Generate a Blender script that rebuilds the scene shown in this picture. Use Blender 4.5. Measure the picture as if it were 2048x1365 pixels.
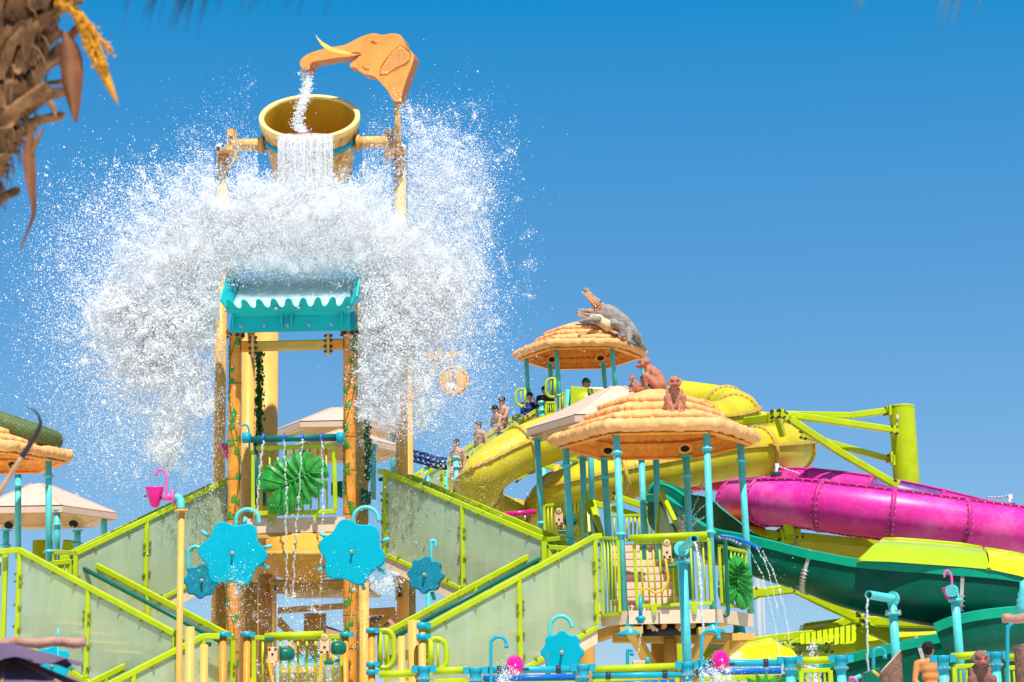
import bpy, bmesh, math, random
import numpy as np
from mathutils import Vector, Matrix, noise as mnoise

for _o in list(bpy.data.objects):
    bpy.data.objects.remove(_o)
scene = bpy.context.scene
COL = scene.collection
R = math.radians
random.seed(7)
RNG = np.random.default_rng(11)

# ------------------------------------------------------------------ camera
FPX = 4000.0                      # focal length in pixels of the 2048 px wide photograph
PITCH, ROLL = 0.2060, 0.018
CAM = Vector((0, 0, 1.6))
_F = Vector((0, math.cos(PITCH), math.sin(PITCH)))
_R0 = Vector((1, 0, 0)); _U0 = Vector((0, -math.sin(PITCH), math.cos(PITCH)))
_Rt = _R0*math.cos(ROLL) - _U0*math.sin(ROLL)
_Up = _R0*math.sin(ROLL) + _U0*math.cos(ROLL)
cam_data = bpy.data.cameras.new('camera')
cam = bpy.data.objects.new('camera', cam_data)
COL.objects.link(cam)
m3 = Matrix((_Rt, _Up, -_F)).transposed()
cam.matrix_world = Matrix.Translation(CAM) @ m3.to_4x4()
cam_data.sensor_width = 36.0
cam_data.lens = 36.0*FPX/2048.0
cam_data.clip_start = 0.1
cam_data.clip_end = 4000
cam_data.dof.use_dof = True
cam_data.dof.focus_distance = 33.0
cam_data.dof.aperture_fstop = 3.2
scene.camera = cam

# ------------------------------------------------------------------ world and sun
SUN_EL, SUN_AZ = R(62), R(14)      # the sun stands behind the camera, a little to the right
world = bpy.data.worlds.new('World')
scene.world = world
world.use_nodes = True
wn = world.node_tree
for n in list(wn.nodes): wn.nodes.remove(n)
w_out = wn.nodes.new('ShaderNodeOutputWorld')
w_bg = wn.nodes.new('ShaderNodeBackground')
w_sky = wn.nodes.new('ShaderNodeTexSky')
w_sky.sky_type = 'NISHITA'
w_sky.sun_disc = False
w_sky.sun_elevation = SUN_EL
w_sky.sun_rotation = math.pi - SUN_AZ
w_sky.altitude = 0
w_sky.air_density = 0.7
w_sky.dust_density = 0.0
w_sky.ozone_density = 3.0
# colour response of the photograph's sky, one curve per channel, the same in every direction
w_sep = wn.nodes.new('ShaderNodeSeparateColor'); w_com = wn.nodes.new('ShaderNodeCombineColor')
wn.links.new(w_sky.outputs[0], w_sep.inputs[0])
def _chan(i, off, pw, gain):
    sub = wn.nodes.new('ShaderNodeMath'); sub.operation = 'SUBTRACT'; sub.inputs[1].default_value = off
    mx = wn.nodes.new('ShaderNodeMath'); mx.operation = 'MAXIMUM'; mx.inputs[1].default_value = 0.02
    po = wn.nodes.new('ShaderNodeMath'); po.operation = 'POWER'; po.inputs[1].default_value = pw
    mu = wn.nodes.new('ShaderNodeMath'); mu.operation = 'MULTIPLY'; mu.inputs[1].default_value = gain
    wn.links.new(w_sep.outputs[i], sub.inputs[0]); wn.links.new(sub.outputs[0], mx.inputs[0])
    wn.links.new(mx.outputs[0], po.inputs[0]); wn.links.new(po.outputs[0], mu.inputs[0]); wn.links.new(mu.outputs[0], w_com.inputs[i])
_chan(0, 0.94, 0.70, 0.85); _chan(1, 0.0, 0.62, 1.05); _chan(2, 0.0, 0.32, 2.30)
wn.links.new(w_com.outputs[0], w_bg.inputs[0])
w_bg.inputs[1].default_value = 0.10
wn.links.new(w_bg.outputs[0], w_out.inputs[0])

sun_d = bpy.data.lights.new('sun', 'SUN')
sun_d.energy = 3.6
sun_d.angle = R(0.53)
sun_d.color = (1.0, 0.955, 0.88)
sun = bpy.data.objects.new('sun', sun_d)
COL.objects.link(sun)
_sd = Vector((math.sin(SUN_AZ)*math.cos(SUN_EL), -math.cos(SUN_AZ)*math.cos(SUN_EL), math.sin(SUN_EL)))
sun.rotation_euler = (-_sd).to_track_quat('-Z', 'Y').to_euler()
sun.location = _sd*60

vs = scene.view_settings
vs.view_transform = 'Standard'
vs.look = 'None'
vs.exposure = 0.9
vs.gamma = 1.0
scene.cycles.use_denoising = True
scene.cycles.denoiser = 'OPENIMAGEDENOISE'
scene.cycles.denoising_input_passes = 'RGB_ALBEDO_NORMAL'
scene.cycles.max_bounces = 14
scene.cycles.diffuse_bounces = 12
scene.cycles.transmission_bounces = 12
scene.cycles.transparent_max_bounces = 24
scene.cycles.caustics_reflective = False
scene.cycles.caustics_refractive = False
scene.cycles.sample_clamp_indirect = 6.0

# ------------------------------------------------------------------ geometry helpers
def at(px, py, Y):
    """The point at depth Y that the photograph shows at pixel (px, py)."""
    d = _F + _Rt*((px-1024.0)/FPX) + _Up*((682.5-py)/FPX)
    return CAM + d*(Y/d.y)
def mpp(Y, py=900):
    d = _F + _Up*((682.5-py)/FPX)
    return Y/d.y/FPX
def V(*a): return Vector(a)
def lerp(a, b, t): return a + (b-a)*t
XA, YA, ZA = V(1,0,0), V(0,1,0), V(0,0,1)

MATS = {}
def mat(name, col, rough=0.45, var=0.12, scale=6.0, bump=0.0, bscale=40.0, metal=0.0, spec=0.22,
        dirt=None, dirt_amt=0.0, coat=0.0, trans=0.0, emit=None):
    """Painted / plastic / wood surface: base colour with broad tonal variation, fine relief and optional wear."""
    if name in MATS: return MATS[name]
    m = bpy.data.materials.new(name); m.use_nodes = True
    nt = m.node_tree; N = nt.nodes; L = nt.links
    b = N['Principled BSDF']
    tc = N.new('ShaderNodeTexCoord')
    nz = N.new('ShaderNodeTexNoise'); nz.inputs['Scale'].default_value = scale; nz.inputs['Detail'].default_value = 6; nz.inputs['Roughness'].default_value = 0.6
    L.new(tc.outputs['Object'], nz.inputs['Vector'])
    rmp = N.new('ShaderNodeValToRGB')
    c = col
    rmp.color_ramp.elements[0].position = 0.3; rmp.color_ramp.elements[1].position = 0.7
    rmp.color_ramp.elements[0].color = (max(0, c[0]*(1-var)), max(0, c[1]*(1-var)), max(0, c[2]*(1-var)), 1)
    rmp.color_ramp.elements[1].color = (min(1, c[0]*(1+var*0.7)), min(1, c[1]*(1+var*0.7)), min(1, c[2]*(1+var*0.7)+var*0.03), 1)
    L.new(nz.outputs[0], rmp.inputs[0])
    out = rmp.outputs[0]
    if dirt is not None:
        n2 = N.new('ShaderNodeTexNoise'); n2.inputs['Scale'].default_value = scale*2.7; n2.inputs['Detail'].default_value = 8
        n2.inputs['Roughness'].default_value = 0.7
        L.new(tc.outputs['Object'], n2.inputs['Vector'])
        r2 = N.new('ShaderNodeValToRGB'); r2.color_ramp.elements[0].position = 0.52; r2.color_ramp.elements[1].position = 0.72
        L.new(n2.outputs[0], r2.inputs[0])
        mul = N.new('ShaderNodeMath'); mul.operation = 'MULTIPLY'; mul.inputs[1].default_value = dirt_amt
        L.new(r2.outputs[0], mul.inputs[0])
        mx = N.new('ShaderNodeMixRGB'); L.new(mul.outputs[0], mx.inputs[0])
        L.new(out, mx.inputs[1]); mx.inputs[2].default_value = (*dirt, 1)
        out = mx.outputs[0]
    L.new(out, b.inputs['Base Color'])
    b.inputs['Roughness'].default_value = rough
    b.inputs['Metallic'].default_value = metal
    b.inputs['Specular IOR Level'].default_value = spec
    if coat: b.inputs['Coat Weight'].default_value = coat; b.inputs['Coat Roughness'].default_value = 0.12
    if trans: b.inputs['Transmission Weight'].default_value = trans
    if bump:
        n3 = N.new('ShaderNodeTexNoise'); n3.inputs['Scale'].default_value = bscale; n3.inputs['Detail'].default_value = 5
        L.new(tc.outputs['Object'], n3.inputs['Vector'])
        bp = N.new('ShaderNodeBump'); bp.inputs['Strength'].default_value = bump; bp.inputs['Distance'].default_value = 0.02
        L.new(n3.outputs[0], bp.inputs['Height']); L.new(bp.outputs[0], b.inputs['Normal'])
    MATS[name] = m
    return m

LOC = {}      # world location of every parent object
class MB:
    """Collects shapes; build() links them as ONE mesh object."""
    def __init__(s): s.v = []; s.f = []; s.sm = []
    def add(s, verts, faces, smooth=False):
        o = len(s.v)
        s.v += [tuple(p) for p in verts]
        s.f += [tuple(i+o for i in f) for f in faces]
        s.sm += [smooth]*len(faces)
        return s
    def box(s, c, sx, sy, sz, M=None):
        h = (sx/2, sy/2, sz/2)
        P = [Vector((x*h[0], y*h[1], z*h[2])) for x in (-1,1) for y in (-1,1) for z in (-1,1)]
        if M is not None: P = [M @ p for p in P]
        c = Vector(c)
        return s.add([c+p for p in P], [(0,1,3,2),(4,6,7,5),(0,4,5,1),(2,3,7,6),(0,2,6,4),(1,5,7,3)])
    def bar(s, a, b, w, h, up=ZA, ch=0.12):
        """Rectangular bar with slightly chamfered corners."""
        a, b = Vector(a), Vector(b); d = (b-a).normalized()
        side = d.cross(up)
        if side.length < 1e-4: side = d.cross(XA)
        side.normalize(); u = side.cross(d).normalized()
        k = min(w, h)*ch
        prof = [(w/2-k, h/2), (w/2, h/2-k), (w/2, -h/2+k), (w/2-k, -h/2), (-w/2+k, -h/2), (-w/2, -h/2+k), (-w/2, h/2-k), (-w/2+k, h/2)]
        vs_ = [a+side*x+u*y for x, y in prof] + [b+side*x+u*y for x, y in prof]
        n = 8
        fs = [(i, (i+1) % n, n+(i+1) % n, n+i) for i in range(n)] + [tuple(range(n-1, -1, -1)), tuple(range(n, 2*n))]
        return s.add(vs_, fs)
    def cyl(s, a, b, r0, r1=None, n=14, caps=True, smooth=True):
        return s.tube([a, b], [r0, r0 if r1 is None else r1], n, caps, smooth)
    def tube(s, path, r, n=12, caps=True, smooth=True, up=None):
        path = [Vector(p) for p in path]; m = len(path)
        if not hasattr(r, '__len__'): r = [r]*m
        vs_, fs = [], []
        u = None
        for i, p in enumerate(path):
            d = (path[min(i+1, m-1)] - path[max(i-1, 0)])
            if d.length < 1e-9: d = Vector((0,0,1))
            d.normalize()
            if u is None:
                ref = ZA if abs(d.z) < 0.9 else XA
                u = d.cross(ref).normalized()
            else:
                u = (u - d*u.dot(d))
                u = u.normalized() if u.length > 1e-6 else d.orthogonal().normalized()
            w = d.cross(u)
            for k in range(n):
                t = 2*math.pi*k/n
                vs_.append(p + u*(math.cos(t)*r[i]) + w*(math.sin(t)*r[i]))
        for i in range(m-1):
            for k in range(n):
                k2 = (k+1) % n
                fs.append((i*n+k, i*n+k2, (i+1)*n+k2, (i+1)*n+k))
        s.add(vs_, fs, smooth)
        if caps:
            o = len(s.v)-n*m
            s.f += [tuple(o+k for k in range(n-1, -1, -1)), tuple(o+(m-1)*n+k for k in range(n))]
            s.sm += [False, False]
        return s
    def lathe(s, prof, origin, axis=ZA, n=24, smooth=True, xref=None):
        """prof: list of (radius, height along axis)."""
        origin = Vector(origin); ax = Vector(axis).normalized()
        u = Vector(xref).normalized() if xref is not None else ax.orthogonal().normalized()
        u = (u-ax*u.dot(ax)).normalized(); w = ax.cross(u)
        vs_ = []
        for r, h in prof:
            for k in range(n):
                t = 2*math.pi*k/n
                vs_.append(origin + ax*h + u*(math.cos(t)*r) + w*(math.sin(t)*r))
        fs = []
        for i in range(len(prof)-1):
            for k in range(n):
                k2 = (k+1) % n
                fs.append((i*n+k, i*n+k2, (i+1)*n+k2, (i+1)*n+k))
        s.add(vs_, fs, smooth)
        return s
    def ball(s, c, rx, ry=None, rz=None, n=12, m=8, M=None):
        ry = rx if ry is None else ry; rz = rx if rz is None else rz
        c = Vector(c); vs_ = []
        for i in range(m+1):
            ph = math.pi*i/m
            for k in range(n):
                t = 2*math.pi*k/n
                p = Vector((rx*math.sin(ph)*math.cos(t), ry*math.sin(ph)*math.sin(t), rz*math.cos(ph)))
                vs_.append(c + (M @ p if M is not None else p))
        fs = []
        for i in range(m):
            for k in range(n):
                k2 = (k+1) % n
                fs.append((i*n+k, (i+1)*n+k, (i+1)*n+k2, i*n+k2))
        return s.add(vs_, fs, True)
    def prism(s, pts, off, bevel=0.0, smooth=False):
        """Polygon of 3D points extruded by vector off; bevel rounds the front and back edges."""
        pts = [Vector(p) for p in pts]; off = Vector(off); n = len(pts)
        c = sum(pts, Vector())/n
        if bevel <= 0:
            rings = [(0, 0), (1, 0)]
        else:
            bl = bevel/off.length
            rings = [(0, bevel), (bl*0.35, bevel*0.3), (bl, 0), (1-bl, 0), (1-bl*0.35, bevel*0.3), (1, bevel)]
        # inward offset direction per point
        nrm = off.normalized(); inn = []
        area = sum((pts[i]-c).cross(pts[(i+1) % n]-c).dot(nrm) for i in range(n))
        sg = 1 if area > 0 else -1
        for i in range(n):
            e = (pts[(i+1) % n]-pts[i-1])
            q = nrm.cross(e)
            inn.append(q.normalized()*sg if q.length > 1e-9 else Vector())
        vs_ = []
        for t, k in rings:
            vs_ += [p+off*t+q*k for p, q in zip(pts, inn)]
        fs = []
        for i in range(len(rings)-1):
            for k in range(n):
                k2 = (k+1) % n
                fs.append((i*n+k, i*n+k2, (i+1)*n+k2, (i+1)*n+k))
        s.add(vs_, fs, smooth)
        o = len(s.v)-len(vs_); L_ = len(rings)-1
        s.f += [tuple(o+k for k in range(n-1, -1, -1)), tuple(o+L_*n+k for k in range(n))]; s.sm += [False, False]
        return s
    def grid(s, P, smooth=True, closed_u=False):
        """P[i][k] rows of points."""
        m = len(P); n = len(P[0])
        vs_ = [p for row in P for p in row]
        fs = []
        for i in range(m-1):
            for k in range(n if closed_u else n-1):
                k2 = (k+1) % n
                fs.append((i*n+k, i*n+k2, (i+1)*n+k2, (i+1)*n+k))
        return s.add(vs_, fs, smooth)
    def mesh(s, name, loc):
        me = bpy.data.meshes.new(name)
        lx, ly, lz = loc
        me.from_pydata([(x-lx, y-ly, z-lz) for x, y, z in s.v], [], s.f)
        me.polygons.foreach_set('use_smooth', s.sm)
        me.update()
        return me
    def build(s, name, material, parent=None, loc=None, fix=True):
        if parent is not None: loc = LOC[parent.name]
        elif loc is None:
            a = np.array(s.v); loc = ((a[:,0].min()+a[:,0].max())/2, (a[:,1].min()+a[:,1].max())/2, a[:,2].min())
        loc = Vector(loc)
        me = s.mesh(name, loc)
        if fix:
            bm = bmesh.new(); bm.from_mesh(me)
            bmesh.ops.recalc_face_normals(bm, faces=bm.faces); bm.to_mesh(me); bm.free()
        o = bpy.data.objects.new(name, me)
        COL.objects.link(o)
        if parent is not None: o.parent = parent
        else: o.location = loc
        LOC[o.name] = loc
        if material is not None: me.materials.append(material)
        return o

def tag(o, label=None, cat=None, group=None, kind=None):
    if label: o['label'] = label
    if cat: o['category'] = cat
    if group: o['group'] = group
    if kind: o['kind'] = kind
    return o
def thing(name, loc, label, cat, group=None):
    o = bpy.data.objects.new(name, None); COL.objects.link(o)
    o.location = loc; o.empty_display_size = 0.1
    LOC[o.name] = Vector(loc)
    return tag(o, label, cat, group)
def spline(pts, n=8):
    """Catmull-Rom through 3D (or any dimension) points."""
    P = [Vector(p) for p in pts]; out = []
    P = [P[0]*2-P[1]] + P + [P[-1]*2-P[-2]]
    for i in range(1, len(P)-2):
        for k in range(n):
            t = k/n
            a, b, c, d = P[i-1], P[i], P[i+1], P[i+2]
            out.append(0.5*((2*b)+(c-a)*t+(2*a-5*b+4*c-d)*t*t+(3*b-a-3*c+d)*t**3))
    out.append(P[-2])
    return out
def merged(mb, name, material, parent=None, voxel=0.015, smooth=6, loc=None):
    """Overlapping shapes fused into one continuous skin (bodies, statues)."""
    o = mb.build(name, material, parent, loc=loc, fix=True)
    md = o.modifiers.new('remesh', 'REMESH'); md.mode = 'VOXEL'; md.voxel_size = voxel; md.use_smooth_shade = True
    sm = o.modifiers.new('smooth', 'SMOOTH'); sm.factor = 0.5; sm.iterations = smooth
    dg = bpy.context.evaluated_depsgraph_get()
    me = bpy.data.meshes.new_from_object(o.evaluated_get(dg))
    o.modifiers.clear()
    old = o.data; o.data = me; bpy.data.meshes.remove(old)
    if material is not None and not me.materials: me.materials.append(material)
    for p in me.polygons: p.use_smooth = True
    return o
def capsule(mb, a, b, r0, r1, n=10):
    a, b = Vector(a), Vector(b)
    mb.cyl(a, b, r0, r1, n); mb.ball(a, r0, n=n, m=6); mb.ball(b, r1, n=n, m=6)

# ------------------------------------------------------------------ materials
LIME   = mat('lime_paint', (0.42,0.52,0.003), 0.32, 0.14, 4, bump=0.05, bscale=30, dirt=(0.46,0.50,0.08), dirt_amt=0.35)
LIMED  = mat('lime_grp', (0.46,0.54,0.008), 0.28, 0.12, 3, coat=0.3)
TEAL   = mat('teal_paint', (0.09,0.53,0.52), 0.33, 0.16, 5, bump=0.06, bscale=25, dirt=(0.32,0.60,0.57), dirt_amt=0.35)
TEALB  = mat('blue_teal_paint', (0.012,0.33,0.43), 0.35, 0.12, 6)
TEALD  = mat('dark_teal_paint', (0.005,0.13,0.13), 0.35, 0.15, 6)
GRND   = mat('dark_green_paint', (0.004,0.13,0.085), 0.35, 0.15, 6)
CYAN   = mat('cyan_panel', (0.0,0.36,0.47), 0.6, 0.06, 3, spec=0.08)
CYAND  = mat('cyan_panel_worn', (0.0,0.22,0.31), 0.5, 0.25, 9, dirt=(0.01,0.12,0.17), dirt_amt=0.5, spec=0.3)
DEFL   = mat('turquoise_panel', (0.005,0.44,0.44), 0.42, 0.10, 3)
YEL    = mat('yellow_steel', (0.73,0.385,0.08), 0.42, 0.12, 3, bump=0.05, bscale=20, dirt=(0.45,0.28,0.10), dirt_amt=0.25)
OCH    = mat('ochre_steel', (0.60,0.36,0.07), 0.45, 0.15, 3, bump=0.05)
BAMB   = mat('bamboo_orange', (0.72,0.275,0.028), 0.42, 0.24, 5, dirt=(0.38,0.14,0.035), dirt_amt=0.35)
VINE   = mat('painted_vine', (0.05,0.13,0.015), 0.5, 0.3, 20)
LEAFP  = mat('painted_leaf', (0.08,0.26,0.02), 0.45, 0.45, 22)
MONST  = mat('monstera_green', (0.030,0.26,0.024), 0.4, 0.55, 8, bump=0.1, bscale=18)
THATCH = mat('moulded_thatch', (0.81,0.40,0.145), 0.65, 0.18, 6, bump=0.14, bscale=20, spec=0.3, dirt=(0.80,0.31,0.06), dirt_amt=0.40)
THATCHU= mat('moulded_thatch_under', (0.95,0.37,0.05), 0.6, 0.2, 5, bump=0.4, bscale=14, spec=0.3)
CREAM  = mat('cream_grp_roof', (0.60,0.43,0.32), 0.55, 0.06, 3)
CREAMU = mat('cream_roof_under', (0.66,0.40,0.16), 0.55, 0.12, 3)
CREAMB = mat('cream_board', (0.72,0.54,0.36), 0.5, 0.08, 6, dirt=(0.45,0.35,0.25), dirt_amt=0.3)
STEP   = mat('cream_step', (0.86,0.66,0.42), 0.5, 0.08, 5)
STEPN  = mat('magenta_nosing', (0.62,0.03,0.22), 0.5, 0.1, 5)
STEPY  = mat('yellow_step', (0.86,0.66,0.10), 0.5, 0.10, 4)
STEPS  = mat('mauve_nosing', (0.42,0.25,0.24), 0.5, 0.10, 4)
PINK   = mat('pink_plastic', (0.72,0.004,0.22), 0.3, 0.10, 5, coat=0.3)
PINKP  = mat('pink_pipe', (0.80,0.11,0.36), 0.35, 0.25, 14)
YSLIDE = mat('yellow_slide', (0.56,0.45,0.010), 0.48, 0.22, 1.6, dirt=(0.62,0.53,0.10), dirt_amt=0.30)
YRIB   = mat('yellow_slide_rib', (0.55,0.36,0.04), 0.45, 0.2, 6)
GSLIDE = mat('green_slide', (0.0,0.085,0.045), 0.32, 0.25, 2.0, dirt=(0.01,0.14,0.09), dirt_amt=0.35, spec=0.16)
GRIM   = mat('green_slide_rim', (0.0,0.30,0.17), 0.35, 0.15, 4)
SCALE  = mat('flange_worn', (0.40,0.42,0.36), 0.6, 0.3, 14)
BOLT   = mat('galvanised_bolt', (0.55,0.52,0.46), 0.35, 0.2, 30, metal=0.7)
BOLTD  = mat('dark_bolt', (0.06,0.05,0.06), 0.45, 0.2, 30, metal=0.5)
BLACK  = mat('black_void', (0.008,0.007,0.006), 0.7, 0.1, 5)
ELEPH  = mat('elephant_orange', (0.76,0.30,0.06), 0.45, 0.26, 2.4, dirt=(0.56,0.16,0.025), dirt_amt=0.5)
ELEPHS = mat('elephant_edge', (0.50,0.17,0.03), 0.45, 0.15, 4)
ELEPHE = mat('elephant_ear', (0.78,0.33,0.09), 0.5, 0.2, 8)
TUSK   = mat('tusk_yellow', (0.86,0.55,0.10), 0.4, 0.1, 6)
STATUE = mat('monkey_terracotta', (0.50,0.20,0.115), 0.8, 0.38, 16, bump=1.0, bscale=60, dirt=(0.40,0.15,0.08), dirt_amt=0.6, spec=0.2)
STATUF = mat('monkey_face', (0.42,0.10,0.08), 0.7, 0.2, 14, bump=0.3, bscale=40)
CROC   = mat('crocodile_grey', (0.30,0.255,0.22), 0.75, 0.45, 10, bump=1.0, bscale=32, dirt=(0.36,0.26,0.16), dirt_amt=0.6, spec=0.2)
CROCM  = mat('crocodile_mouth', (0.58,0.22,0.06), 0.6, 0.2, 9)
CROCB  = mat('crocodile_belly', (0.62,0.47,0.27), 0.65, 0.2, 9, bump=0.5, bscale=30)
TOOTH  = mat('tooth_white', (0.80,0.72,0.58), 0.5, 0.1, 9)
SKIN   = mat('skin', (0.56,0.29,0.17), 0.5, 0.12, 8)
SKINT  = mat('skin_tanned', (0.62,0.24,0.07), 0.38, 0.12, 6)
HAIR   = mat('black_hair', (0.012,0.010,0.010), 0.55, 0.3, 30, bump=0.8, bscale=60)
NAVY   = mat('navy_cloth', (0.015,0.035,0.17), 0.8, 0.25, 14, bump=0.3, bscale=30)
DARKC  = mat('dark_cloth', (0.035,0.030,0.036), 0.85, 0.3, 14, bump=0.3, bscale=30)
GREENC = mat('green_cap', (0.0,0.34,0.10), 0.7, 0.1, 14)
EYE    = mat('eye_dark', (0.015,0.01,0.01), 0.25, 0.1, 9)
LIP    = mat('lip', (0.34,0.11,0.08), 0.5, 0.1, 9)
PALMB  = mat('palm_boot', (0.30,0.15,0.055), 0.8, 0.55, 9, bump=0.6, bscale=30, dirt=(0.09,0.045,0.03), dirt_amt=0.7)
PALMT  = mat('palm_trunk', (0.13,0.065,0.035), 0.9, 0.4, 8, bump=0.8, bscale=25)
SPATHE = mat('palm_spathe', (0.22,0.085,0.03), 0.5, 0.35, 6, bump=0.2, bscale=30)
FLOWER = mat('palm_flower', (0.66,0.30,0.02), 0.8, 0.3, 30, bump=0.6, bscale=60)
FROND  = mat('palm_frond_dry', (0.022,0.030,0.055), 0.7, 0.3, 10)
FRONDG = mat('palm_frond_grey', (0.20,0.24,0.24), 0.7, 0.3, 10)
BARK   = mat('moulded_bark', (0.20,0.10,0.065), 0.8, 0.5, 16, bump=0.8, bscale=30, dirt=(0.40,0.26,0.11), dirt_amt=0.7)
BARKC  = mat('bark_cut', (0.62,0.46,0.36), 0.7, 0.1, 10)
WOODP  = mat('pinkish_wood', (0.42,0.22,0.15), 0.7, 0.3, 10, bump=0.3)
MAUVE  = mat('mauve_canvas', (0.13,0.085,0.13), 0.85, 0.25, 3, bump=0.2, bscale=40)
STICK  = mat('cane_stick', (0.48,0.29,0.15), 0.7, 0.25, 12)
STICKB = mat('black_cane', (0.035,0.030,0.035), 0.6, 0.3, 12)
BLUEN  = mat('blue_nozzle', (0.03,0.13,0.50), 0.35, 0.1, 9)
BLUEP  = mat('blue_pipe', (0.01,0.14,0.50), 0.3, 0.1, 6)
GUNB   = mat('beige_plastic', (0.72,0.45,0.24), 0.55, 0.1, 8)
HOSEY  = mat('yellow_hose', (0.82,0.42,0.02), 0.45, 0.08, 9)
HOSEB  = mat('beige_hose', (0.62,0.46,0.27), 0.5, 0.1, 9)
BLKP   = mat('black_pipe', (0.018,0.018,0.022), 0.4, 0.2, 9)
GREYP  = mat('grey_steel', (0.30,0.33,0.36), 0.5, 0.1, 4)
PURP   = mat('purple_slide', (0.12,0.05,0.24), 0.35, 0.25, 4, dirt=(0.30,0.25,0.45), dirt_amt=0.4)
REDS   = mat('red_slide', (0.55,0.01,0.07), 0.35, 0.15, 4)
WHITEM = mat('white_metal', (0.72,0.74,0.76), 0.4, 0.06, 8)
SNAKE  = mat('snake_green', (0.10,0.14,0.035), 0.6, 0.35, 14, dirt=(0.02,0.22,0.20), dirt_amt=0.35)
SNAKED = mat('snake_scale', (0.15,0.19,0.055), 0.55, 0.4, 18, dirt=(0.03,0.26,0.22), dirt_amt=0.3)
CREEP  = mat('creeper_leaf', (0.02,0.13,0.015), 0.5, 0.4, 9)
GROUND = mat('pale_paving', (0.70,0.64,0.56), 0.8, 0.12, 0.6, bump=0.2, bscale=3)
BACKW  = mat('rust_thatch', (0.40,0.20,0.11), 0.85, 0.4, 30, bump=0.7, bscale=70)
LATT   = mat('far_mast', (0.25,0.33,0.38), 0.6, 0.1, 5)

def pink_slide_mat():
    m = bpy.data.materials.new('pink_slide'); m.use_nodes = True
    nt = m.node_tree; N = nt.nodes; L = nt.links; b = N['Principled BSDF']
    tc = N.new('ShaderNodeTexCoord')
    def nz(s, d, r):
        n = N.new('ShaderNodeTexNoise'); n.inputs['Scale'].default_value = s; n.inputs['Detail'].default_value = d; n.inputs['Roughness'].default_value = r
        L.new(tc.outputs['Object'], n.inputs['Vector']); return n
    a = nz(1.3, 8, 0.65)
    r = N.new('ShaderNodeValToRGB'); e = r.color_ramp.elements
    e[0].position = 0.30; e[0].color = (0.55,0.008,0.22,1)
    e[1].position = 0.72; e[1].color = (0.82,0.14,0.42,1)
    x = r.color_ramp.elements.new(0.5); x.color = (0.74,0.02,0.31,1)
    L.new(a.outputs[0], r.inputs[0])
    b2 = nz(22, 8, 0.7)
    r2 = N.new('ShaderNodeValToRGB'); r2.color_ramp.elements[0].position = 0.52; r2.color_ramp.elements[1].position = 0.8
    L.new(b2.outputs[0], r2.inputs[0])
    mx = N.new('ShaderNodeMixRGB'); L.new(r2.outputs[0], mx.inputs[0]); L.new(r.outputs[0], mx.inputs[1]); mx.inputs[2].default_value = (0.72,0.13,0.34,1)
    L.new(mx.outputs[0], b.inputs['Base Color'])
    b.inputs['Roughness'].default_value = 0.38; b.inputs['Specular IOR Level'].default_value = 0.35
    MATS['pink_slide'] = m
    return m
PSLIDE = pink_slide_mat()
PRIB = mat('pink_slide_flange', (0.50,0.012,0.20), 0.45, 0.3, 12, dirt=(0.55,0.30,0.40), dirt_amt=0.4)

def frosted_mat():
    """Frosted guard panel: milky plastic, partly clear so that close things show through softly."""
    m = bpy.data.materials.new('frosted_panel'); m.use_nodes = True
    nt = m.node_tree; N = nt.nodes; L = nt.links
    for n in list(N): N.remove(n)
    out = N.new('ShaderNodeOutputMaterial')
    tc = N.new('ShaderNodeTexCoord')
    mp = N.new('ShaderNodeMapping'); mp.inputs['Scale'].default_value = (3, 3, 0.7); L.new(tc.outputs['Object'], mp.inputs[0])
    nz = N.new('ShaderNodeTexNoise'); nz.inputs['Scale'].default_value = 2.0; nz.inputs['Detail'].default_value = 6; L.new(mp.outputs[0], nz.inputs['Vector'])
    rp = N.new('ShaderNodeValToRGB'); rp.color_ramp.elements[0].color = (0.52,0.63,0.40,1); rp.color_ramp.elements[1].color = (0.63,0.72,0.50,1)
    rp.color_ramp.elements[0].position = 0.35; rp.color_ramp.elements[1].position = 0.65
    L.new(nz.outputs[0], rp.inputs[0])
    df = N.new('ShaderNodeBsdfDiffuse'); L.new(rp.outputs[0], df.inputs[0])
    tl = N.new('ShaderNodeBsdfTranslucent'); tl.inputs[0].default_value = (0.80,0.88,0.62,1)
    rf = N.new('ShaderNodeBsdfRefraction'); rf.inputs['IOR'].default_value = 1.03; rf.inputs['Roughness'].default_value = 0.22; rf.inputs[0].default_value = (0.93,0.97,0.88,1)
    tp = N.new('ShaderNodeBsdfTransparent'); tp.inputs[0].default_value = (0.95,0.98,0.90,1)
    gl = N.new('ShaderNodeBsdfGlossy'); gl.inputs['Roughness'].default_value = 0.35
    m1 = N.new('ShaderNodeMixShader'); m1.inputs[0].default_value = 0.32; L.new(df.outputs[0], m1.inputs[1]); L.new(tl.outputs[0], m1.inputs[2])
    m2 = N.new('ShaderNodeMixShader'); m2.inputs[0].default_value = 0.62; L.new(rf.outputs[0], m2.inputs[1]); L.new(tp.outputs[0], m2.inputs[2])
    m3 = N.new('ShaderNodeMixShader'); m3.inputs[0].default_value = 0.42; L.new(m1.outputs[0], m3.inputs[1]); L.new(m2.outputs[0], m3.inputs[2])
    m4 = N.new('ShaderNodeMixShader'); m4.inputs[0].default_value = 0.04; L.new(m3.outputs[0], m4.inputs[1]); L.new(gl.outputs[0], m4.inputs[2])
    L.new(m4.outputs[0], out.inputs[0])
    MATS['frosted'] = m
    return m
FROST = frosted_mat()

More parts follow.
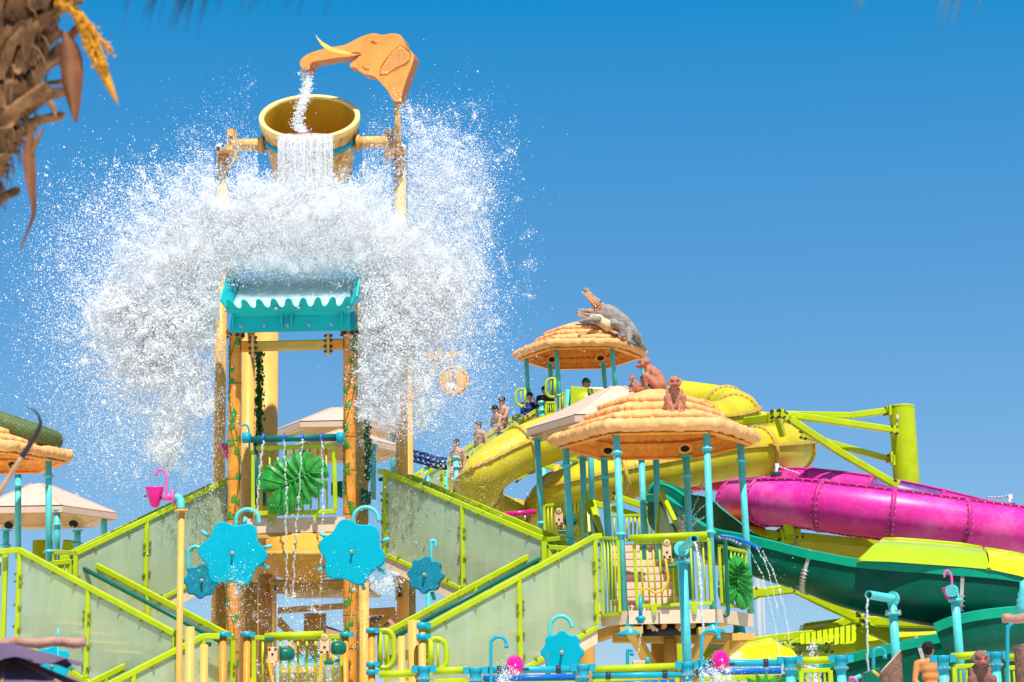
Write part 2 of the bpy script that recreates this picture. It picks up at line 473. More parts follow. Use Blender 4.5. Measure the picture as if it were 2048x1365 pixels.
def water_mat(name, col, tr, tp, rough=0.15):
    """Aerated water: white scattering, light passing through, a wet highlight."""
    m = bpy.data.materials.new(name); m.use_nodes = True
    nt = m.node_tree; N = nt.nodes; L = nt.links
    for n in list(N): N.remove(n)
    out = N.new('ShaderNodeOutputMaterial')
    df = N.new('ShaderNodeBsdfDiffuse'); df.inputs[0].default_value = (*col, 1)
    tl = N.new('ShaderNodeBsdfTranslucent'); tl.inputs[0].default_value = (*col, 1)
    m1 = N.new('ShaderNodeMixShader'); m1.inputs[0].default_value = tr; L.new(df.outputs[0], m1.inputs[1]); L.new(tl.outputs[0], m1.inputs[2])
    gl = N.new('ShaderNodeBsdfGlossy'); gl.inputs['Roughness'].default_value = rough
    m2 = N.new('ShaderNodeMixShader'); m2.inputs[0].default_value = 0.06; L.new(m1.outputs[0], m2.inputs[1]); L.new(gl.outputs[0], m2.inputs[2])
    t = N.new('ShaderNodeBsdfTransparent')
    m3 = N.new('ShaderNodeMixShader'); m3.inputs[0].default_value = tp; L.new(m2.outputs[0], m3.inputs[1]); L.new(t.outputs[0], m3.inputs[2])
    L.new(m3.outputs[0], out.inputs[0])
    return m
WFOAM = water_mat('foaming_water', (0.985,0.99,0.995), 0.5, 0.0)
WCLEAR = water_mat('running_water', (0.93,0.96,0.97), 0.5, 0.5, 0.08)

def heart_mat():
    m = water_mat('foam_mass', (0.97,0.98,0.985), 0.22, 0.0, 0.5)
    nt = m.node_tree; N, L = nt.nodes, nt.links
    tc = N.new('ShaderNodeTexCoord'); nz = N.new('ShaderNodeTexNoise'); nz.inputs['Scale'].default_value = 30; nz.inputs['Detail'].default_value = 8; nz.inputs['Roughness'].default_value = 0.75
    L.new(tc.outputs['Object'], nz.inputs['Vector'])
    bp = N.new('ShaderNodeBump'); bp.inputs['Strength'].default_value = 0.25; bp.inputs['Distance'].default_value = 0.05; L.new(nz.outputs[0], bp.inputs['Height'])
    for n in N:
        if n.type in ('BSDF_DIFFUSE','BSDF_TRANSLUCENT','BSDF_GLOSSY'): L.new(bp.outputs[0], n.inputs['Normal'])
    return m
WHEART = heart_mat()
WSHEET = water_mat('thin_water_sheet', (0.93,0.96,0.97), 0.5, 0.80, 0.06)
CLIP = mat('olive_clip', (0.26,0.27,0.03), 0.5, 0.2, 9)
STATUB = mat('monkey_brown', (0.26,0.12,0.085), 0.8, 0.38, 16, bump=1.0, bscale=60, dirt=(0.36,0.22,0.16), dirt_amt=0.5, spec=0.2)
WFILM = water_mat('foam_film', (0.90,0.96,0.96), 0.35, 0.35, 0.2)
# ================================================================== ground
g = MB(); g.add([(-600,-60,0),(600,-60,0),(600,1500,0),(-600,1500,0)], [(0,1,2,3)])
tag(g.build('ground', GROUND, loc=(0,0,0)), 'pale paving of the water park', None, kind='structure')

def vpost(name, px, py, Y, rpx, material, label, cat='post', group=None, bottom=0.0, flanges=(), cap=None, n=18):
    """A steel pipe standing on the ground; flanges = pixel heights of bolted collars."""
    p = at(px, py, Y); k = mpp(Y); r = rpx*k
    t = thing(name, (p.x, p.y, bottom), label, cat, group)
    MB().cyl((p.x,p.y,bottom), p, r, n=n).build('shaft', material, t)
    for fy in flanges:
        q = at(px, fy, Y)
        f = MB(); f.cyl((p.x,p.y,q.z-0.018), (p.x,p.y,q.z+0.018), r*1.45, n=n)
        f.cyl((p.x,p.y,q.z-0.05), (p.x,p.y,q.z-0.018), r*1.18, n=n)
        fo = f.build('flange', material, t)
        b = MB()
        for a in range(6):
            an = a*math.pi/3+0.3
            b.cyl((p.x+math.cos(an)*r*1.3, p.y+math.sin(an)*r*1.3, q.z-0.03), (p.x+math.cos(an)*r*1.3, p.y+math.sin(an)*r*1.3, q.z+0.03), 0.012, n=6)
        tag(b.build('bolts', BOLT, fo), kind='stuff')
    if cap: 
        c = MB(); c.cyl((p.x,p.y,p.z-0.01), (p.x,p.y,p.z+0.03), r*cap, n=n); c.build('cap_plate', material, t)
    return t

def bolts_on(parent, pts, axis, r=0.02, h=0.03, material=None, kind='stuff', name='bolts'):
    b = MB(); ax = Vector(axis).normalized()
    for p in pts:
        p = Vector(p); b.cyl(p, p+ax*h, r, n=6, smooth=False); b.cyl(p, p+ax*h*0.3, r*1.6, n=8, smooth=False)
    return tag(b.build(name, material or BOLT, parent), kind=kind)

# ------------------------------------------------------------------ painted bamboo posts of the tower
def bamboo_post(px, py, Y, nodes, label, seed):
    rnd = random.Random(seed)
    top = at(px, py, Y); k = mpp(Y); r = 12.8*k
    t = thing('bamboo_post', (top.x, top.y, 0), label, 'post', 'painted bamboo posts of the tower')
    zs = sorted([at(px, n, Y).z for n in nodes] + [top.z, 0.0])
    path, rad = [], []
    for i in range(len(zs)-1):
        a, b = zs[i], zs[i+1]
        for f in (0.0, 0.02, 0.10, 0.5, 0.90, 0.98):
            z = a+(b-a)*f
            path.append((top.x, top.y, z)); rad.append(r*(1.0 + (0.035 if f in (0.02, 0.98) else (-0.02 if f == 0.5 else 0.0))))
    path.append((top.x, top.y, top.z)); rad.append(r)
    MB().tube(path, rad, 24).build('culm', BAMB, t)
    for n in nodes:
        z = at(px, n, Y).z
        m = MB(); m.lathe([(r*1.0,-0.012),(r*1.05,-0.004),(r*1.05,0.004),(r*1.0,0.012)], (top.x,top.y,z), n=24)
        m.build('node_ring', VINE, t)
    f = MB(); f.cyl((top.x,top.y,top.z-0.03), (top.x,top.y,top.z+0.015), r*1.55, n=28)
    fl = f.build('flange', BAMB, t)
    bolts_on(fl, [(top.x+math.cos(a)*r*1.3, top.y+math.sin(a)*r*1.3, top.z-0.09) for a in (-2.2,-1.2,-0.2,0.8,1.8,2.8)], ZA, 0.022, 0.06, BOLTD)
    # the vine painted on the culm: a flat band following the surface
    def surf(ang, z, off=0.003): return Vector((top.x+math.sin(ang)*(r*1.04+off), top.y-math.cos(ang)*(r*1.04+off), z))
    P = []; z = 1.5; ph = rnd.random()*6
    while z < top.z-0.06:
        P.append((0.95*math.sin(z*2.1+ph)+0.25*math.sin(z*5.3), z)); z += 0.06
    for off_ph in (0.0, 2.3):
        rows = [[], []]
        for a, zz in P:
            a2 = a if off_ph == 0 else 0.95*math.sin(zz*1.7+ph+off_ph)+0.2*math.sin(zz*4.1)
            rows[0].append(surf(a2-0.055, zz)); rows[1].append(surf(a2+0.055, zz))
        vine = MB().grid(rows).build('painted_vine', VINE, t)
        z = 1.6+rnd.random()*0.2; side = 1
        while z < top.z-0.15:
            a0 = (0.95*math.sin(z*2.1+ph)+0.25*math.sin(z*5.3)) if off_ph == 0 else 0.95*math.sin(z*1.7+ph+off_ph)+0.2*math.sin(z*4.1)
            a0 += side*0.42; sz = rnd.uniform(0.75, 1.15)
            out = [(0,0.085),(0.028,0.045),(0.045,0.0),(0.040,-0.035),(0.0,-0.06),(-0.040,-0.035),(-0.045,0.0),(-0.028,0.045)]
            tilt = rnd.uniform(-0.7,0.7)
            m = MB(); c = surf(a0, z, 0.008)
            pts = [surf(a0+(u*math.cos(tilt)-v*math.sin(tilt))*sz/r, z+(u*math.sin(tilt)+v*math.cos(tilt))*sz, 0.005) for u, v in out]
            m.add([c]+pts, [(0, 1+i, 1+(i+1) % 8) for i in range(8)], False)
            m.build('painted_leaf', LEAFP, vine)
            z += rnd.uniform(0.20, 0.42); side = -side
    return t
BP_L = bamboo_post(471, 664, 32.0, [768, 883, 960, 1040, 1235, 1305], 'painted bamboo post with vine under left end of turquoise splash tray', 3)
BP_R = bamboo_post(699, 660, 32.0, [752, 875, 942, 1030, 1232, 1298], 'painted bamboo post with vine under right end of turquoise splash tray', 5)

# ------------------------------------------------------------------ plain yellow columns of the tower
G_Y = 'plain yellow columns of the tower'
vpost('tower_column', 446, 300, 33.8, 12.0, YEL, 'yellow steel column carrying left axle bearing of tipping bucket', 'column', G_Y)
pr = vpost('tower_column', 800, 306, 33.8, 12.0, YEL, 'yellow steel column under elephant spout and right bucket axle', 'column', G_Y)
vpost('tower_column', 497, 640, 34.6, 13, YEL, 'slim ochre column right behind left bamboo post', 'column', G_Y, flanges=())
vpost('tower_column', 533, 640, 36.4, 24, YEL, 'thickest yellow column seen through the tower frame', 'column', G_Y)
vpost('tower_column', 722, 610, 33.2, 14, OCH, 'ochre column right behind right bamboo post', 'column', G_Y)
vpost('tower_column', 812, 700, 36.0, 13, YEL, 'yellow column rising behind right stair flight beside pale roofs', 'column', G_Y)
vpost('tower_column', 502, 1166, 33.0, 13, YEL, 'yellow column under tower deck next to left bamboo post', 'column', G_Y)
vpost('tower_column', 531, 1150, 33.8, 14, YEL, 'yellow column under tower deck, second beside left bamboo post', 'column', G_Y)
vpost('tower_column', 728, 1166, 32.7, 10, YEL, 'yellow column under tower deck next to right bamboo post', 'column', G_Y)
vpost('tower_column', 818, 1150, 35.0, 13, OCH, 'brown column under right stair flight behind worn cyan flower', 'column', G_Y)
vpost('tower_column', 630, 1228, 36.5, 22, OCH, 'short thick ochre column below centre of tower deck', 'column', G_Y)
vpost('tower_column', 444, 1166, 33.2, 12, OCH, 'shaded brown column left of left bamboo post', 'column', G_Y)

# ------------------------------------------------------------------ creeper hanging on the thick column
def creeper(px, y0, y1, Y, label, n, wpx, seed):
    rnd = random.Random(seed)
    a, b = at(px, y0, Y), at(px, y1, Y); k = mpp(Y)
    t = thing('hanging_creeper', (b.x, b.y, b.z), label, 'creeper', 'artificial creepers on the tower')
    MB().tube([lerp(a,b,i/10)+V(rnd.uniform(-.02,.02),0,0) for i in range(11)], 0.02, 6).build('stem', CREEP, t)
    m = MB()
    for i in range(n):
        p = lerp(a, b, rnd.random()) + V(rnd.gauss(0,wpx*k*0.45), rnd.uniform(-0.12,0.05), 0)
        s = rnd.uniform(0.03,0.06); M = Matrix.Rotation(rnd.uniform(0,6.3),3,'Z') @ Matrix.Rotation(rnd.uniform(-1.2,1.2),3,'X')
        m.add([p+M@V(0,0,s), p+M@V(s*.6,0.01,0), p+M@V(0,0,-s), p+M@V(-s*.6,0.01,0)], [(0,1,2,3)])
    tag(m.build('leaves', CREEP, t, fix=False), kind='stuff')
creeper(519, 700, 890, 35.0, 'dark green leafy creeper hanging beside thick yellow column', 520, 9, 4)
creeper(735, 830, 960, 32.9, 'thin creeper hanging on ochre column behind right bamboo post', 160, 7, 9)

# ------------------------------------------------------------------ cross beam between the posts
k = mpp(32)
def cross_beam():
    a, b = at(484, 694, 32), at(687, 689, 32)
    t = thing('cross_beam', ((a+b)/2), 'ochre square beam with bolted flange plates between bamboo posts', 'beam')
    l1, l2 = lerp(a, b, 0.115), lerp(a, b, 0.855)
    MB().bar(a, l1, 0.16, 0.165).build('stub', BAMB, t)
    MB().bar(l2, b, 0.16, 0.165).build('stub', BAMB, t)
    MB().bar(l1, l2, 0.15, 0.15).build('beam', OCH, t)
    for q in (l1, l2):
        pl = MB(); pl.box(q, 0.05, 0.24, 0.34); po = pl.build('flange_plate', YEL, t)
        bolts_on(po, [q+V(s*0.02, -0.09, z) for s in (-1,) for z in (-0.13,-0.05,0.05,0.13)], (-1,0,0), 0.022, 0.05, BOLTD)
        bolts_on(po, [q+V(0.02, -0.09, z) for z in (-0.13,-0.05,0.05,0.13)], (1,0,0), 0.022, 0.05, BOLTD)
cross_beam()

# ------------------------------------------------------------------ turquoise splash tray
def splash_tray():
    Yf, Yb = 31.15, 31.5
    c = at(580, 665, Yb)
    t = thing('splash_tray', c, 'turquoise splash tray with scalloped front lip under the bursting water', 'splash tray')
    tl, tr = at(441, 600, Yf), at(711, 592, Yf)
    bl, br = at(457, 628, Yb-0.1), at(702, 623, Yb-0.1)
    n = 9*14; top = []
    for i in range(n+1):
        u = i/n; ph = u*9*2*math.pi
        s = -math.cos(ph); s = math.copysign(abs(s)**0.62, s)
        p = lerp(tl, tr, u); q = lerp(bl, br, u)
        top.append(p + (q-p)*(0.32-0.30*s))
    m = MB(); m.prism(top+[lerp(bl,br,1), lerp(bl,br,0)], V(0,0.05,0.01)); lip = m.build('scalloped_lip', DEFL, t)
    bolts_on(lip, [at(x,y,Yf+0.12) for x,y in ((452,622),(551,618),(598,617),(696,615))], (0,-1,0.2), 0.02, 0.035)
    # lower fascia and tray bottom
    fl, fr = at(458, 665, Yb), at(701, 660, Yb)
    m = MB(); m.prism([bl+V(0.03,0.1,-0.01), br+V(-0.03,0.1,-0.01), fr, fl], V(0,0.06,0)); fo = m.build('fascia', DEFL, t)
    bolts_on(fo, [lerp(fl,fr,u)+V(0,0,0.09) for u in (0.10,0.29,0.48,0.66,0.84)], (0,-1,0), 0.018, 0.03)
    for u in (0.03, 0.43, 0.51, 0.92):
        p = lerp(fl, fr, u); q = lerp(bl, br, u)
        m = MB(); m.prism([p+V(0,0,0.02), p+V(0,-0.09,0.16), q+V(0,-0.01,-0.02), q+V(0,0.1,0), p+V(0,0.03,0.1)], V(0.022,0,0)); m.build('gusset', DEFL, t)
    # the sloping tray floor and its slotted side walls, running up and back
    back = V(0,1.15,0.80)
    kl, kr = bl+V(0.05,0.04,0.02), br+V(-0.05,0.04,0.02)
    m = MB(); m.prism([kl, kr, kr+back, kl+back], V(0,0.04,-0.05)); m.build('tray_floor', DEFL, t)
    fw = MB(); rows = []      # the film of foaming water running down the tray floor
    for j in range(9):
        rows.append([lerp(kl, kr, i/40)+back*(0.04+0.94*j/8)+V(0,-0.03,0.045)+V(0,0,0.02*mnoise.noise(V(i*0.7,j*0.9,4))) for i in range(41)])
    fw.grid(rows); fw.build('water_film', WFILM, t, fix=False)
    for s, (p, q) in ((-1, (kl, tl)), (1, (kr, tr))):
        m = MB(); m.prism([p, q+V(0,0.03,0), q+back*1.0+V(0,0,0.05), p+back], V(0.03*s,0,0)); w = m.build('side_wall', DEFL, t)
        for i in range(5):
            u = 0.2+i*0.15
            a = lerp(p, q, 0.75)+back*u
            m = MB(); m.bar(a+V(0.035*s,0,-0.09), a+V(0.035*s,0.02,0.09), 0.02, 0.035); m.build('wall_rib', DEFL, w)
    m = MB(); m.prism([at(700,625,31.7), at(710,622,31.7), at(712,655,31.7), at(700,660,31.7)], V(0,0.3,0)); m.build('end_bracket', TEALB, t)
splash_tray()

# ------------------------------------------------------------------ tipping bucket
def bucket_wood():
    m = bpy.data.materials.new('bucket_staves'); m.use_nodes = True
    nt = m.node_tree; N = nt.nodes; L = nt.links; b = N['Principled BSDF']
    tc = N.new('ShaderNodeTexCoord'); mp = N.new('ShaderNodeMapping'); mp.inputs['Scale'].default_value = (9,9,0.6)
    L.new(tc.outputs['Object'], mp.inputs[0])
    nz = N.new('ShaderNodeTexNoise'); nz.inputs['Scale'].default_value = 1.5; nz.inputs['Detail'].default_value = 7; L.new(mp.outputs[0], nz.inputs['Vector'])
    r = N.new('ShaderNodeValToRGB'); e = r.color_ramp.elements
    e[0].position = 0.32; e[0].color = (0.42,0.16,0.07,1); e[1].position = 0.68; e[1].color = (0.80,0.50,0.09,1)
    L.new(nz.outputs[0], r.inputs[0]); L.new(r.outputs[0], b.inputs['Base Color'])
    b.inputs['Roughness'].default_value = 0.3
    return m
BUCKW = bucket_wood()
BUCKI = mat('bucket_inside', (0.58,0.33,0.02), 0.35, 0.15, 2)
BUCKR = mat('bucket_rim', (0.88,0.62,0.22), 0.45, 0.08, 6)
def tipping_bucket():
    Y = 33.0; c = at(619, 232, Y); k = mpp(Y, 230); r = 101*k; tl = R(44)
    ax = V(0.02, -math.sin(tl), math.cos(tl)).normalized()
    t = thing('tipping_bucket', c-ax*1.4, 'huge golden wooden-look bucket tipped forward and pouring water', 'bucket')
    n = 26; L = 1.45; r1 = r*0.70
    for i in range(n):       # staves
        m = MB(); rows = []
        for j in range(7):
            f = j/6; rr = lerp(r*0.985, r1, f); row = []
            for q in range(5):
                an = 2*math.pi*(i+0.015+0.97*q/4)/n
                bul = 0.010*math.sin(math.pi*q/4)
                u = ax.cross(XA).normalized(); w = ax.cross(u)
                row.append(c - ax*(0.03+f*L) + (u*math.cos(an)+w*math.sin(an))*(rr+bul))
            rows.append(row)
        m.grid(rows)
        m.build('stave', BUCKW, t, fix=False)
    m = MB(); m.lathe([(r1*0.98,-L-0.02),(r1*0.955,-L),(r*0.90,-0.05)], c, ax, 52)
    m.lathe([(0.001,-L*0.97),(r1*0.955,-L*0.97)], c, ax, 52); m.build('inner_wall', BUCKI, t, fix=False)
    m = MB(); m.lathe([(r*0.90,-0.10),(r*0.90,-0.01),(r*0.915,0.0),(r*0.99,0.0),(r*1.0,-0.012),(r*1.0,-0.10),(r*0.985,-0.115),(r*0.91,-0.10)], c, ax, 64); m.build('rim', BUCKR, t)
    for h in (0.36, 1.15):
        rr = lerp(r, r1, h/L)
        m = MB(); m.lathe([(rr*1.0,-h-0.055),(rr*1.035,-h-0.05),(rr*1.045,-h+0.05),(rr*1.01,-h+0.055)], c, ax, 64); m.build('hoop', TEALB, t)
    # seam inside
    u = ax.cross(XA).normalized()
    # trunnion pipes
    a0, a1 = at(468, 291, 33.2), at(531, 289, 33.1)
    MB().cyl(a0, a1, 12*k, n=20).build('axle_pipe', YEL, t)
    b0, b1 = at(712, 286, 33.1), at(772, 284, 33.3)
    MB().cyl(b0, b1, 12*k, n=20).build('axle_pipe', YEL, t)
    m = MB(); m.cyl(at(520,290,33.1), at(527,290,33.1), 17*k, n=20); m.build('axle_collar', YEL, t)
    m = MB(); m.cyl(at(712,286,33.1), at(719,286,33.1), 17*k, n=20); m.build('axle_collar', YEL, t)
tipping_bucket()
def bearing(px, py, Y, s, label):
    k = mpp(Y, 280); p = at(px, py, Y)
    t = thing('axle_bearing', p, label, 'bearing', 'bearings of the tipping bucket')
    def P(dx, dy): return at(px+s*dx, py+dy, Y)
    m = MB(); m.prism([P(-16,0), P(25,0), P(25,4), P(-16,4)], V(0,0.5,0)); m.build('base_plate', YEL, t)
    m = MB(); m.prism([P(8,-38), P(20,-38), P(22,0), P(6,0)], V(0,0.35,0)); m.build('pillow_block', YEL, t)
    m = MB(); m.prism([P(22,-34), P(26,-34), P(26,20), P(12,42), P(9,40), P(22,18)], V(0,0.06,0)); m.build('side_plate', OCH, t)
    m = MB()
    for i in range(4):
        m.cyl(P(-13+4*i,-2), P(-11+4*i,-2)+V(0,0.02,0), (9-abs(i-1.5)*2)*k, n=10)
    m.build('grease_cover', WHITEM, t)
    bolts_on(t, [P(0,-4), P(14,-20), P(-10,2)], (0,-1,0), 0.025, 0.06, BOLTD)
bearing(447, 296, 33.45, 1, 'yellow bearing bracket holding left end of bucket axle')
bearing(794, 296, 33.45, -1, 'yellow bearing bracket holding right end of bucket axle')

# ------------------------------------------------------------------ elephant head spout
def elephant():
    Y = 32.9
    def Z(zx, zy, dy=0.0): return at(400+zx/3.25, 40+zy/3.25, Y+dy)
    base = Z(1278, 530)
    t = thing('elephant_spout', base, 'orange cut-out elephant head with raised tusk pouring water from its trunk', 'elephant spout')
    out = [(650,290),(655,262),(680,238),(720,216),(800,192),(860,178),(940,165),(1000,135),(1070,103),(1130,89),(1190,99),(1250,89),(1300,100),
           (1325,132),(1342,178),(1384,218),(1391,250),(1372,312),(1352,362),(1322,450),(1302,520),(1282,531),(1255,520),(1215,455),(1160,395),
           (1130,366),(1060,350),(1012,312),(976,308),(974,290),(1018,256),(1050,222),(1000,236),(900,246),(800,262),(742,272),(715,292),(714,318),(690,330),(662,313)]
    sm = []
    n = len(out)
    for i in range(n):
        a, b, c, d = [Vector((*out[(i+j) % n], 0)) for j in (-1,0,1,2)]
        sharp = i in (30, 31, 28, 37, 38)
        for q in range(3):
            u = q/3
            sm.append(b+(c-b)*u if sharp else 0.5*((2*b)+(c-a)*u+(2*a-5*b+4*c-d)*u*u+(3*b-a-3*c+d)*u**3))
    face = [Z(p.x, p.y) for p in sm]
    off = V(0.07, 0.27, 0.0)
    m = MB(); m.prism(face, off, bevel=0.02); m.build('edge_band', ELEPHS, t)
    m = MB(); m.prism([p+V(0,-0.012,0) for p in face], V(0,0.022,0)); fc = m.build('head', ELEPH, t)
    tusk = [(750,95),(766,116),(800,146),(856,178),(930,200),(1000,216),(1000,228),(920,222),(850,206),(820,190),(790,166),(764,128)]
    m = MB(); m.prism([Z(x,y,-0.014) for x,y in tusk], V(0.01,0.045,0)); m.build('tusk', TUSK, t)
    ear = [(1175,352),(1180,318),(1196,290),(1222,250),(1262,200),(1300,166),(1332,186),(1362,216),(1356,262),(1320,290),(1270,310),(1215,352)]
    m = MB(); m.prism([Z(x,y,-0.026) for x,y in ear], V(0,0.012,0)); eo = m.build('ear', ELEPHE, t)
    m = MB(); rnd = random.Random(2)
    for i in range(14):
        for j in range(10):
            x, y = 1190+i*12, 195+j*14+(i%2)*7
            if (x-1180)+(y-352)*0.9 > -55 and x < 1352 and (y < 352-(x-1190)*0.42) and y > 352-(x-1168)*1.55:
                m.ball(Z(x,y,-0.028), 0.010, 0.006, 0.008, 6, 4)
    tag(m.build('ear_spots', ELEPHS, eo), kind='stuff')
    def stroke(pts, w=0.012, mt=ELEPHS, name='painted_line'):
        MB().tube(spline([Z(x,y,-0.016) for x,y in pts], 5), w, 6).build(name, mt, t)
    stroke([(1112,143),(1124,137),(1140,146),(1150,148)], 0.011, ELEPHS, 'eye_line')
    stroke([(1118,150),(1132,152),(1146,149)], 0.008, ELEPHS, 'eye_line')
    stroke([(1172,356),(1178,312),(1200,270),(1226,240),(1270,190),(1300,163)], 0.010)
    stroke([(1300,163),(1335,182),(1365,212),(1360,262),(1326,292)], 0.010)
    stroke([(1046,226),(1030,212),(985,214)], 0.010)
    stroke([(1056,300),(1070,316),(1100,322)], 0.008)
    nz = MB(); nz.cyl(Z(690,318,0.13), Z(690,336,0.13), 0.085, n=16); nz.build('nozzle', ELEPHS, t)
    MB().cyl(at(794, 206, 33.05), at(797, 303, 33.45), 0.058, n=16).build('support_pole', YEL, t)
    bolts_on(t, [Z(672,322,-0.02), Z(684,324,-0.02)], (0,-1,0), 0.02, 0.02, BOLT)
elephant()

# ------------------------------------------------------------------ round emblem sign behind the spray
def emblem():
    Y = 37.0; c = at(907, 762, Y); k = mpp(Y, 762); r = 31*k
    t = thing('round_sign', c-V(0,0,r), 'round yellow sign with dark letter monogram hanging behind the spray', 'sign')
    m = MB(); m.lathe([(0.001,-0.03),(r*0.94,-0.03),(r,-0.02),(r,0.03),(0.001,0.03)], c, (0,1,0), 40); m.build('disc', YEL, t)
    m = MB(); m.lathe([(r*0.84,-0.035),(r*0.84,-0.045),(r*0.90,-0.045),(r*0.90,-0.035)], c, (0,1,0), 40); m.build('border_ring', OCH, t)
    # monogram: an ornate upright stroke with a hooked bowl
    m = MB(); q = V(0,-0.04,0)
    def E(x, z): return c+q+V(x*r, 0, z*r)
    m.tube([E(-0.02,1.2), E(-0.02,-0.62)], 0.012, 6)
    m.tube(spline([E(-0.10,0.18), E(0.02,0.10), E(0.10,0.0), E(0.10,-0.25), E(0.02,-0.36), E(-0.02,-0.2), E(0.04,-0.05), E(-0.02,0.08)], 5), 0.024, 6)
    m.tube(spline([E(-0.12,-0.02), E(-0.06,-0.14), E(0.02,-0.10), E(0.12,-0.14)], 5), 0.018, 6)
    m.build('monogram', BOLTD, t)
    m = MB(); m.bar(at(905,700,Y+0.1), at(906,734,Y+0.1), 0.12, 0.05); m.build('hanger', YEL, t)
    m = MB(); m.bar(at(888,709,Y+0.1), at(921,707,Y+0.1), 0.06, 0.06); m.build('cross_arm', YEL, t)
    for x in (880, 862):
        m = MB(); m.cyl(at(x,695,Y+0.2), at(x,727,Y+0.2), 0.05, n=10); m.build('pulley_pin', YEL, t)
    m = MB(); m.bar(at(822,722,36.2), at(905,708,Y+0.15), 0.09, 0.09); m.build('arm', YEL, t)
    m = MB(); m.bar(at(822,800,36.2), at(890,712,Y+0.1), 0.07, 0.07); m.build('brace', YEL, t)
emblem()
def tower_brace():
    for a, b, lab in (((744,700),(790,800), 'slanting yellow brace inside right half of the spray'),):
        p, q = at(*a, 34.5), at(*b, 34.5)
        t = thing('tower_brace', q, lab, 'brace')
        MB().bar(p, q, 0.11, 0.11).build('strut', YEL, t)
        MB().box(p, 0.2, 0.12, 0.2).build('end_plate', YEL, t)
tower_brace()

# ------------------------------------------------------------------ monstera leaf relief
def monstera(parent, base, tip, normal, width=0.75, thick=0.05, material=None, name='monstera_leaf', nl=8):
    """A leaf of separate curved blades either side of a midrib."""
    material = material or MONST
    base, tip, nr = Vector(base), Vector(tip), Vector(normal).normalized()
    ax = tip-base; L = ax.length; ax.normalize(); sd = ax.cross(nr).normalized()
    root_m = MB(); N = 168; M_ = 13
    slits = [R(x) for x in (20,37,55,74,95)]
    def point(a, f, sgn):
        ca = math.cos(a)
        rho = (0.60+0.40*max(0.0, ca)**2.2+(0.06*math.sin((a-R(95))*2.2) if a > R(95) else 0))*L
        if a > R(150): rho *= 1-0.55*((a-R(150))/R(30))**1.5
        lim = 1.0; ridge = 1.0
        for sl in slits:
            dd = abs(a-sl)
            if dd < R(3.0): lim = min(lim, 0.56+0.44*(dd/R(3.0))**0.6)
            ridge = min(ridge, dd/R(9))
        f2 = f*lim; org = 0.60*L*max(0.0, math.cos(a*0.5))**3
        u = org*(1-f2)**1.3+rho*f2*ca; v = rho*f2*math.sin(a)*width/0.75
        h = thick*(0.45+0.55*min(1,ridge)*math.sin(math.pi*min(1,0.2+f2*0.75))-0.35*f2*f2)
        return base+ax*u+sd*(sgn*v)+nr*h
    for sgn in (-1, 1):
        rows = [[point(R(176)*i/N, j/(M_-1), sgn) for i in range(N+1)] for j in range(M_)]
        root_m.grid(rows); root_m.grid([[q-nr*thick*0.55 for q in row] for row in rows])
        root_m.grid([rows[-1], [q-nr*thick*0.55 for q in rows[-1]]], smooth=False)
    root = root_m.build(name, material, parent)
    MB().tube([lerp(base-ax*L*0.06, tip, i/8)+nr*(thick*(1.05-0.5*i/8)) for i in range(9)], [0.022*(1-0.09*i) for i in range(9)], 8).build('midrib', material, root)
    mids = [R(x) for x in (11,28,46,64,84,106,135)]
    for sgn in (-1, 1):
        for a in mids:
            MB().tube([point(a, f, sgn)+nr*0.006 for f in (0.02,0.2,0.4,0.6,0.8,0.93)], [0.013,0.012,0.011,0.009,0.007,0.004], 6).build('vein', material, root)
    return root

def guard(name, label, corners, Y, frame_px, nbars, material=None, group=None, off=V(0,0,0), bar_px=4, brackets=()):
    """Rail panel: frame + separate upright bars. corners: px of tl, tr, br, bl (with depth per corner or common Y)."""
    material = material or LIME
    C = [at(c[0], c[1], c[2] if len(c) > 2 else Y)+off for c in corners]
    t = thing(name, (C[2]+C[3])/2, label, 'guard rail', group)
    k = mpp(Y); w = frame_px*k
    up = (C[0]-C[3]).normalized()
    for a, b, nm in ((C[0],C[1],'top_rail'), (C[3],C[2],'bottom_rail')):
        MB().bar(a, b, w, w).build(nm, material, t)
    for a, b in ((C[0],C[3]), (C[1],C[2])):
        MB().bar(a-up*w*0.5, b+up*w*0.5, w*0.98, w*0.98, up=YA).build('upright', material, t)
    for i in range(nbars):
        u = (i+1)/(nbars+1)
        MB().cyl(lerp(C[0],C[1],u), lerp(C[3],C[2],u), bar_px*k/2, n=8).build('bar', material, t)
    for u in brackets:
        p = lerp(C[3], C[2], u)+V(0,-0.03,0)
        m = MB(); s = 12*k
        m.prism([p+V(-s*.5,0,0), p+V(s*.5,0,0), p+V(s*.38,0,-s*1.6), p+V(s*.2,0,-s*1.95), p+V(-s*.2,0,-s*1.95), p+V(-s*.38,0,-s*1.6)], V(0,0.03,0))
        bo = m.build('fixing_bracket', material, t)
        bolts_on(bo, [p+V(0,0,-s*1.6)], (0,-1,0), 0.022, 0.03)
    return t

# ------------------------------------------------------------------ tower deck
gp = guard('guard_panel_with_leaf', 'lime barred guard panel with big green leaf relief on tower deck', [(507,897),(668,893),(671,1024),(507,1028)], 31.75, 9, 9, brackets=(0.22,0.76))
monstera(gp, at(571,972,31.62), at(652,929,31.62), (0,-1,0.05), width=0.74, thick=0.07)
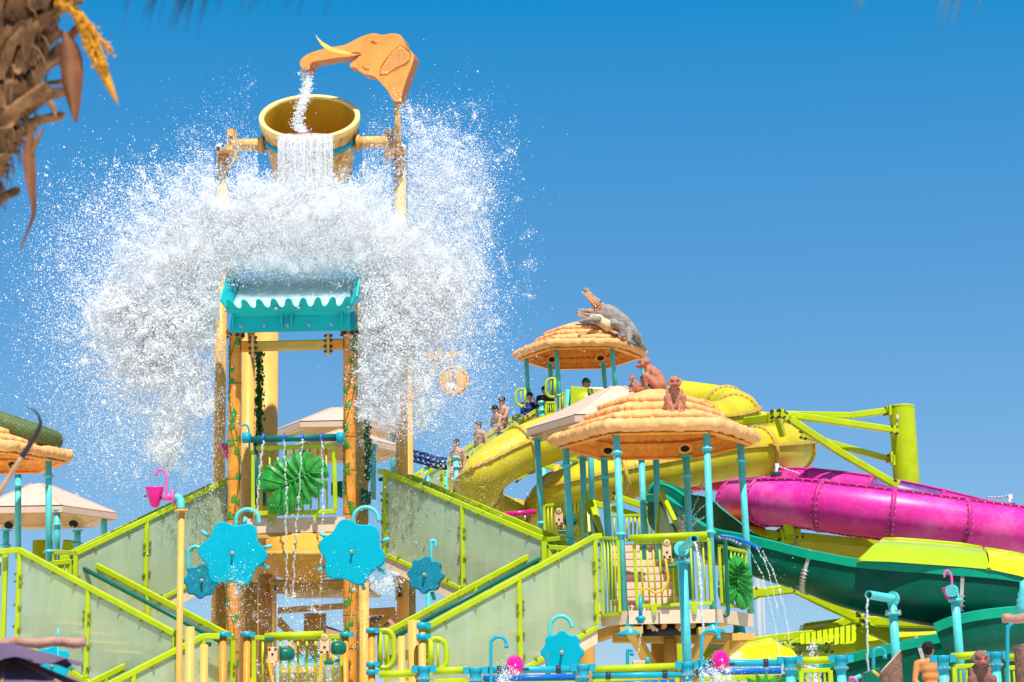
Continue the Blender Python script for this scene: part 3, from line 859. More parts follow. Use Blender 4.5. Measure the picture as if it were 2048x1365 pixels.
# second leaf lobe below, the leaf's lower half
def deck(name, label, pts, Y, th_px, material, cat='deck'):
    P = [at(*p) for p in pts]
    t = thing(name, sum(P, V(0,0,0))/len(P), label, cat)
    m = MB(); m.prism(P, V(0,0,-th_px*mpp(Y))); m.build('floor_slab', material, t)
    return t
def tower_deck():
    Y = 31.8
    a, b = at(494,1038,Y), at(690,1034,Y)
    t = thing('tower_deck', (a+b)/2, 'cream fascia board and floor of tower deck below leaf guard panel', 'deck')
    m = MB(); m.prism([a, b, b+V(0,0,-0.235), a+V(0,0,-0.235)], V(0,0.06,0)); m.build('fascia_board', CREAMB, t)
    zt = a.z-0.02
    m = MB(); m.prism([V(a.x,a.y+0.063,zt), V(b.x,b.y+0.063,zt), V(b.x,b.y+2.9,zt), V(a.x,a.y+2.9,zt)], V(0,0,-0.06)); m.build('floor_plate', OCH, t)
    for i in range(5):
        x = lerp(a.x, b.x, (i+0.5)/5)
        MB().bar(V(x,a.y+0.1,zt-0.14), V(x,a.y+2.8,zt-0.14), 0.08, 0.14).build('joist', OCH, t)
    m = MB(); m.bar(V(a.x,a.y+0.02,zt-0.27), V(b.x,b.y+0.02,zt-0.27), 0.07, 0.06); m.build('edge_beam', OCH, t)
tower_deck()

# orange moulded skirt below the deck
SKIRT = mat('orange_skirt', (0.72,0.33,0.04), 0.45, 0.18, 3)
def skirt():
    Y = 31.55
    t = thing('curved_skirt', at(607,1165,Y), 'orange curved skirt panels hanging below tower deck between cyan flowers', 'skirt')
    def sheet(rows, nm, mt):
        m = MB(); m.grid(rows); m.grid([[p+V(0,0.05,0.01) for p in r_] for r_ in rows])
        e = rows[0]+[r_[-1] for r_ in rows[1:]]+rows[-1][::-1][1:]+[r_[0] for r_ in rows[::-1]][1:]
        m.grid([e, [p+V(0,0.05,0.01) for p in e]]); return m.build(nm, mt, t)
    rows = []
    for j in range(6):
        f = j/5; row = []
        for i in range(17):
            u = i/16; x = lerp(532, 682, u); bul = math.sin(math.pi*u)
            row.append(at(x, lerp(1066, 1106, f), Y+0.25-0.45*bul*f))
        rows.append(row)
    sheet(rows, 'upper_panel', SKIRT)
    MB().tube([at(lerp(530,684,i/16), 1108, Y+0.22-0.45*math.sin(math.pi*i/16)) for i in range(17)], 0.045, 8).build('seam_rail', OCH, t)
    rows = []
    for j in range(6):
        f = j/5; row = []
        for i in range(17):
            u = i/16; x = lerp(530, 684, u); bul = math.sin(math.pi*u)
            row.append(at(x, lerp(1112, 1142+24*bul, f), Y+0.2-0.45*bul+0.35*f))
        rows.append(row)
    sheet(rows, 'lower_panel', SKIRT)
skirt()

# underside framing behind the skirt
def frame_beams():
    spec = [((545,1172),(740,1172),33.6,0.20,'wide ochre beam below the orange skirt'),
            ((560,1245),(640,1330),34.6,0.13,'ochre knee brace slanting down to centre column, left one'),
            ((720,1235),(650,1320),34.6,0.13,'ochre knee brace slanting down to centre column, right one'),
            ((720,1226),(790,1222),34.2,0.12,'short ochre beam right of right bamboo post'),
            ((742,1262),(790,1222),34.2,0.10,'short ochre brace right of right bamboo post'),
            ((560,1222),(720,1210),34.9,0.10,'thin ochre beam in shade under tower deck')]
    for a, b, Y, w, lab in spec:
        p, q = at(*a, Y), at(*b, Y)
        t = thing('frame_beam', (p+q)/2, lab, 'beam', 'ochre framing under the tower')
        MB().bar(p, q, w, w).build('section', OCH, t)
        e = MB(); e.box(p, 0.06, w*1.25, w*1.25); e.build('end_plate', OCH, t)
    # fish-eye bracket plates with two bolt holes
    for px, py, Y, lab in ((552,1178,33.3,'ochre bracket plate with dark bolt under skirt, left side'),(800,1185,33.5,'ochre bracket plate with two dark bolts beside brown column')):
        p = at(px, py, Y)
        t = thing('bracket_plate', p, lab, 'bracket', 'bracket plates under the tower')
        MB().box(p, 0.15, 0.05, 0.26 if px > 700 else 0.16).build('plate', OCH, t)
        for dz in ((0.06,-0.05) if px > 700 else (0.0,)):
            m = MB(); m.cyl(p+V(0,-0.02,dz), p+V(0,-0.06,dz), 0.035, n=10); m.build('bolt', BOLTD, t)
    m = MB(); m.prism([at(556,1180,33.9), at(742,1178,33.9), at(742,1178,33.9)+V(0,2.5,0.1), at(556,1180,33.9)+V(0,2.5,0.1)], V(0,0,-0.05))
    tag(m.build('deck_soffit', OCH), 'ochre soffit sheet in the shade under tower deck', 'soffit')
frame_beams()

# dark teal spray bar with four nozzles
def spray_bar():
    Y = 31.65
    a, b = at(502,880,Y), at(672,874,Y); k = mpp(Y)
    t = thing('spray_bar', (a+b)/2, 'dark teal spray pipe with four blue nozzles between bamboo posts', 'spray pipe')
    MB().cyl(a, b, 6.5*k, n=14).build('pipe', TEALD, t)
    for px, e in ((493,a),(681,b)):
        c = at(px, 876, Y)
        m = MB(); m.cyl(c+V(-0.06,0,0), c+V(0.06,0,0), 11*k, n=14); m.box(c+V(0,0.05,0), 0.14, 0.16, 0.12); m.build('clamp', TEALB, t)
    for px in (527, 568, 605, 643):
        p = at(px, 876, Y-0.03)
        m = MB(); m.tube([p+V(0,0,0.06), p+V(0,-0.05,0.03), p+V(-0.01,-0.08,-0.05)], [0.022,0.024,0.02], 8); m.build('nozzle', BLUEN, t)
    MB().cyl(at(511,880,Y+0.1), at(512,1010,Y+0.1), 5*k, n=10).build('feed_pipe', TEALD, t)
    MB().tube(spline([at(484,852,Y+0.1), at(492,850,Y+0.1), at(498,862,Y+0.1), at(499,900,Y+0.1)],6), 2.2*k, 8).build('feed_hose', TEALB, t)
spray_bar()

# things seen standing on the tower deck
def dark_boxes():
    for pts, Y, lab in ((((662,965),(684,962),(684,995),(662,990)),32.8,'dark green panel box beside right bamboo post on tower deck'),
                        (((722,975),(742,985),(740,1008),(722,1005)),32.9,'small dark green panel behind ochre column'),
                        (((521,975),(532,975),(532,1010),(521,1010)),32.9,'dark green panel left of leaf relief on tower deck')):
        P = [at(x,y,Y) for x,y in pts]
        m = MB(); m.prism(P, V(0,0.2,0), bevel=0.015); tag(m.build('panel_box', GRND), lab, 'panel', 'dark green panels of the deck')
dark_boxes()
# ================================================================== stair flights with frosted guard panels
def flight(label, low, high, wv, H, posts, nsteps, handrail=True, ext_hi=None, stringer=True, group='stair flights with frosted panels', panel_mat=None):
    """low/high: (px, py, Y) of the near top rail; wv: world offset to the far side; H: panel height."""
    A, B = at(*low), at(*high); h = V(0,0,-H); wv = Vector(wv)
    t = thing('stair_flight', A+h, label, 'stairs', group)
    W = 0.085; pm = panel_mat or FROST
    d = (B-A); dn = d.normalized(); nrm = V(d.y, -d.x, 0).normalized()
    if nrm.y > 0: nrm = -nrm
    for side, off in ((0, V(0,0,0)), (1, wv)):
        a, b = A+off, B+off
        MB().bar(a, b, W*0.9, W).build('top_rail', LIME, t)
        if ext_hi is not None:
            e = Vector(ext_hi); MB().bar(b, b+e, W*0.9, W).build('top_rail', LIME, t)
        MB().bar(a+h, b+h, W*0.8, W*0.8).build('bottom_rail', LIME, t)
        clips = []
        fr = sorted(posts)
        for f in fr:
            p = a+d*f
            MB().bar(p+V(0,0,-W*0.5), p+h+V(0,0,W*0.4), W*0.85, W*0.85, up=YA).build('post', LIME, t)
            for z in (0.28, 0.36, 0.62, 0.86):
                for s in (-1, 1): clips.append(p+V(0,0,-H*z)+dn*(s*W*0.62))
        for i in range(len(fr)-1):
            p, q = a+d*fr[i]+dn*W*0.45, a+d*fr[i+1]-dn*W*0.45
            m = MB(); m.prism([p+V(0,0,-W*0.52), q+V(0,0,-W*0.52), q+h+V(0,0,W*0.42), p+h+V(0,0,W*0.42)], -nrm*0.012)
            m.build('frosted_panel', pm, t)
            n = max(2, int((q-p).length/0.42))
            for j in range(n):
                clips.append(lerp(p, q, (j+0.5)/n)+V(0,0,-W*0.75)); clips.append(lerp(p, q, (j+0.5)/n)+h+V(0,0,W*0.7))
        m = MB()
        for c in clips:
            m.box(c+nrm*0.02, 0.05, 0.03, 0.045); m.cyl(c+nrm*0.03, c+nrm*0.055, 0.014, n=6)
        tag(m.build('panel_clips', CLIP, t), kind='stuff')
        if stringer:
            m = MB(); m.prism([a+h+V(0,0,-W*0.42), b+h+V(0,0,-W*0.42), b+h+V(0,0,-0.24), a+h+V(0,0,-0.24)], -nrm*0.05 if side == 0 else nrm*0.05)
            m.build('stringer', CREAMB, t)
    # steps
    run = V(d.x, d.y, 0)
    for i in range(nsteps):
        f0, f1 = i/nsteps, (i+1)/nsteps
        z = A.z+d.z*f1-H+0.36
        p, q = A+run*f0, A+run*f1
        ins = wv*0.022
        c = [V(p.x,p.y,z)+ins, V(q.x,q.y,z)+ins, V(q.x,q.y,z)+wv*0.97, V(p.x,p.y,z)+wv*0.97]
        m = MB(); m.prism([c[0]+(c[1]-c[0])*0.0, c[1]+run/nsteps*0.25, c[2]+run/nsteps*0.25, c[3]], V(0,0,-0.26)); so = m.build('step', STEPY, t)
        n_ = MB(); n_.bar(c[0]+V(0,0,0.012), c[3]+V(0,0,0.012), 0.05, 0.02); n_.build('nosing', STEPS, so)
    if handrail:
        off = wv*0.14; zz = V(0,0,-0.10)
        a, b = A+off+zz, B+off+zz
        MB().tube([a-dn*0.1, a, b, b+V(dn.x,dn.y,0)*0.2], 0.035, 10).build('handrail', GRND, t)
        off = wv*0.86
        MB().tube([A+off+zz, B+off+zz], 0.035, 10).build('handrail', GRND, t)
    return t

s30, c30 = 0.5, 0.866
flight('frosted stair flight going down left from tower deck', (152,1107,31.2), (459,959,32.6), V(-s30*0.8,c30*0.8,0), 1.40, (0.0,0.45,1.0), 9)
flight('frosted stair flight at far left dropping right towards yellow spinner pole', (350,1268,29.0), (40,1101,30.4), V(s30*1.35,c30*1.35,0), 1.36, (0.0,0.545,1.0), 9, ext_hi=V(-0.32,-0.05,-0.02))
flight('lowest frosted stair flight leaving bottom edge left of tower', (120,1419,27.6), (407,1273,28.9), V(-s30*1.2,c30*1.2,0), 1.25, (0.0,0.5,1.0), 8, ext_hi=V(0.22,0.05,0))
flight('frosted stair flight going down right from tower deck', (1087,1078,31.2), (770,944,32.6), V(s30*0.8,c30*0.8,0), 1.36, (0.0,0.50,1.0), 9, ext_hi=V(-0.12,0,0.005))
flight('wide frosted stair flight rising right to barred platform', (857,1253,29.0), (1190,1073,30.4), V(-s30*1.35,c30*1.35,0), 1.37, (0.0,0.53,1.0), 9, ext_hi=V(0.10,0.02,0))
PANB = FROST
flight('far stair flight with children climbing to crocodile canopy', (921,920,43.2), (1078,818,43.6), V(-0.5,0.9,0), 0.85, (0.0,0.5,1.0), 8, ext_hi=V(0.1,0,0), handrail=False, stringer=False)
flight('far lower stair flight half hidden by the spray', (800,985,41.0), (885,925,41.6), V(-0.4,0.9,0), 0.85, (0.0,1.0), 6, handrail=False, stringer=False)

# small landing rails where the flights meet
def small_rail(label, tl, tr, h, Y, nb, Y2=None):
    a, b = at(*tl, Y), at(*tr, Y2 or Y)
    t = thing('landing_rail', (a+b)/2-V(0,0,h), label, 'guard rail', 'short landing rails')
    w = 0.075
    MB().bar(a, b, w, w).build('top_rail', LIME, t)
    for p in (a, b): MB().bar(p+V(0,0,-w*0.5), p-V(0,0,h), w*0.95, w*0.95, up=YA).build('upright', LIME, t)
    for i in range(nb):
        p = lerp(a, b, (i+1)/(nb+1)); MB().cyl(p, p-V(0,0,h), 0.016, n=8).build('bar', LIME, t)
    MB().bar(a-V(0,0,h), b-V(0,0,h), w*0.9, w*0.9).build('bottom_rail', LIME, t)
small_rail('short lime rail on left landing, the upper and farther one', (109,1104), (152,1107), 1.0, 32.0, 4, 31.4)
small_rail('short lime rail on left landing, the lower and nearer one', (103,1127), (140,1124), 0.95, 30.9, 4, 31.2)
small_rail('short lime rail on right landing, the upper and farther one', (1090,1080), (1128,1077), 1.0, 31.3, 4, 31.8)
small_rail('short lime rail on right landing, the lower and nearer one', (1100,1095), (1142,1098), 0.95, 31.1, 3, 30.9)
small_rail('lime rail strip at far left edge before frosted panel', (-20,1106), (12,1103), 1.36, 30.5, 2)

# loop shaped hand holds
def hand_hold(label, x0, y0, x1, y1, Y, rp=5.5, group='looped lime hand holds'):
    k = mpp(Y)
    def P(u, v): return at(lerp(x0,x1,u), lerp(y0,y1,v), Y)
    t = thing('hand_hold', P(0,1), label, 'hand hold', group)
    r = rp*k
    MB().tube(spline([P(0,1), P(0.55,1.0), P(0.95,0.82), P(1.0,0.5), P(0.95,0.18), P(0.55,0.0), P(0,0)], 6), r, 10).build('loop', LIME, t)
    MB().tube([P(0,-0.02), P(0,1.02)], r, 10).build('upright', LIME, t)
    MB().cyl(P(0.45,0.02), P(0.45,0.98), r*0.45, n=8).build('bar', LIME, t)
hand_hold('lime looped hand hold at tower foot right of bamboo post', 760, 1262, 788, 1335, 29.5)
hand_hold('lime looped hand hold in front of wide right stair panel', 862, 1279, 893, 1340, 28.6)
hand_hold('lime looped hand hold left of boy in navy shirt', 1050, 779, 1032, 812, 43.3, 2.6)
hand_hold('lime looped hand hold hiding child in dark clothes', 1110, 758, 1092, 794, 43.0, 2.8)

# ------------------------------------------------------------------ cyan flower panels with hook pipes
def lobed(c, r, n, amp, ph, u, w, N=96, sharp=1.0):
    pts = []
    for i in range(N):
        a = 2*math.pi*i/N
        s = math.cos(n*a+ph); s = math.copysign(abs(s)**sharp, s)
        rr = r*(1+amp*s); pts.append(c+u*(math.cos(a)*rr)+w*(math.sin(a)*rr))
    return pts
def flower(label, px, py, Y, rpx, n, amp, ph, material, edge, hook=None, yaw=0.0, sharp=1.0, spouts=(), thick=0.075, shaft=0.6, group='cyan flower water panels', tilt=0.0):
    k = mpp(Y); c = at(px, py, Y); r = rpx*k
    M = Matrix.Rotation(yaw, 3, 'Z') @ Matrix.Rotation(tilt, 3, 'X')
    u, w, nn = M@XA, M@ZA, M@V(0,1,0)
    t = thing('flower_panel', c-V(0,0,r), label, 'flower panel', group)
    pts = lobed(c, r, n, amp, ph, u, w, sharp=sharp)
    m = MB(); m.prism(pts, nn*thick, bevel=0.018, smooth=False); m.build('flower_plate', material, t)
    m = MB(); m.prism([p+nn*(thick+0.003) for p in lobed(c, r*0.985, n, amp, ph, u, w, sharp=sharp)], nn*0.03); m.build('back_plate', edge, t)
    m = MB(); m.cyl(c-nn*0.07, c, 0.016, n=10); m.cyl(c-nn*0.015, c, 0.032, n=12); m.ball(c-nn*0.07, 0.022, n=10, m=6); m.build('hub_bolt', BOLT, t)
    m = MB(); m.cyl(c+nn*(thick+0.034), c+nn*(thick+shaft), 0.05, n=10); m.build('shaft', TEALB, t)
    for a in spouts:
        q = c+(u*math.cos(a)+w*math.sin(a))*r*0.98+nn*(thick+0.05)
        e = q+(u*math.cos(a)+w*math.sin(a))*0.13
        m = MB(); m.cyl(q, e, 0.03, n=8); m.build('nozzle', TEAL, t)
    if hook:
        P = [at(x, y, Y+thick+0.08) for x, y in hook]
        MB().tube(spline(P, 7), 4.2*k, 10).build('hook_pipe', TEAL, t)
    return t
def arc(x0, x1, ytop, ybase0, ybase1):
    """Hook outline: up from (x0, ybase0), over, down to (x1, ybase1)."""
    c = (x0+x1)/2; r = (x1-x0)/2
    return [(x0, ybase0)] + [(c-r*math.cos(a), ytop+abs(r)-abs(r)*math.sin(a)) for a in [math.pi*i/6 for i in range(7)]] + [(x1, ybase1)]
flower('large cyan flower panel in front of left bamboo post', 465, 1107, 30.4, 62, 6, 0.105, 0.55, CYAN, CYAND, arc(472,518,1019,1060,1047), yaw=0.06, spouts=(0.2,1.25,2.5,3.6,4.9,5.9))
flower('large cyan flower panel in front of right bamboo post', 704, 1104, 30.4, 62, 6, 0.095, 1.6, CYAN, CYAND, arc(706,757,1015,1062,1042), yaw=-0.03, spouts=(0.35,2.6,3.6,5.0,5.7))
flower('worn blue-teal wheel partly behind left large cyan flower', 403, 1162, 31.3, 33, 8, 0.07, 0.4, CYAND, TEALB, arc(377,405,1094,1142,1096), yaw=0.25, sharp=0.6, spouts=(1.0,))
flower('worn blue-teal wheel in front of right tower stair', 850, 1150, 31.0, 35, 8, 0.075, 1.0, CYAND, TEALB, arc(862,871,1082,1128,1095), yaw=-0.2, sharp=0.6, spouts=(5.0,))
flower('cyan wheel behind front rail at foot of wide right stair', 1124, 1305, 28.2, 40, 8, 0.07, 0.2, CYAN, CYAND, arc(1101,1143,1233,1290,1253), yaw=-0.15, sharp=0.6)
flower('cyan wheel above mauve parasol at bottom left', 104, 1330, 27.5, 36, 8, 0.08, 0.8, CYAN, CYAND, None, yaw=0.2, sharp=0.6)
def wheel_boxes():
    for pts, Y, mt, lab in ((((1087,1302),(1101,1299),(1099,1330),(1094,1334)),28.05,TEALB,'dark hopper on the cyan wheel by front rail'),
                            (((112,1312),(122,1312),(121,1325),(113,1325)),27.3,WOODP,'small brown hopper on the bottom left cyan wheel')):
        m = MB(); m.prism([at(x,y,Y) for x,y in pts], V(0,0.08,0), bevel=0.01); tag(m.build('wheel_hopper', mt), lab, 'hopper', 'hoppers on the wheels')
    Y = 27.2; t = thing('drip_pipe', at(116,1278,Y)-V(0,0,0.7), 'thin light teal pipe standing above bottom left cyan wheel', 'pipe')
    MB().cyl(at(116,1258,Y), at(116,1278,Y), 0.018, n=8).build('outlet', TEAL, t); MB().cyl(at(116,1278,Y), at(116,1340,Y), 0.012, n=8).build('stem', TEAL, t)
wheel_boxes()

# ------------------------------------------------------------------ yellow pole with pink tipping cup
def cup(parent, c, rt, rb, h, axis, material, wall=0.012):
    m = MB()
    prof = [(rt-wall, 0.0), (rt, 0.0), (rt*1.03, -0.01), (lerp(rt,rb,0.5)*1.02, -h*0.55), (rb, -h*0.88), (rb*0.6, -h*0.98), (0.001, -h)]
    m.lathe(prof, c, axis, 24); m.lathe([(rt-wall,0.0),(lerp(rt,rb,0.5)*0.98,-h*0.55),(rb*0.9,-h*0.86),(0.001,-h*0.93)], c, axis, 24)
    return m.build('cup', material, parent, fix=False)
def spinner_pole():
    Y = 28.6; k = mpp(Y)
    vp = vpost('spinner_pole', 363, 1024, Y, 6.3, YEL, 'yellow pole with teal elbow carrying pink tipping cup', 'pole')
    e = at(361, 1015, Y)
    m = MB(); m.cyl(at(363,1020,Y), at(363,1024,Y), 14*k, n=18); m.build('cap_flange', YEL, vp)
    t = vp
    MB().tube(spline([at(362,1019,Y), at(361,1003,Y), at(357,996,Y), at(350,995,Y)],5), 8*k, 14).build('elbow', TEAL, t)
    p = thing('tipping_cup', at(310,1014,Y), 'magenta tipping cup with hooked pipe on pole left of tower', 'cup')
    m = MB(); m.cyl(at(347,995,Y)+V(0.02,0,0), at(347,995,Y)-V(0.02,0,0), 14*k, n=22); m.build('flange_disc', PINKP, p)
    MB().cyl(at(347,995,Y), at(325,995,Y), 6.5*k, n=14).build('arm', PINKP, p)
    MB().tube(spline([at(333,990,Y), at(333,958,Y), at(331,948,Y), at(323,940,Y), at(315,943,Y), at(312,952,Y)],6), 2.6*k, 8).build('hook_pipe', PINKP, p)
    cup(p, at(309.5,974,Y), 18*k, 9*k, 42*k, (0.0,-0.12,1), PINK)
    m = MB(); m.cyl(at(292,993,Y), at(289,993,Y), 3*k, n=8); m.cyl(at(322,994,Y), at(326,994,Y), 5*k, n=10); m.build('pivot', BOLTD, p)
spinner_pole()
def half_hidden_cup():
    Y = 32.2; k = mpp(Y)
    p = thing('tipping_cup', at(452,930,Y), 'tilted magenta cup peeping out left of left bamboo post', 'cup')
    cup(p, at(452,884,Y), 13*k, 6*k, 44*k, (-0.22,-0.1,1), PINK)
    m = MB(); m.bar(at(440,886,Y-0.12), at(464,883,Y-0.12), 0.03, 0.03); m.build('crossbar', TEALB, p)
    MB().tube([at(449,888,Y-0.12), at(452,904,Y-0.14), at(458,908,Y-0.1)], 1.5*k, 6).build('strap', BOLTD, p)
    t = thing('side_plate', at(451,1000,Y), 'narrow dark teal plate left of left bamboo post', 'plate')
    m = MB(); m.prism([at(452,975,Y), at(456,973,Y), at(456,1010,Y), at(452,1012,Y)], V(0,0.1,0)); m.build('plate', TEALB, t)
half_hidden_cup()

# ================================================================== canopies
def hexr(th, blend):
    a = (th % (math.pi/3)) - math.pi/6
    return blend*math.cos(math.pi/6)/math.cos(a)+(1-blend)
def post_at(parent, top, bot, r, flanges, material=None, top_plate=True):
    material = material or TEAL
    po = MB().cyl(bot, top, r, n=14).build('post', material, parent)
    d = (top-bot).normalized()
    for f in flanges:
        p = lerp(top, bot, f)
        MB().cyl(p-d*0.014, p+d*0.014, r*1.7, n=16).cyl(p-d*0.035, p+d*0.035, r*1.12, n=14).build('flange', material, po)
    if top_plate: MB().cyl(top-d*0.02, top+d*0.01, r*1.8, n=16).build('top_plate', material, po)
    return po
def thatch_canopy(name, label, cx, cy, Y, rpx, hpx, posts, seed, tiers=(0.50,0.64,0.78), holes=(), yaw=0.0, rpost=6.6, lipk=0.062, tilt=0.0):
    """Moulded straw-look roof: cap, ruffled tiers, thick rim and a coffered underside. posts: (x_top, y_top, Y, x_bot, y_bot, flange fractions)."""
    rnd = random.Random(seed); off = rnd.random()*50
    k = mpp(Y, cy); c = at(cx, cy, Y); Rr = rpx*k; h = hpx*k; N = 300
    t = thing(name, c, label, 'canopy', 'straw-look canopies')
    def ruf(th, sc, ph): return mnoise.noise(V(math.cos(th)*sc+off, math.sin(th)*sc+ph, ph*1.7))
    def pt(f, z, th, jr=0.0, jz=0.0):
        r_ = Rr*(f+jr)*hexr(th+yaw, 0.78)
        return c+V(math.cos(th)*r_, math.sin(th)*r_, z+jz + tilt*math.cos(th)*r_)
    ths = [2*math.pi*i/N for i in range(N)]
    def zf(f): return h*(1-math.sqrt(f*f+0.012))*1.04+0.02
    fs = [0.0]+list(tiers)+[0.93]
    for i in range(len(fs)-1):
        f0, f1 = max(0, fs[i]-0.06), fs[i+1]
        lift = 0.085*(len(fs)-2-i)*Rr/1.7
        rows = []
        nr = 7
        for j in range(nr):
            f = lerp(f0, f1, j/(nr-1))
            rows.append([pt(f, zf(f)+lift, th, 0, 0.012*ruf(th,5,i+f*6)) for th in ths])
        e = 0.040*Rr
        rows.append([pt(f1, zf(f1)+lift-e*0.5, th, 0.034+0.055*ruf(th,15,i)+0.026*ruf(th,38,i+3), 0.045*ruf(th,13,i+9)) for th in ths])
        rows.append([pt(f1, zf(f1)+lift-e*1.6, th, 0.022+0.055*ruf(th,15,i)+0.026*ruf(th,38,i+3), 0.02*ruf(th,22,i+9)) for th in ths])
        rows.append([pt(f1, zf(f1)+lift-e*2.0, th, -0.05, 0.0) for th in ths])
        MB().grid(rows, closed_u=True).build('thatch_cap' if i == 0 else 'thatch_tier', THATCH, t, fix=False)
    # rim: a rolled ruffled lip
    lr = Rr*lipk; rows = []
    for j in range(11):
        a = math.pi*0.62 - j/10*math.pi*1.45
        rows.append([pt(0.93+ (math.cos(a)*lr)/Rr, zf(0.94)-lr*0.5+math.sin(a)*lr, th,
                        0.020*ruf(th,18,j*0.16+5)+0.015*ruf(th,46,2+j*0.05)*(1 if j > 1 else 0.4), 0.020*ruf(th,20,4+j*0.08)+0.02*ruf(th,8,1)) for th in ths])
    MB().grid(rows, closed_u=True).build('thatch_rim', THATCH, t, fix=False)
    # underside: flat frame then a coffered dome with terraces
    rows = []
    prof = [(0.91,-0.06),(0.88,-0.06),(0.872,0.0),(0.866,0.08),(0.80,0.075),(0.79,0.11),(0.778,0.20),(0.68,0.19),(0.67,0.22),(0.655,0.31),(0.54,0.30),(0.53,0.33),(0.515,0.41),(0.36,0.40),(0.0,0.5)]
    for f, z in prof:
        rows.append([pt(f, z*Rr*0.62-lr*0.55, th, 0.020*ruf(th,30,f*2), (0.05*ruf(th,14,f*7)+0.03*ruf(th,40,f*3))*(1.0 if f < 0.86 else 0.1)) for th in ths])
    MB().grid(rows, closed_u=True).build('underside', THATCHU, t, fix=False)
    for i in range(6):
        a, b = i*math.pi/3-yaw, (i+1)*math.pi/3-yaw
        z0 = -0.068*Rr*0.62-lr*0.55
        m = MB(); m.bar(pt(0.885, z0, a+0.02), pt(0.885, z0, b-0.02), 0.05*Rr, 0.02); m.build('edge_board', THATCHU, t)
    for hx, hy, hY in holes:
        p = at(hx, hy, hY); M = MB()
        M.lathe([(0.001,0),(0.072,0)], p, (0,-0.6,-0.8), 18); M.build('speaker_hole', BLACK, t)
        m = MB(); m.lathe([(0.085,-0.01),(0.10,0.01),(0.12,0.0),(0.12,-0.02)], p, (0,-0.6,-0.8), 18); m.build('hole_ring', THATCHU, t)
    for (xt, yt, Yt, xb, yb, fl) in posts:
        post_at(t, at(xt,yt,Yt), at(xb,yb,Yt), rpost*mpp(Yt), fl)
    return t
def cream_canopy(label, cx, cy, Y, rpx, hpx, posts, holes=(), yaw=0.0, flat=0.14):
    k = mpp(Y, cy); c = at(cx, cy, Y); Rr = rpx*k; h = hpx*k
    t = thing('cream_canopy', c, label, 'canopy', 'plain cream canopies')
    def pt(f, z, i): 
        a = i*math.pi/3+yaw; return c+V(math.cos(a)*Rr*f, math.sin(a)*Rr*f, z)
    for i in range(6):
        m = MB(); m.prism([pt(1,0.07,i), pt(1,0.07,i+1), pt(flat,h*0.93,i+1), pt(flat,h*0.93,i)], V(0,0,-0.02)); m.build('roof_panel', CREAM, t)
        m = MB(); m.prism([pt(1,0.07,i), pt(1,0.07,i+1), pt(1,-0.06,i+1), pt(1,-0.06,i)], -(pt(1,0,i)+pt(1,0,i+1)-2*c).normalized()*0.04); m.build('fascia', CREAM, t)
        m = MB(); m.prism([pt(0.97,-0.05,i), pt(0.97,-0.05,i+1), pt(0.80,-0.02,i+1), pt(0.80,-0.02,i)], V(0,0,-0.02)); m.build('soffit_board', CREAMU, t)
        m = MB(); m.prism([pt(0.80,-0.02,i), pt(0.80,-0.02,i+1), pt(0.2,h*0.7,i+1), pt(0.2,h*0.7,i)], V(0,0,0.015)); m.build('lining_panel', CREAMU, t)
        MB().bar(pt(0.99,0.07,i), pt(flat,h*0.935,i), 0.04, 0.03).build('ridge', CREAM, t)
    m = MB(); m.add([pt(flat,h*0.93,i) for i in range(6)]+[c+V(0,0,h)], [(i,(i+1)%6,6) for i in range(6)]); m.build('cap', CREAM, t)
    for hx, hy, hY in holes:
        p = at(hx, hy, hY)
        m = MB(); m.lathe([(0.001,0),(0.09,0)], p, (0,-0.7,-0.7), 18); m.build('speaker_hole', BLACK, t)
    for (xt, yt, Yt, xb, yb, fl) in posts:
        post_at(t, at(xt,yt,Yt), at(xb,yb,Yt), 6.3*mpp(Yt), fl)
    return t

# front monkey canopy over the barred platform
thatch_canopy('straw_canopy', 'straw-look canopy with three monkey statues on top', 1310, 878, 31.5, 214, 72, [
    (1232,858,30.25,1250,1236,(0.13,0.565)), (1412,853,30.25,1427,1232,(0.12,0.565)),
    (1131,892,31.5,1147,1180,(0.14,0.66)), (1480,880,31.5,1502,1228,(0.12,)),
    (1208,918,32.75,1224,1200,(0.13,)), (1372,912,32.75,1384,1200,(0.14,))], 3,
    holes=((1216,902,32.3),(1370,898,32.3)), rpost=7.0)
thatch_canopy('straw_canopy', 'highest straw-look canopy with crocodile statue on top', 1160, 708, 44.0, 136, 46, [
    (1112,690,43.1,1120,818,(0.50,0.80)), (1223,685,43.1,1232,790,()), (1052,712,44.0,1056,800,(0.80,)),
    (1284,705,44.0,1290,790,()), (1100,730,44.9,1104,800,()), (1206,728,44.9,1212,790,())], 8,
    holes=((1104,720,44.6),(1201,717,44.6)), rpost=4.6)
thatch_canopy('straw_canopy', 'straw-look canopy at left edge with green snake on top', -30, 915, 31.6, 178, 60, [
    (97,917,31.4,98,1130,(0.17,0.88)), (36,945,33.2,36,1120,(0.16,))], 15, holes=((26,931,32.6),), rpost=6.4)
cream_canopy('cream six-sided canopy behind snake canopy at left edge', 76, 1036, 37.5, 158, 70, [
    (114,1020,36.3,114,1110,(0.34,)), (155,1062,38.6,155,1095,(0.8,)), (208,1036,37.5,208,1075,()), (12,1062,38.6,12,1105,(0.7,))],
    holes=((17,1051,38.2),(147,1048,38.2)), yaw=0.0)
cream_canopy('pale cream canopy seen through tower, the higher one', 676, 866, 41.0, 128, 52, [(786,866,41.0,786,960,(0.3,)), (604,872,40,604,960,())])
cream_canopy('pale cream canopy seen through tower, the lower one', 690, 904, 37.5, 122, 46, [(797,905,37.5,797,1000,()), (606,895,36.6,606,1010,(0.2,)), (746,890,36.6,746,1000,())])
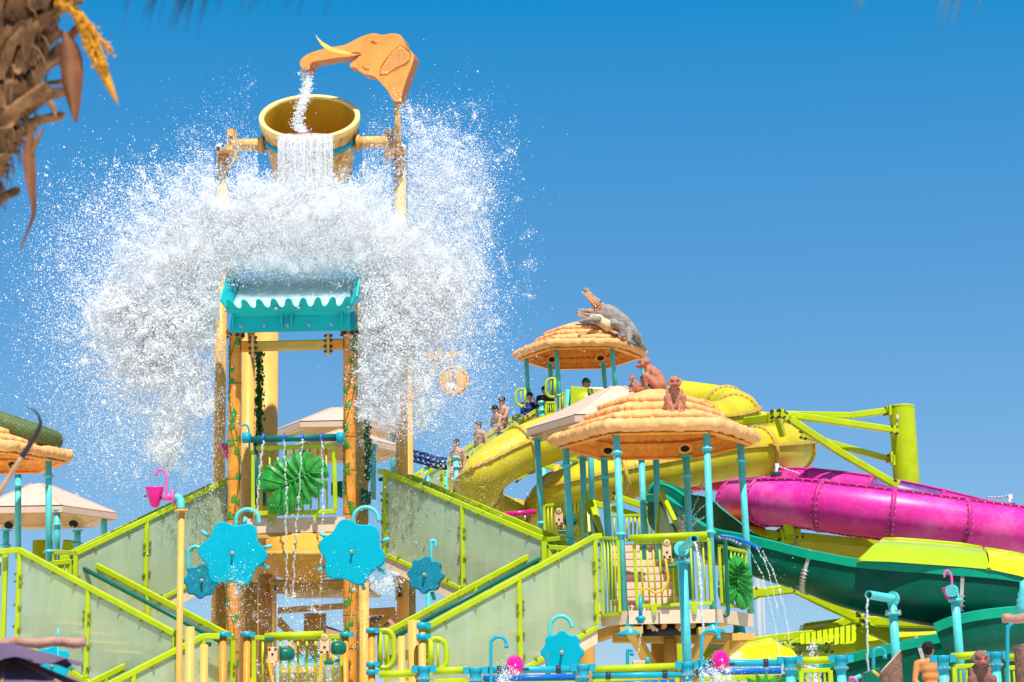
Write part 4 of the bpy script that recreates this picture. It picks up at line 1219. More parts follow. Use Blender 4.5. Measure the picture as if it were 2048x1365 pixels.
cream_canopy('pale cream canopy tucked behind the monkey canopy', 1237, 862, 34.8, 184, 92, [
    (1074,878,34.8,1086,1090,(0.80,)), (1165,915,36.1,1172,1120,()), (1180,850,33.7,1184,1000,()), (1312,915,36.1,1318,1120,()), (1283,915,36.8,1290,1120,(0.9,))])
# two slim far posts with collars by the climbing children
vpost('teal_post', 912, 912, 42.6, 5, TEAL, 'light teal post with collars at foot of the far climbing stair', 'post', 'slim teal posts by the far stairs', flanges=(916, 935))
vpost('teal_post', 854, 930, 41.4, 5, TEAL, 'light teal post beside the far lower stair in the spray', 'post', 'slim teal posts by the far stairs', flanges=(934,))
vpost('teal_post', 890, 918, 42.0, 5, TEAL, 'light teal post between the two far stairs in the spray', 'post', 'slim teal posts by the far stairs', flanges=())
vpost('teal_post', 1084, 802, 43.2, 6, TEAL, 'light teal collared post right of boy in navy shirt', 'post', 'slim teal posts by the far stairs', flanges=(806, 822))
# ================================================================== slides
def frames(path):
    """Centre points with side / up vectors for lofting cross-sections."""
    out = []; m = len(path); u = None
    for i, p in enumerate(path):
        d = (path[min(i+1,m-1)]-path[max(i-1,0)]).normalized()
        side = d.cross(ZA).normalized(); up = side.cross(d).normalized()
        out.append((p, d, side, up))
    return out
def tube_slide(label, pts, rpx, material, rib, seglen, seams=(0.0, math.pi), nsub=10, mats=None, group='closed tube slides', bolt=None, rib_h=0.10, name='tube_slide', end_open=True):
    P = spline([at(*p) for p in pts], nsub)
    Rr = []
    for i in range(len(P)):
        f = i/(len(P)-1)*(len(rpx)-1); a = int(min(f, len(rpx)-2)); 
        Y0 = pts[min(len(pts)-1, int(round(f/(len(rpx)-1)*(len(pts)-1))))][2]
        Rr.append(lerp(rpx[a], rpx[a+1], f-a)*mpp(Y0))
    lens = [0.0]
    for i in range(1, len(P)): lens.append(lens[-1]+(P[i]-P[i-1]).length)
    L = lens[-1]; ns = max(1, int(round(L/seglen)))
    def samp(s):
        s = min(max(s, 0), L)
        for i in range(1, len(P)):
            if lens[i] >= s:
                f = (s-lens[i-1])/max(1e-9, lens[i]-lens[i-1]); return lerp(P[i-1],P[i],f), lerp(Rr[i-1],Rr[i],f)
        return P[-1], Rr[-1]
    zmin = min(p.z for p in P)
    t = thing(name, (P[0].x, P[0].y, zmin), label, 'slide', group)
    n = 36
    bpts = []
    for sgi in range(ns):
        s0, s1 = L*sgi/ns, L*(sgi+1)/ns
        smp = [samp(lerp(s0, s1, j/8)) for j in range(9)]
        fr = frames([samp(s0-0.05)[0]]+[q[0] for q in smp]+[samp(s1+0.05)[0]])[1:-1]
        rows, inner = [], []
        for (p, d, sd, up), (_, r) in zip(fr, smp):
            rows.append([p+sd*(math.cos(2*math.pi*q/n)*r)+up*(math.sin(2*math.pi*q/n)*r) for q in range(n)])
            inner.append([p+sd*(math.cos(2*math.pi*q/n)*r*0.95)+up*(math.sin(2*math.pi*q/n)*r*0.95) for q in range(n)])
        mt = mats[sgi % len(mats)] if mats else material
        m = MB(); m.grid(rows, closed_u=True)
        if sgi in (0, ns-1): m.grid(inner, closed_u=True); m.grid([rows[0], inner[0]], closed_u=True); m.grid([rows[-1], inner[-1]], closed_u=True)
        seg = m.build('tube_segment', mt, t)
        for sa in seams:
            m = MB(); a_, b_ = [], []
            for (p, d, sd, up), (_, r) in zip(fr, smp):
                q = sd*math.cos(sa)+up*math.sin(sa); w = -sd*math.sin(sa)+up*math.cos(sa)
                a_.append(p+q*r*0.98); b_.append((p, q, w, r, d))
            prof = [(0.98,-0.03),(1.0+rib_h,-0.028),(1.0+rib_h,0.028),(0.98,0.03)]
            m.grid([[p+q*(r*pr)+w*off for pr, off in prof] for p, q, w, r, d in b_], smooth=False)
            m.build('seam_flange', rib, seg)
            for i in range(0, len(b_)-1):
                p, q, w, r, d = b_[i]
                if bolt: bpts.append((p+q*(r*(1.0+rib_h*0.55)), w))
    for sgi in range(ns+1):
        p, r = samp(L*sgi/ns); p2, _ = samp(L*sgi/ns+0.05); p0, _ = samp(L*sgi/ns-0.05); d = (p2-p0).normalized()
        m = MB(); m.lathe([(r*0.99,-0.045),(r*(1+rib_h),-0.035),(r*(1+rib_h*1.08),0.0),(r*(1+rib_h),0.035),(r*0.99,0.045)], p, d, 40)
        ring = m.build('joint_flange', rib, t)
        if bolt:
            sd = d.cross(ZA).normalized(); up = sd.cross(d)
            b = MB()
            for q in range(26):
                a = 2*math.pi*q/26; c = p+(sd*math.cos(a)+up*math.sin(a))*r*(1+rib_h*0.6)
                b.cyl(c-d*0.055, c+d*0.055, 0.0125, n=6)
            tag(b.build('bolts', bolt, ring), kind='stuff')
    if bolt and bpts:
        b = MB()
        for c, w in bpts: b.cyl(c-w*0.045, c+w*0.045, 0.0125, n=6)
        tag(b.build('seam_bolts', bolt, t), kind='stuff')
    return t
YB = mat('slide_bolt', (0.34,0.26,0.10), 0.5, 0.2, 20)
tube_slide('yellow tube slide curling down at left, the upper loop', [(1350,800,45),(1430,812,44.5),(1478,830,43),(1420,850,41.6),(1290,850,40.6),(1180,858,40.0),(1090,882,39.4),(1010,918,39.0),(962,962,39.0),(962,1012,39.8),(1020,1045,40.6)],
           [40,42,44,46,48,48,48,47,46,45,45], YSLIDE, YRIB, 1.45, seams=(-0.25, math.pi-0.25), bolt=YB)
tube_slide('yellow tube slide sweeping across behind monkey canopy, the lower loop', [(1470,862,44.2),(1552,874,43.4),(1584,893,42),(1530,903,40.6),(1430,915,40.0),(1320,938,39.6),(1210,962,39.6),(1130,985,39.9),(1096,1015,40.6),(1110,1055,41.4)],
           [44,47,49,49,49,48,47,46,45,45], YSLIDE, YRIB, 1.45, seams=(-0.15, math.pi-0.15), bolt=YB)
tube_slide('weathered pink tube slide running down to right edge', [(1478,1006,38.2),(1530,1004,37.0),(1600,1006,36.4),(1700,1019,36.0),(1800,1031,35.8),(1906,1045,35.8),(2037,1062,36),(2180,1085,36.4)],
           [45,46,48,50,50,49,48,48], PSLIDE, PRIB, 1.25, seams=(R(62), R(-108)), bolt=BOLT)
tube_slide('pink and purple tube slide behind the weathered pink one', [(1520,962,41),(1600,962,40.2),(1690,972,39.6),(1790,990,39.2),(1900,1015,39.2),(2000,1040,39.5)],
           [24,26,28,30,30,30], PSLIDE, PRIB, 1.3, seams=(R(60),), mats=(PSLIDE, PSLIDE, PURP, PSLIDE), bolt=None)
tube_slide('short red and purple tube slide end left of pink slide', [(1380,958,42.5),(1440,958,42),(1500,970,41.6),(1556,985,41.6)], [26,26,26,26], REDS, PRIB, 0.9, seams=(R(60),), mats=(REDS, REDS, PURP, PURP), bolt=None)

def flume(label, pts, rpx, seglen, name='open_slide', a0=-8, a1=188, wall=0.95, flanges=True, nsub=10, mt=None, rimh=0.14, rim_m=None):
    """Open chute: rounded trough with raised walls and a light rim strip."""
    mt = mt or GSLIDE
    P = spline([at(*p) for p in pts], nsub); m_ = len(P)
    Rr = [0]*m_
    for i in range(m_):
        f = i/(m_-1)*(len(rpx)-1); a = int(min(f, len(rpx)-2)); Y0 = pts[min(len(pts)-1, int(round(i/(m_-1)*(len(pts)-1))))][2]
        Rr[i] = lerp(rpx[a], rpx[a+1], f-a)*mpp(Y0)
    t = thing(name, (P[0].x, P[0].y, min(p.z for p in P)-max(Rr)), label, 'slide', 'green open slides')
    fr = frames(P); ns = max(1, int(round(sum((P[i]-P[i-1]).length for i in range(1,m_))/seglen)))
    def sec(i, k=1.0):
        p, d, sd, up = fr[i]; r = Rr[i]*k; row = []
        row.append(p+sd*r*1.0+up*(Rr[i]*wall))
        for q in range(21):
            a = math.pi*q/20; row.append(p+sd*(math.cos(a)*r)-up*(math.sin(a)*r))
        row.append(p-sd*r*1.0+up*(Rr[i]*wall))
        return row
    cuts = [int(round(j*(m_-1)/ns)) for j in range(ns+1)]
    for a, b in zip(cuts[:-1], cuts[1:]):
        o = [sec(i) for i in range(a, b+1)]; inn = [sec(i, 0.95) for i in range(a, b+1)]
        m = MB(); m.grid(o); m.grid(inn); m.grid([[r[0] for r in o],[r[0] for r in inn]]); m.grid([[r[-1] for r in o],[r[-1] for r in inn]])
        m.grid([o[0], inn[0]]); m.grid([o[-1], inn[-1]])
        seg = m.build('trough_segment', mt, t)
        for s in (0, -1):
            rows = []
            for i in range(a, b+1):
                p, d, sd, up = fr[i]; e = sec(i)[s]; q = sd if s == 0 else -sd
                rows.append([e-q*0.01-up*rimh, e+q*0.05-up*rimh, e+q*0.055+up*0.0, e-q*0.02+up*0.02])
            MB().grid(rows, smooth=False).build('rim_strip', rim_m or GRIM, seg)
        if flanges:
            p, d, sd, up = fr[b]; row = sec(b); row2 = [p+(x-p)*1.06 for x in row]
            m = MB(); m.grid([[x-d*0.03 for x in row], [x-d*0.03 for x in row2], [x+d*0.03 for x in row2], [x+d*0.03 for x in row]], smooth=False)
            fl = m.build('joint_flange', SCALE, t)
            bb = MB()
            for x in row2[1:-1]: bb.cyl(p+(x-p)*0.97-d*0.06, p+(x-p)*0.97+d*0.06, 0.018, n=6)
            tag(bb.build('bolts', BOLT, fl), kind='stuff')
    return t
flume('dark green chute sweeping out from platform to right edge', [(1330,1030,37.5),(1370,1035,36.8),(1418,1072,35.8),(1462,1100,35.0),(1520,1116,34.6),(1620,1145,34.2),(1716,1172,34.0),(1850,1192,33.8),(1970,1204,33.8),(2080,1226,34.2),(2180,1254,34.8)],
      [40,42,42,40,40,42,50,58,58,58,58], 2.3)
flume('dark green chute rising right behind shirtless boy', [(1540,1440,34.5),(1680,1402,34.0),(1800,1368,33.4),(1920,1335,33.2),(2060,1295,33.6),(2160,1270,34)], [70,74,74,74,74,74], 2.4)
flume('dark green chute end showing bolted collar at lower right edge', [(1890,1290,31.8),(1960,1268,31.6),(2030,1262,31.8),(2120,1262,32.5)], [42,44,46,46], 1.6)
tube_slide('dark green half covered spiral start under monkey canopy', [(1318,985,39.0),(1350,998,38.4),(1392,1030,37.8)], [22,26,30], GSLIDE, GRIM, 1.0, seams=(R(60),), bolt=None, name='slide_entry')

# covers over the chutes: faceted lime shells
def cover(label, front, top, mt, depth=1.0, edge=None, name='slide_cover'):
    """front: lower edge points, top: upper edge points (px,py,Y), closed at the back by the same facets."""
    A = [at(*p) for p in front]; B = [at(*p) for p in top]
    t = thing(name, A[0], label, 'slide cover', 'lime slide covers')
    C = [p+V(0,depth*0.6,0.03) for p in B]; D = [p+V(0,depth+0.3,0) for p in A]
    nf = V(0,-0.10,0.06); rows = []
    for q in range(7):
        f = q/6; rows.append([lerp(a_, b_, f)+nf*math.sin(math.pi*f) for a_, b_ in zip(A, B)])
    m = MB(); m.grid(rows); m.build('front_face', mt, t)
    m = MB(); m.grid([[p+V(0,0.004,0.004) for p in B], C]); m.build('top_face', mt, t)
    m = MB(); m.grid([C, D]); m.build('back_face', mt, t)
    for i in (0, -1):
        m = MB(); m.add([A[i],B[i],C[i],D[i]], [(0,1,2,3)]); m.build('end_face', mt, t)
    MB().tube(B, 0.035, 6).build('edge_bead', edge or LIME, t)
    MB().tube([A[0], B[0]], 0.03, 6).build('edge_bead', edge or LIME, t); MB().tube([A[-1], B[-1]], 0.03, 6).build('edge_bead', edge or LIME, t)
    return t
LIMEG = mat('lime_gel', (0.36,0.50,0.002), 0.22, 0.08, 2, coat=0.6)
YELG = mat('yellow_gel', (0.68,0.60,0.006), 0.3, 0.08, 2, coat=0.3)
cover('glossy lime cover over wide green chute', [(1718,1122,33.3),(1780,1124,33.2),(1850,1129,33.2),(1920,1134,33.2),(1976,1139,33.2)], [(1768,1079,34.0),(1800,1079,34.0),(1855,1083,34.0),(1920,1089,34.0),(1962,1096,34.0)], LIMEG)
cover('yellow cover at right edge over wide green chute', [(1979,1139,33.2),(2030,1150,33.3),(2110,1170,33.6)], [(1970,1098,34.0),(2030,1108,34.0),(2110,1128,34.3)], YELG)
cover('yellow panel strip behind slim teal corner post', [(1420,1050,37.0),(1480,1062,37.0),(1534,1073,37.0)], [(1424,1040,37.6),(1500,1052,37.6),(1526,1056,37.6)], YELG)
cover('pale yellow dome cover above front rail left of green chute', [(1395,1342,33.5),(1480,1322,33.0),(1560,1320,33.0),(1596,1318,33.2)], [(1420,1318,34.2),(1490,1290,34.0),(1540,1279,34.0),(1572,1298,34.0)], YELG, edge=LIME)
cover('yellow panel behind platform legs at right', [(1395,1322,36.0),(1440,1318,36),(1470,1310,36)], [(1400,1290,36.6),(1440,1290,36.6),(1480,1288,36.6)], YELG)
cover('shadowed lime cover below glossy cover and green chute', [(1600,1300,36.6),(1680,1290,36.4),(1800,1275,36.2),(1940,1262,36.2)], [(1610,1250,37.2),(1700,1238,37.2),(1800,1230,37.2),(1940,1236,37.2)], LIMED)

# ribbed lime sheet under the frame
def ribbed_sheet():
    t = thing('ribbed_cover', at(1650,1300,35.6), 'ribbed lime sheet below the steel frame', 'slide cover')
    for i in range(10):
        x0, x1 = 1600+i*11.5, 1600+(i+1)*11.5-2.5
        def yy(x): return 1268-(x-1600)*0.17
        m = MB(); m.prism([at(x0,yy(x0),35.8), at(x1,yy(x1),35.8), at(x1,yy(x1)+34,35.4), at(x0,yy(x0)+34,35.4)], V(0,0.08,0), bevel=0.012); m.build('rib_panel', LIME, t)
ribbed_sheet()
flume('yellow open chute passing behind between pink and green slides', [(1420,1082,38.2),(1500,1086,37.8),(1600,1096,37.4),(1700,1108,37.2),(1800,1118,37.2)], [50,52,54,56,56], 2.2, wall=0.45, mt=YELG, rim_m=LIME)
flume('shadowed lime open chute low behind the steel frame', [(1590,1312,38.0),(1700,1290,37.6),(1820,1272,37.4),(1960,1262,37.4)], [46,48,50,50], 2.4, wall=0.8, mt=LIMED, rim_m=LIME)

# ------------------------------------------------------------------ lime steelwork on the right
def beam(label, pts, w, mt=None, name='steel_beam', group='lime steel beams', plates=True):
    mt = mt or LIME
    P = [at(*p) for p in pts]
    t = thing(name, P[0], label, 'beam', group)
    for i in range(len(P)-1):
        MB().bar(P[i], P[i+1], w, w).build('section', mt, t)
    if plates:
        for p, q in ((P[0], P[1]), (P[-1], P[-2])):
            d = (q-p).normalized()
            m = MB(); m.bar(p, p+d*0.06, w*1.35, w*1.35); m.build('end_plate', mt, t)
            b = MB(); sd = d.cross(ZA).normalized()
            for s in (-1,1):
                for z in (-1,1):
                    c = p+sd*(s*w*0.5)+V(0,0,z*w*0.5); b.cyl(c-d*0.05, c+d*0.09, 0.02, n=6)
            tag(b.build('bolts', BOLTD, t), kind='stuff')
    return t
vp = at(1803, 812, 39.5); vq = at(1815, 990, 39.5)
def lime_column():
    k = mpp(39.5); r = 25.5*k
    t = thing('slide_column', (vq.x, vq.y, 0), 'thick lime pipe column with open top on the right', 'column')
    m = MB(); m.tube([V(vq.x+0.05, vq.y, 0), vq, vp], [r*1.04, r*1.03, r], 32, caps=False); m.tube([vq, vp], r*0.94, 32, caps=False)
    m.lathe([(r*0.94,0),(r,0)], vp, ZA, 32); m.build('pipe', LIME, t)
    m = MB(); m.lathe([(r*0.0+0.001,-0.12),(r*0.94,-0.12)], vp, ZA, 32); m.build('inner_cap', LIME, t)
    m = MB(); m.lathe([(r*1.0,-0.05),(r*1.02,-0.045),(r*1.02,-0.01),(r*1.0,0.0)], vp, ZA, 32); m.build('top_band', LIME, t)
    for px, py in ((1779,822),(1792,858),(1786,922),(1782,916)):
        p = at(px, py, 39.5-0.22)
        m = MB(); m.box(p, 0.05, 0.25, 0.2); m.build('lug', LIME, t)
    m = MB(); m.cyl(at(1795,830,39.24), at(1794,845,39.24), 0.03, n=8); m.build('drain_pipe', SCALE, t)
lime_column()
beam('lime truss beam reaching thick column, the topmost', [(1546,829,39.2),(1700,832,39.3),(1777,822,39.4)], 0.13)
beam('lime truss beam bolted to middle of thick column', [(1560,828,38.9),(1660,842,39.0),(1790,861,39.1)], 0.13)
beam('long lime diagonal brace falling to pink slide', [(1572,834,38.8),(1680,905,38.8),(1795,972,38.8)], 0.14)
beam('lime strut under truss ending low on thick column', [(1604,870,39.4),(1700,898,39.4),(1782,920,39.4)], 0.12)
beam('lime beam passing behind right end of yellow slide', [(1476,846,42.0),(1548,836,41.0)], 0.17)
beam('lime hanger above right end of yellow tube slide', [(1552,828,39.6),(1566,872,39.8)], 0.12, plates=False)
beam('lime beam below upper yellow loop at left', [(938,922,42.0),(1000,920,42.0)], 0.15)
beam('lime beam under upper yellow loop left of teal post', [(1095,912,42.0),(1160,918,42.0)], 0.16)
beam('lime brace in blue gap between yellow loops', [(1035,958,42.5),(1090,925,42.5)], 0.10)
beam('lime brace falling right between yellow loops', [(1075,925,42.5),(1145,950,42.5)], 0.13)
beam('lime beam at left end of lower yellow loop', [(1040,1015,41.0),(1085,1005,41.0)], 0.15)
beam('lime diagonal seen between canopy posts, upper one', [(1230,993,38.0),(1300,1018,38.0)], 0.12)
beam('lime diagonal seen between canopy posts, lower one', [(1180,1005,38.2),(1300,1040,38.2)], 0.12)
beam('lime bent beam under green chute right of platform', [(1504,1188,36.0),(1588,1178,36.0),(1720,1240,36.0)], 0.17)
beam('lime level beam in front of glossy cover support', [(1720,1242,35.6),(1820,1246,35.6),(1905,1247,35.6)], 0.17)
beam('lime brace climbing right to beam joint', [(1570,1296,36.3),(1650,1262,36.3),(1724,1228,36.3)], 0.15)
beam('long pale lime beam above pale yellow dome', [(1490,1286,36.8),(1590,1272,36.8),(1700,1262,36.8)], 0.15)
beam('lime post standing under beam joint', [(1722,1240,35.9),(1722,1330,35.9)], 0.20)
beam('lime brace falling right behind teal cannon', [(1728,1252,35.4),(1800,1290,35.4),(1870,1330,35.4)], 0.17)
beam('lime stub bracket under pink slide flange', [(1572,1022,36.4),(1580,1066,36.6)], 0.16, plates=False)
beam('lime bracket joining pink slide to yellow cover', [(1560,1070,36.8),(1600,1066,36.8)], 0.18)
beam('short level lime bar above green chute rim', [(1590,1298,35.3),(1660,1296,35.3)], 0.15)
vpost('slide_post', 1922, 1240, 35.0, 13, LIME, 'lime post standing behind tall teal cup pole', 'post', flanges=(1244, 1262))
vpost('slide_post', 86, 1082, 38.5, 20, LIME, 'lime pipe stub behind left stair landing', 'post', flanges=())
vpost('slide_post', 1345, 950, 41.0, 18, LIME, 'lime post under lower yellow loop between canopy posts', 'post')
vpost('slide_post', 1112, 930, 42.5, 8, YRIB, 'brown post under the upper yellow loop', 'post')
beam('broad lime beam at left behind snake canopy post', [(128,1096,39.0),(152,1098,39.0)], 0.30, plates=False)
# chain posts on the pink slide
def chain_post(px, py, Y, label):
    t = thing('chain_post', at(px,py,Y), label, 'post', 'small grey chain posts')
    MB().cyl(at(px,py,Y), at(px+2,py-22,Y), 0.035, n=8).build('stem', WHITEM, t); MB().box(at(px,py-3,Y), 0.20, 0.15, 0.06).build('foot', BOLTD, t)
    m = MB(); m.box(at(px+2,py-20,Y), 0.07, 0.07, 0.08); m.build('head', WHITEM, t)
chain_post(1552, 952, 36.6, 'small grey chain post on pink slide near canopy')
chain_post(2018, 1014, 36.0, 'small grey chain post on pink slide near right edge')
def chain(pts, Y, label, n):
    P = spline([at(x,y,Y) for x,y in pts], n); m = MB()
    for i in range(len(P)-1):
        d = (P[i+1]-P[i]); m.tube([P[i]-d*0.1, P[i]+d*1.1], 0.012 if i % 2 else 0.02, 6)
    tag(m.build('safety_chain', BOLT), label, 'chain')
chain([(1554,932),(1575,940),(1600,948)], 36.6, 'short steel chain at left end of pink slide', 6)
chain([(1975,995),(1995,995),(2018,992)], 36.0, 'short steel chain at right end of pink slide', 6)
# far things
def far_mast():
    t = thing('lattice_mast', V(at(1491,838,120).x, 120, 0), 'faint far lattice mast top beside yellow slide', 'mast')
    m = MB()
    a, b = at(1484,842,120), at(1496,842,120); h = at(1490,812,120).z-a.z
    for p in (a, b): MB().bar(V(p.x,p.y,0), p+V(0,0,h*(0.8 if p is a else 1)), 0.10, 0.10).build('leg', LATT, t)
    for i in range(8):
        z = a.z+h*i/9; q = 1 if i % 2 else -1
        MB().bar(V(a.x,a.y,z+(0 if q>0 else h/9)), V(b.x,b.y,z+(h/9 if q>0 else 0)), 0.07, 0.07).build('brace', LATT, t)
    MB().bar(V(b.x,b.y,b.z+h), V(b.x,b.y,b.z+h*1.25), 0.05, 0.05).build('tip', LATT, t)
far_mast()
vpost('far_lamp_post', 1514, 1150, 62, 7, GREYP, 'grey far post seen in blue gap under green chute, wider one', 'post', 'far grey posts')
vpost('far_lamp_post', 1524, 1150, 62, 3, GREYP, 'grey far post seen in blue gap under green chute, thinner one', 'post', 'far grey posts')
# ================================================================== barred platform under the monkey canopy
def platform():
    zt = at(1340,1221,30.2).z; z0 = zt-0.20
    pts = [at(1206,1236,30.6), at(1256,1222,30.2), at(1431,1218,30.2), at(1500,1232,31.4), at(1500,1232,31.4)+V(-0.3,1.9,0), at(1206,1236,30.6)+V(0.2,2.4,0)]
    pts = [V(p.x,p.y,zt) for p in pts]
    t = thing('platform', V(pts[1].x,pts[1].y,z0), 'barred hexagonal platform floor with cream fascia boards under monkey canopy', 'platform')
    m = MB(); m.prism([p+V(0,0.0,-0.03) for p in pts], V(0,0,-0.05)); m.build('floor_plate', OCH, t)
    c = sum(pts, V(0,0,0))/len(pts)
    for i in range(3):
        a, b = pts[i], pts[i+1]; n = ((a+b)/2-c); n.z = 0; n.normalize(); d = (b-a).normalized()
        m = MB(); m.prism([a+d*0.01+n*0.01, b-d*0.01+n*0.01, b-d*0.01+n*0.01-V(0,0,0.2), a+d*0.01+n*0.01-V(0,0,0.2)], n*0.05); m.build('fascia_board', CREAMB, t)
    for i in range(6):
        u = (i+0.5)/6; a = lerp(pts[1], pts[2], u)
        MB().bar(a+V(0,0.1,-0.17), a+V(0,2.2,-0.17), 0.07, 0.16).build('joist', OCH, t)
    # legs, splayed knees and the central pipe
    for px, py in ((1262,1262),(1418,1262),(1485,1275)):
        p = at(px, py, 30.3)
        m = MB(); m.box(p, 0.34, 0.34, 0.10); m.build('knee_head', OCH, t)
        q = at(1342, 1400, 31.6)
        MB().bar(p, lerp(p, q, 0.85), 0.14, 0.16).build('knee_brace', OCH, t)
    MB().bar(at(1225,1275,31.0), at(1480,1278,31.0), 0.14, 0.17).build('main_beam', OCH, t)
    MB().bar(at(1150,1290,32.5), at(1262,1250,31.0), 0.14, 0.17).build('main_beam', OCH, t)
    MB().cyl(at(1340,1278,30.9), V(at(1340,1278,30.9).x, 30.9, 0), 0.10, n=14).build('centre_pipe', YEL, t)
    MB().cyl(at(1318,1280,31.6), V(at(1318,1280,31.6).x, 31.6, 0), 0.13, n=14).build('centre_column', OCH, t)
    MB().cyl(at(1262,1262,30.7), at(1418,1258,30.7), 0.09, n=14).build('drain_pipe', BLKP, t)
    for pts_ in ([(1285,1232),(1300,1250),(1308,1262)], [(1262,1212),(1285,1236),(1316,1262)], [(1376,1232),(1364,1250),(1358,1262)]):
        MB().tube(spline([at(x,y,30.25) for x,y in pts_],5), 0.022, 8).build('hose', HOSEB, t)
    for px, py in ((1258,1240),(1424,1236),(1478,1250)):
        p = at(px, py, 30.25 if px < 1450 else 31.3); m = MB()
        m.lathe([(0.09,0.0),(0.09,-0.06),(0.10,-0.12),(0.19,-0.20),(0.19,-0.23)], p, ZA, 16); m.build('post_foot', TEALB, t)
platform()
g1 = guard('barred_guard', 'lime barred guard at front of monkey canopy platform', [(1268,1085),(1418,1080),(1424,1207),(1275,1213)], 30.15, 7, 11, bar_px=4, brackets=(0.22,0.76))
MB().cyl(at(1260,1077,30.1), at(1414,1070,30.1), 7*mpp(30), n=14).build('thick_top_rail', LIME, g1)
guard('barred_guard', 'narrow lime barred guard left of front teal post on platform', [(1202,1076,30.5),(1236,1078,30.2),(1240,1228,30.2),(1205,1232,30.5)], 30.3, 6, 4, bar_px=4)
g2 = guard('barred_guard', 'lime barred guard with leaf relief at right of platform', [(1438,1092,30.4),(1491,1104,31.3),(1496,1216,31.3),(1444,1210,30.4)], 30.8, 6, 6, bar_px=4)
monstera(g2, at(1471,1178,30.75), at(1475,1112,30.85), (0.45,-0.9,0.0), width=0.72, thick=0.06, nl=7)
p0 = at(1452,1080,30.5)
MB().tube(spline([at(1446,1078,30.3), at(1450,1082,30.3), at(1452,1100,30.3), at(1454,1180,30.3), at(1456,1226,30.3), at(1448,1232,30.3)],5), 0.03, 8).build('drop_pipe', GRND, g2)
# guards at the rear and a green spout box
guard('barred_guard', 'lime barred guard behind left teal post of rear platform', [(1088,1012,34.2),(1160,1002,35.0),(1160,1075,35.0),(1090,1085,34.2)], 34.6, 5, 9, bar_px=4)
guard('barred_guard', 'lime barred guard far behind platform centre', [(1212,1032,37.5),(1320,1030,37.5),(1320,1080,37.5),(1212,1082,37.5)], 37.5, 5, 12, bar_px=4)
guard('barred_guard', 'pair of steep lime rails with clear panel left of slide entry', [(1175,990,34.0),(1184,990,34.0),(1205,1070,33.2),(1180,1074,33.6)], 33.8, 7, 1, bar_px=3)
def slant_panel(label, pts, Y):
    P = [at(*p) for p in pts]
    t = thing('slanted_guard', P[2], label, 'guard rail', 'steep stair guards at platform back')
    m = MB(); m.prism(P, V(0.01,0.01,0)); m.build('frosted_panel', FROST, t)
    MB().bar(P[0], P[1], 0.08, 0.08).build('sloped_rail', LIME, t); MB().bar(P[0], P[3], 0.08, 0.08, up=YA).build('upright', LIME, t)
    MB().tube([lerp(P[0],P[3],0.25), lerp(P[1],P[2],0.3)], 0.035, 8).build('handrail', GRND, t)
slant_panel('steep lime edged clear guard near middle of platform', [(1175,988,34.2),(1203,1070,33.0),(1190,1078,33.0),(1172,1068,34.2)], 34)
slant_panel('steep lime edged clear guard in front of green slide entry', [(1322,985,34.6),(1362,1068,33.2),(1345,1072,33.2),(1316,1068,34.6)], 34)
def steps_block():
    Y0 = 38.2; n = 9
    a, b = at(1226,1226,Y0), at(1350,1224,Y0)
    t = thing('cream_staircase', a, 'cream steps with magenta edges climbing behind platform bars', 'stairs')
    rise = 0.155; run = 0.12
    for i in range(n):
        sh = 0.0 if i > 3 else (3-i)*0.04
        p = V(a.x-0.02, a.y+i*run, a.z+i*rise); q = V(b.x+sh-0.02*max(0,i-3), p.y, p.z)
        m = MB(); m.prism([p, q, q+V(0,0,rise-0.014), p+V(0,0,rise-0.014)], V(0,0.05,0)); m.build('riser', STEP, t)
        m = MB(); m.prism([p+V(0,-0.005,rise-0.012), q+V(0,-0.005,rise-0.012), q+V(0,run-0.006,rise-0.012), p+V(0,run-0.006,rise-0.012)], V(0,0,0.011)); m.build('tread', STEPN, t)
steps_block()

# ------------------------------------------------------------------ water guns
def water_gun(label, px, py, Y, s=1.0, hose=True):
    k = mpp(Y)*s; c = at(px, py, Y)
    def P(x, y, dy=0.0): return c+V(x*k, dy, -y*k)
    t = thing('water_gun', P(0,14), label, 'water gun', 'beige toy water guns')
    m = MB(); m.prism([P(-10,-16), P(10,-16), P(10,13), P(-10,13)], V(0,0.16,0), bevel=0.012); m.build('body_box', GUNB, t)
    m = MB(); m.lathe([(3.5*k,-0.01),(7*k,-0.01),(7*k,0.02),(3.5*k,0.02)], P(0,-22), (0,1,0), 20)
    for a in range(4):
        an = a*math.pi/2; m.bar(P(0,-22)+V(0,-0.0,0), P(0,-22)+V(math.cos(an)*5*k,0,math.sin(an)*5*k), 1.2*k, 1.2*k)
    m.build('sight_wheel', GUNB, t)
    m = MB(); m.prism([P(-8,-20,0.01), P(8,-20,0.01), P(8,-14,0.01), P(-8,-14,0.01)], V(0,0.05,0)); m.build('wheel_base', GUNB, t)
    m = MB(); m.lathe([(0.001,0),(12*k,0),(14*k,0.04),(14*k,0.16),(10*k,0.2),(0.001,0.2)], P(14 if s > 0 else -14,0,0.1)+V(0,0,0), (1,0.3,0), 16); m.build('side_drum', GRND, t)
    m = MB(); m.prism([P(-2,26), P(18,26), P(16,34), P(0,34)], V(0,0.15,0), bevel=0.01); m.build('base_shoe', GRND, t)
    m = MB(); m.cyl(P(8,12,0.08), P(8,27,0.08), 6*k, n=10); m.build('neck', OCH, t)
    bolts_on(t, [P(0,-1), P(-6,9), P(6,9)], (0,-1,0), 0.012, 0.012, BOLTD)
    return t
g = water_gun('beige water gun with yellow hose on platform guard', 1334, 1106, 29.8, 0.9)
MB().tube(spline([at(1331,1120,29.75), at(1334,1140,29.7), at(1336,1162,29.7), at(1325,1180,29.7), at(1310,1186,29.7), at(1296,1178,29.7), at(1284,1180,29.7), at(1281,1192,29.7)],6), 0.018, 8).build('hose', HOSEY, g)
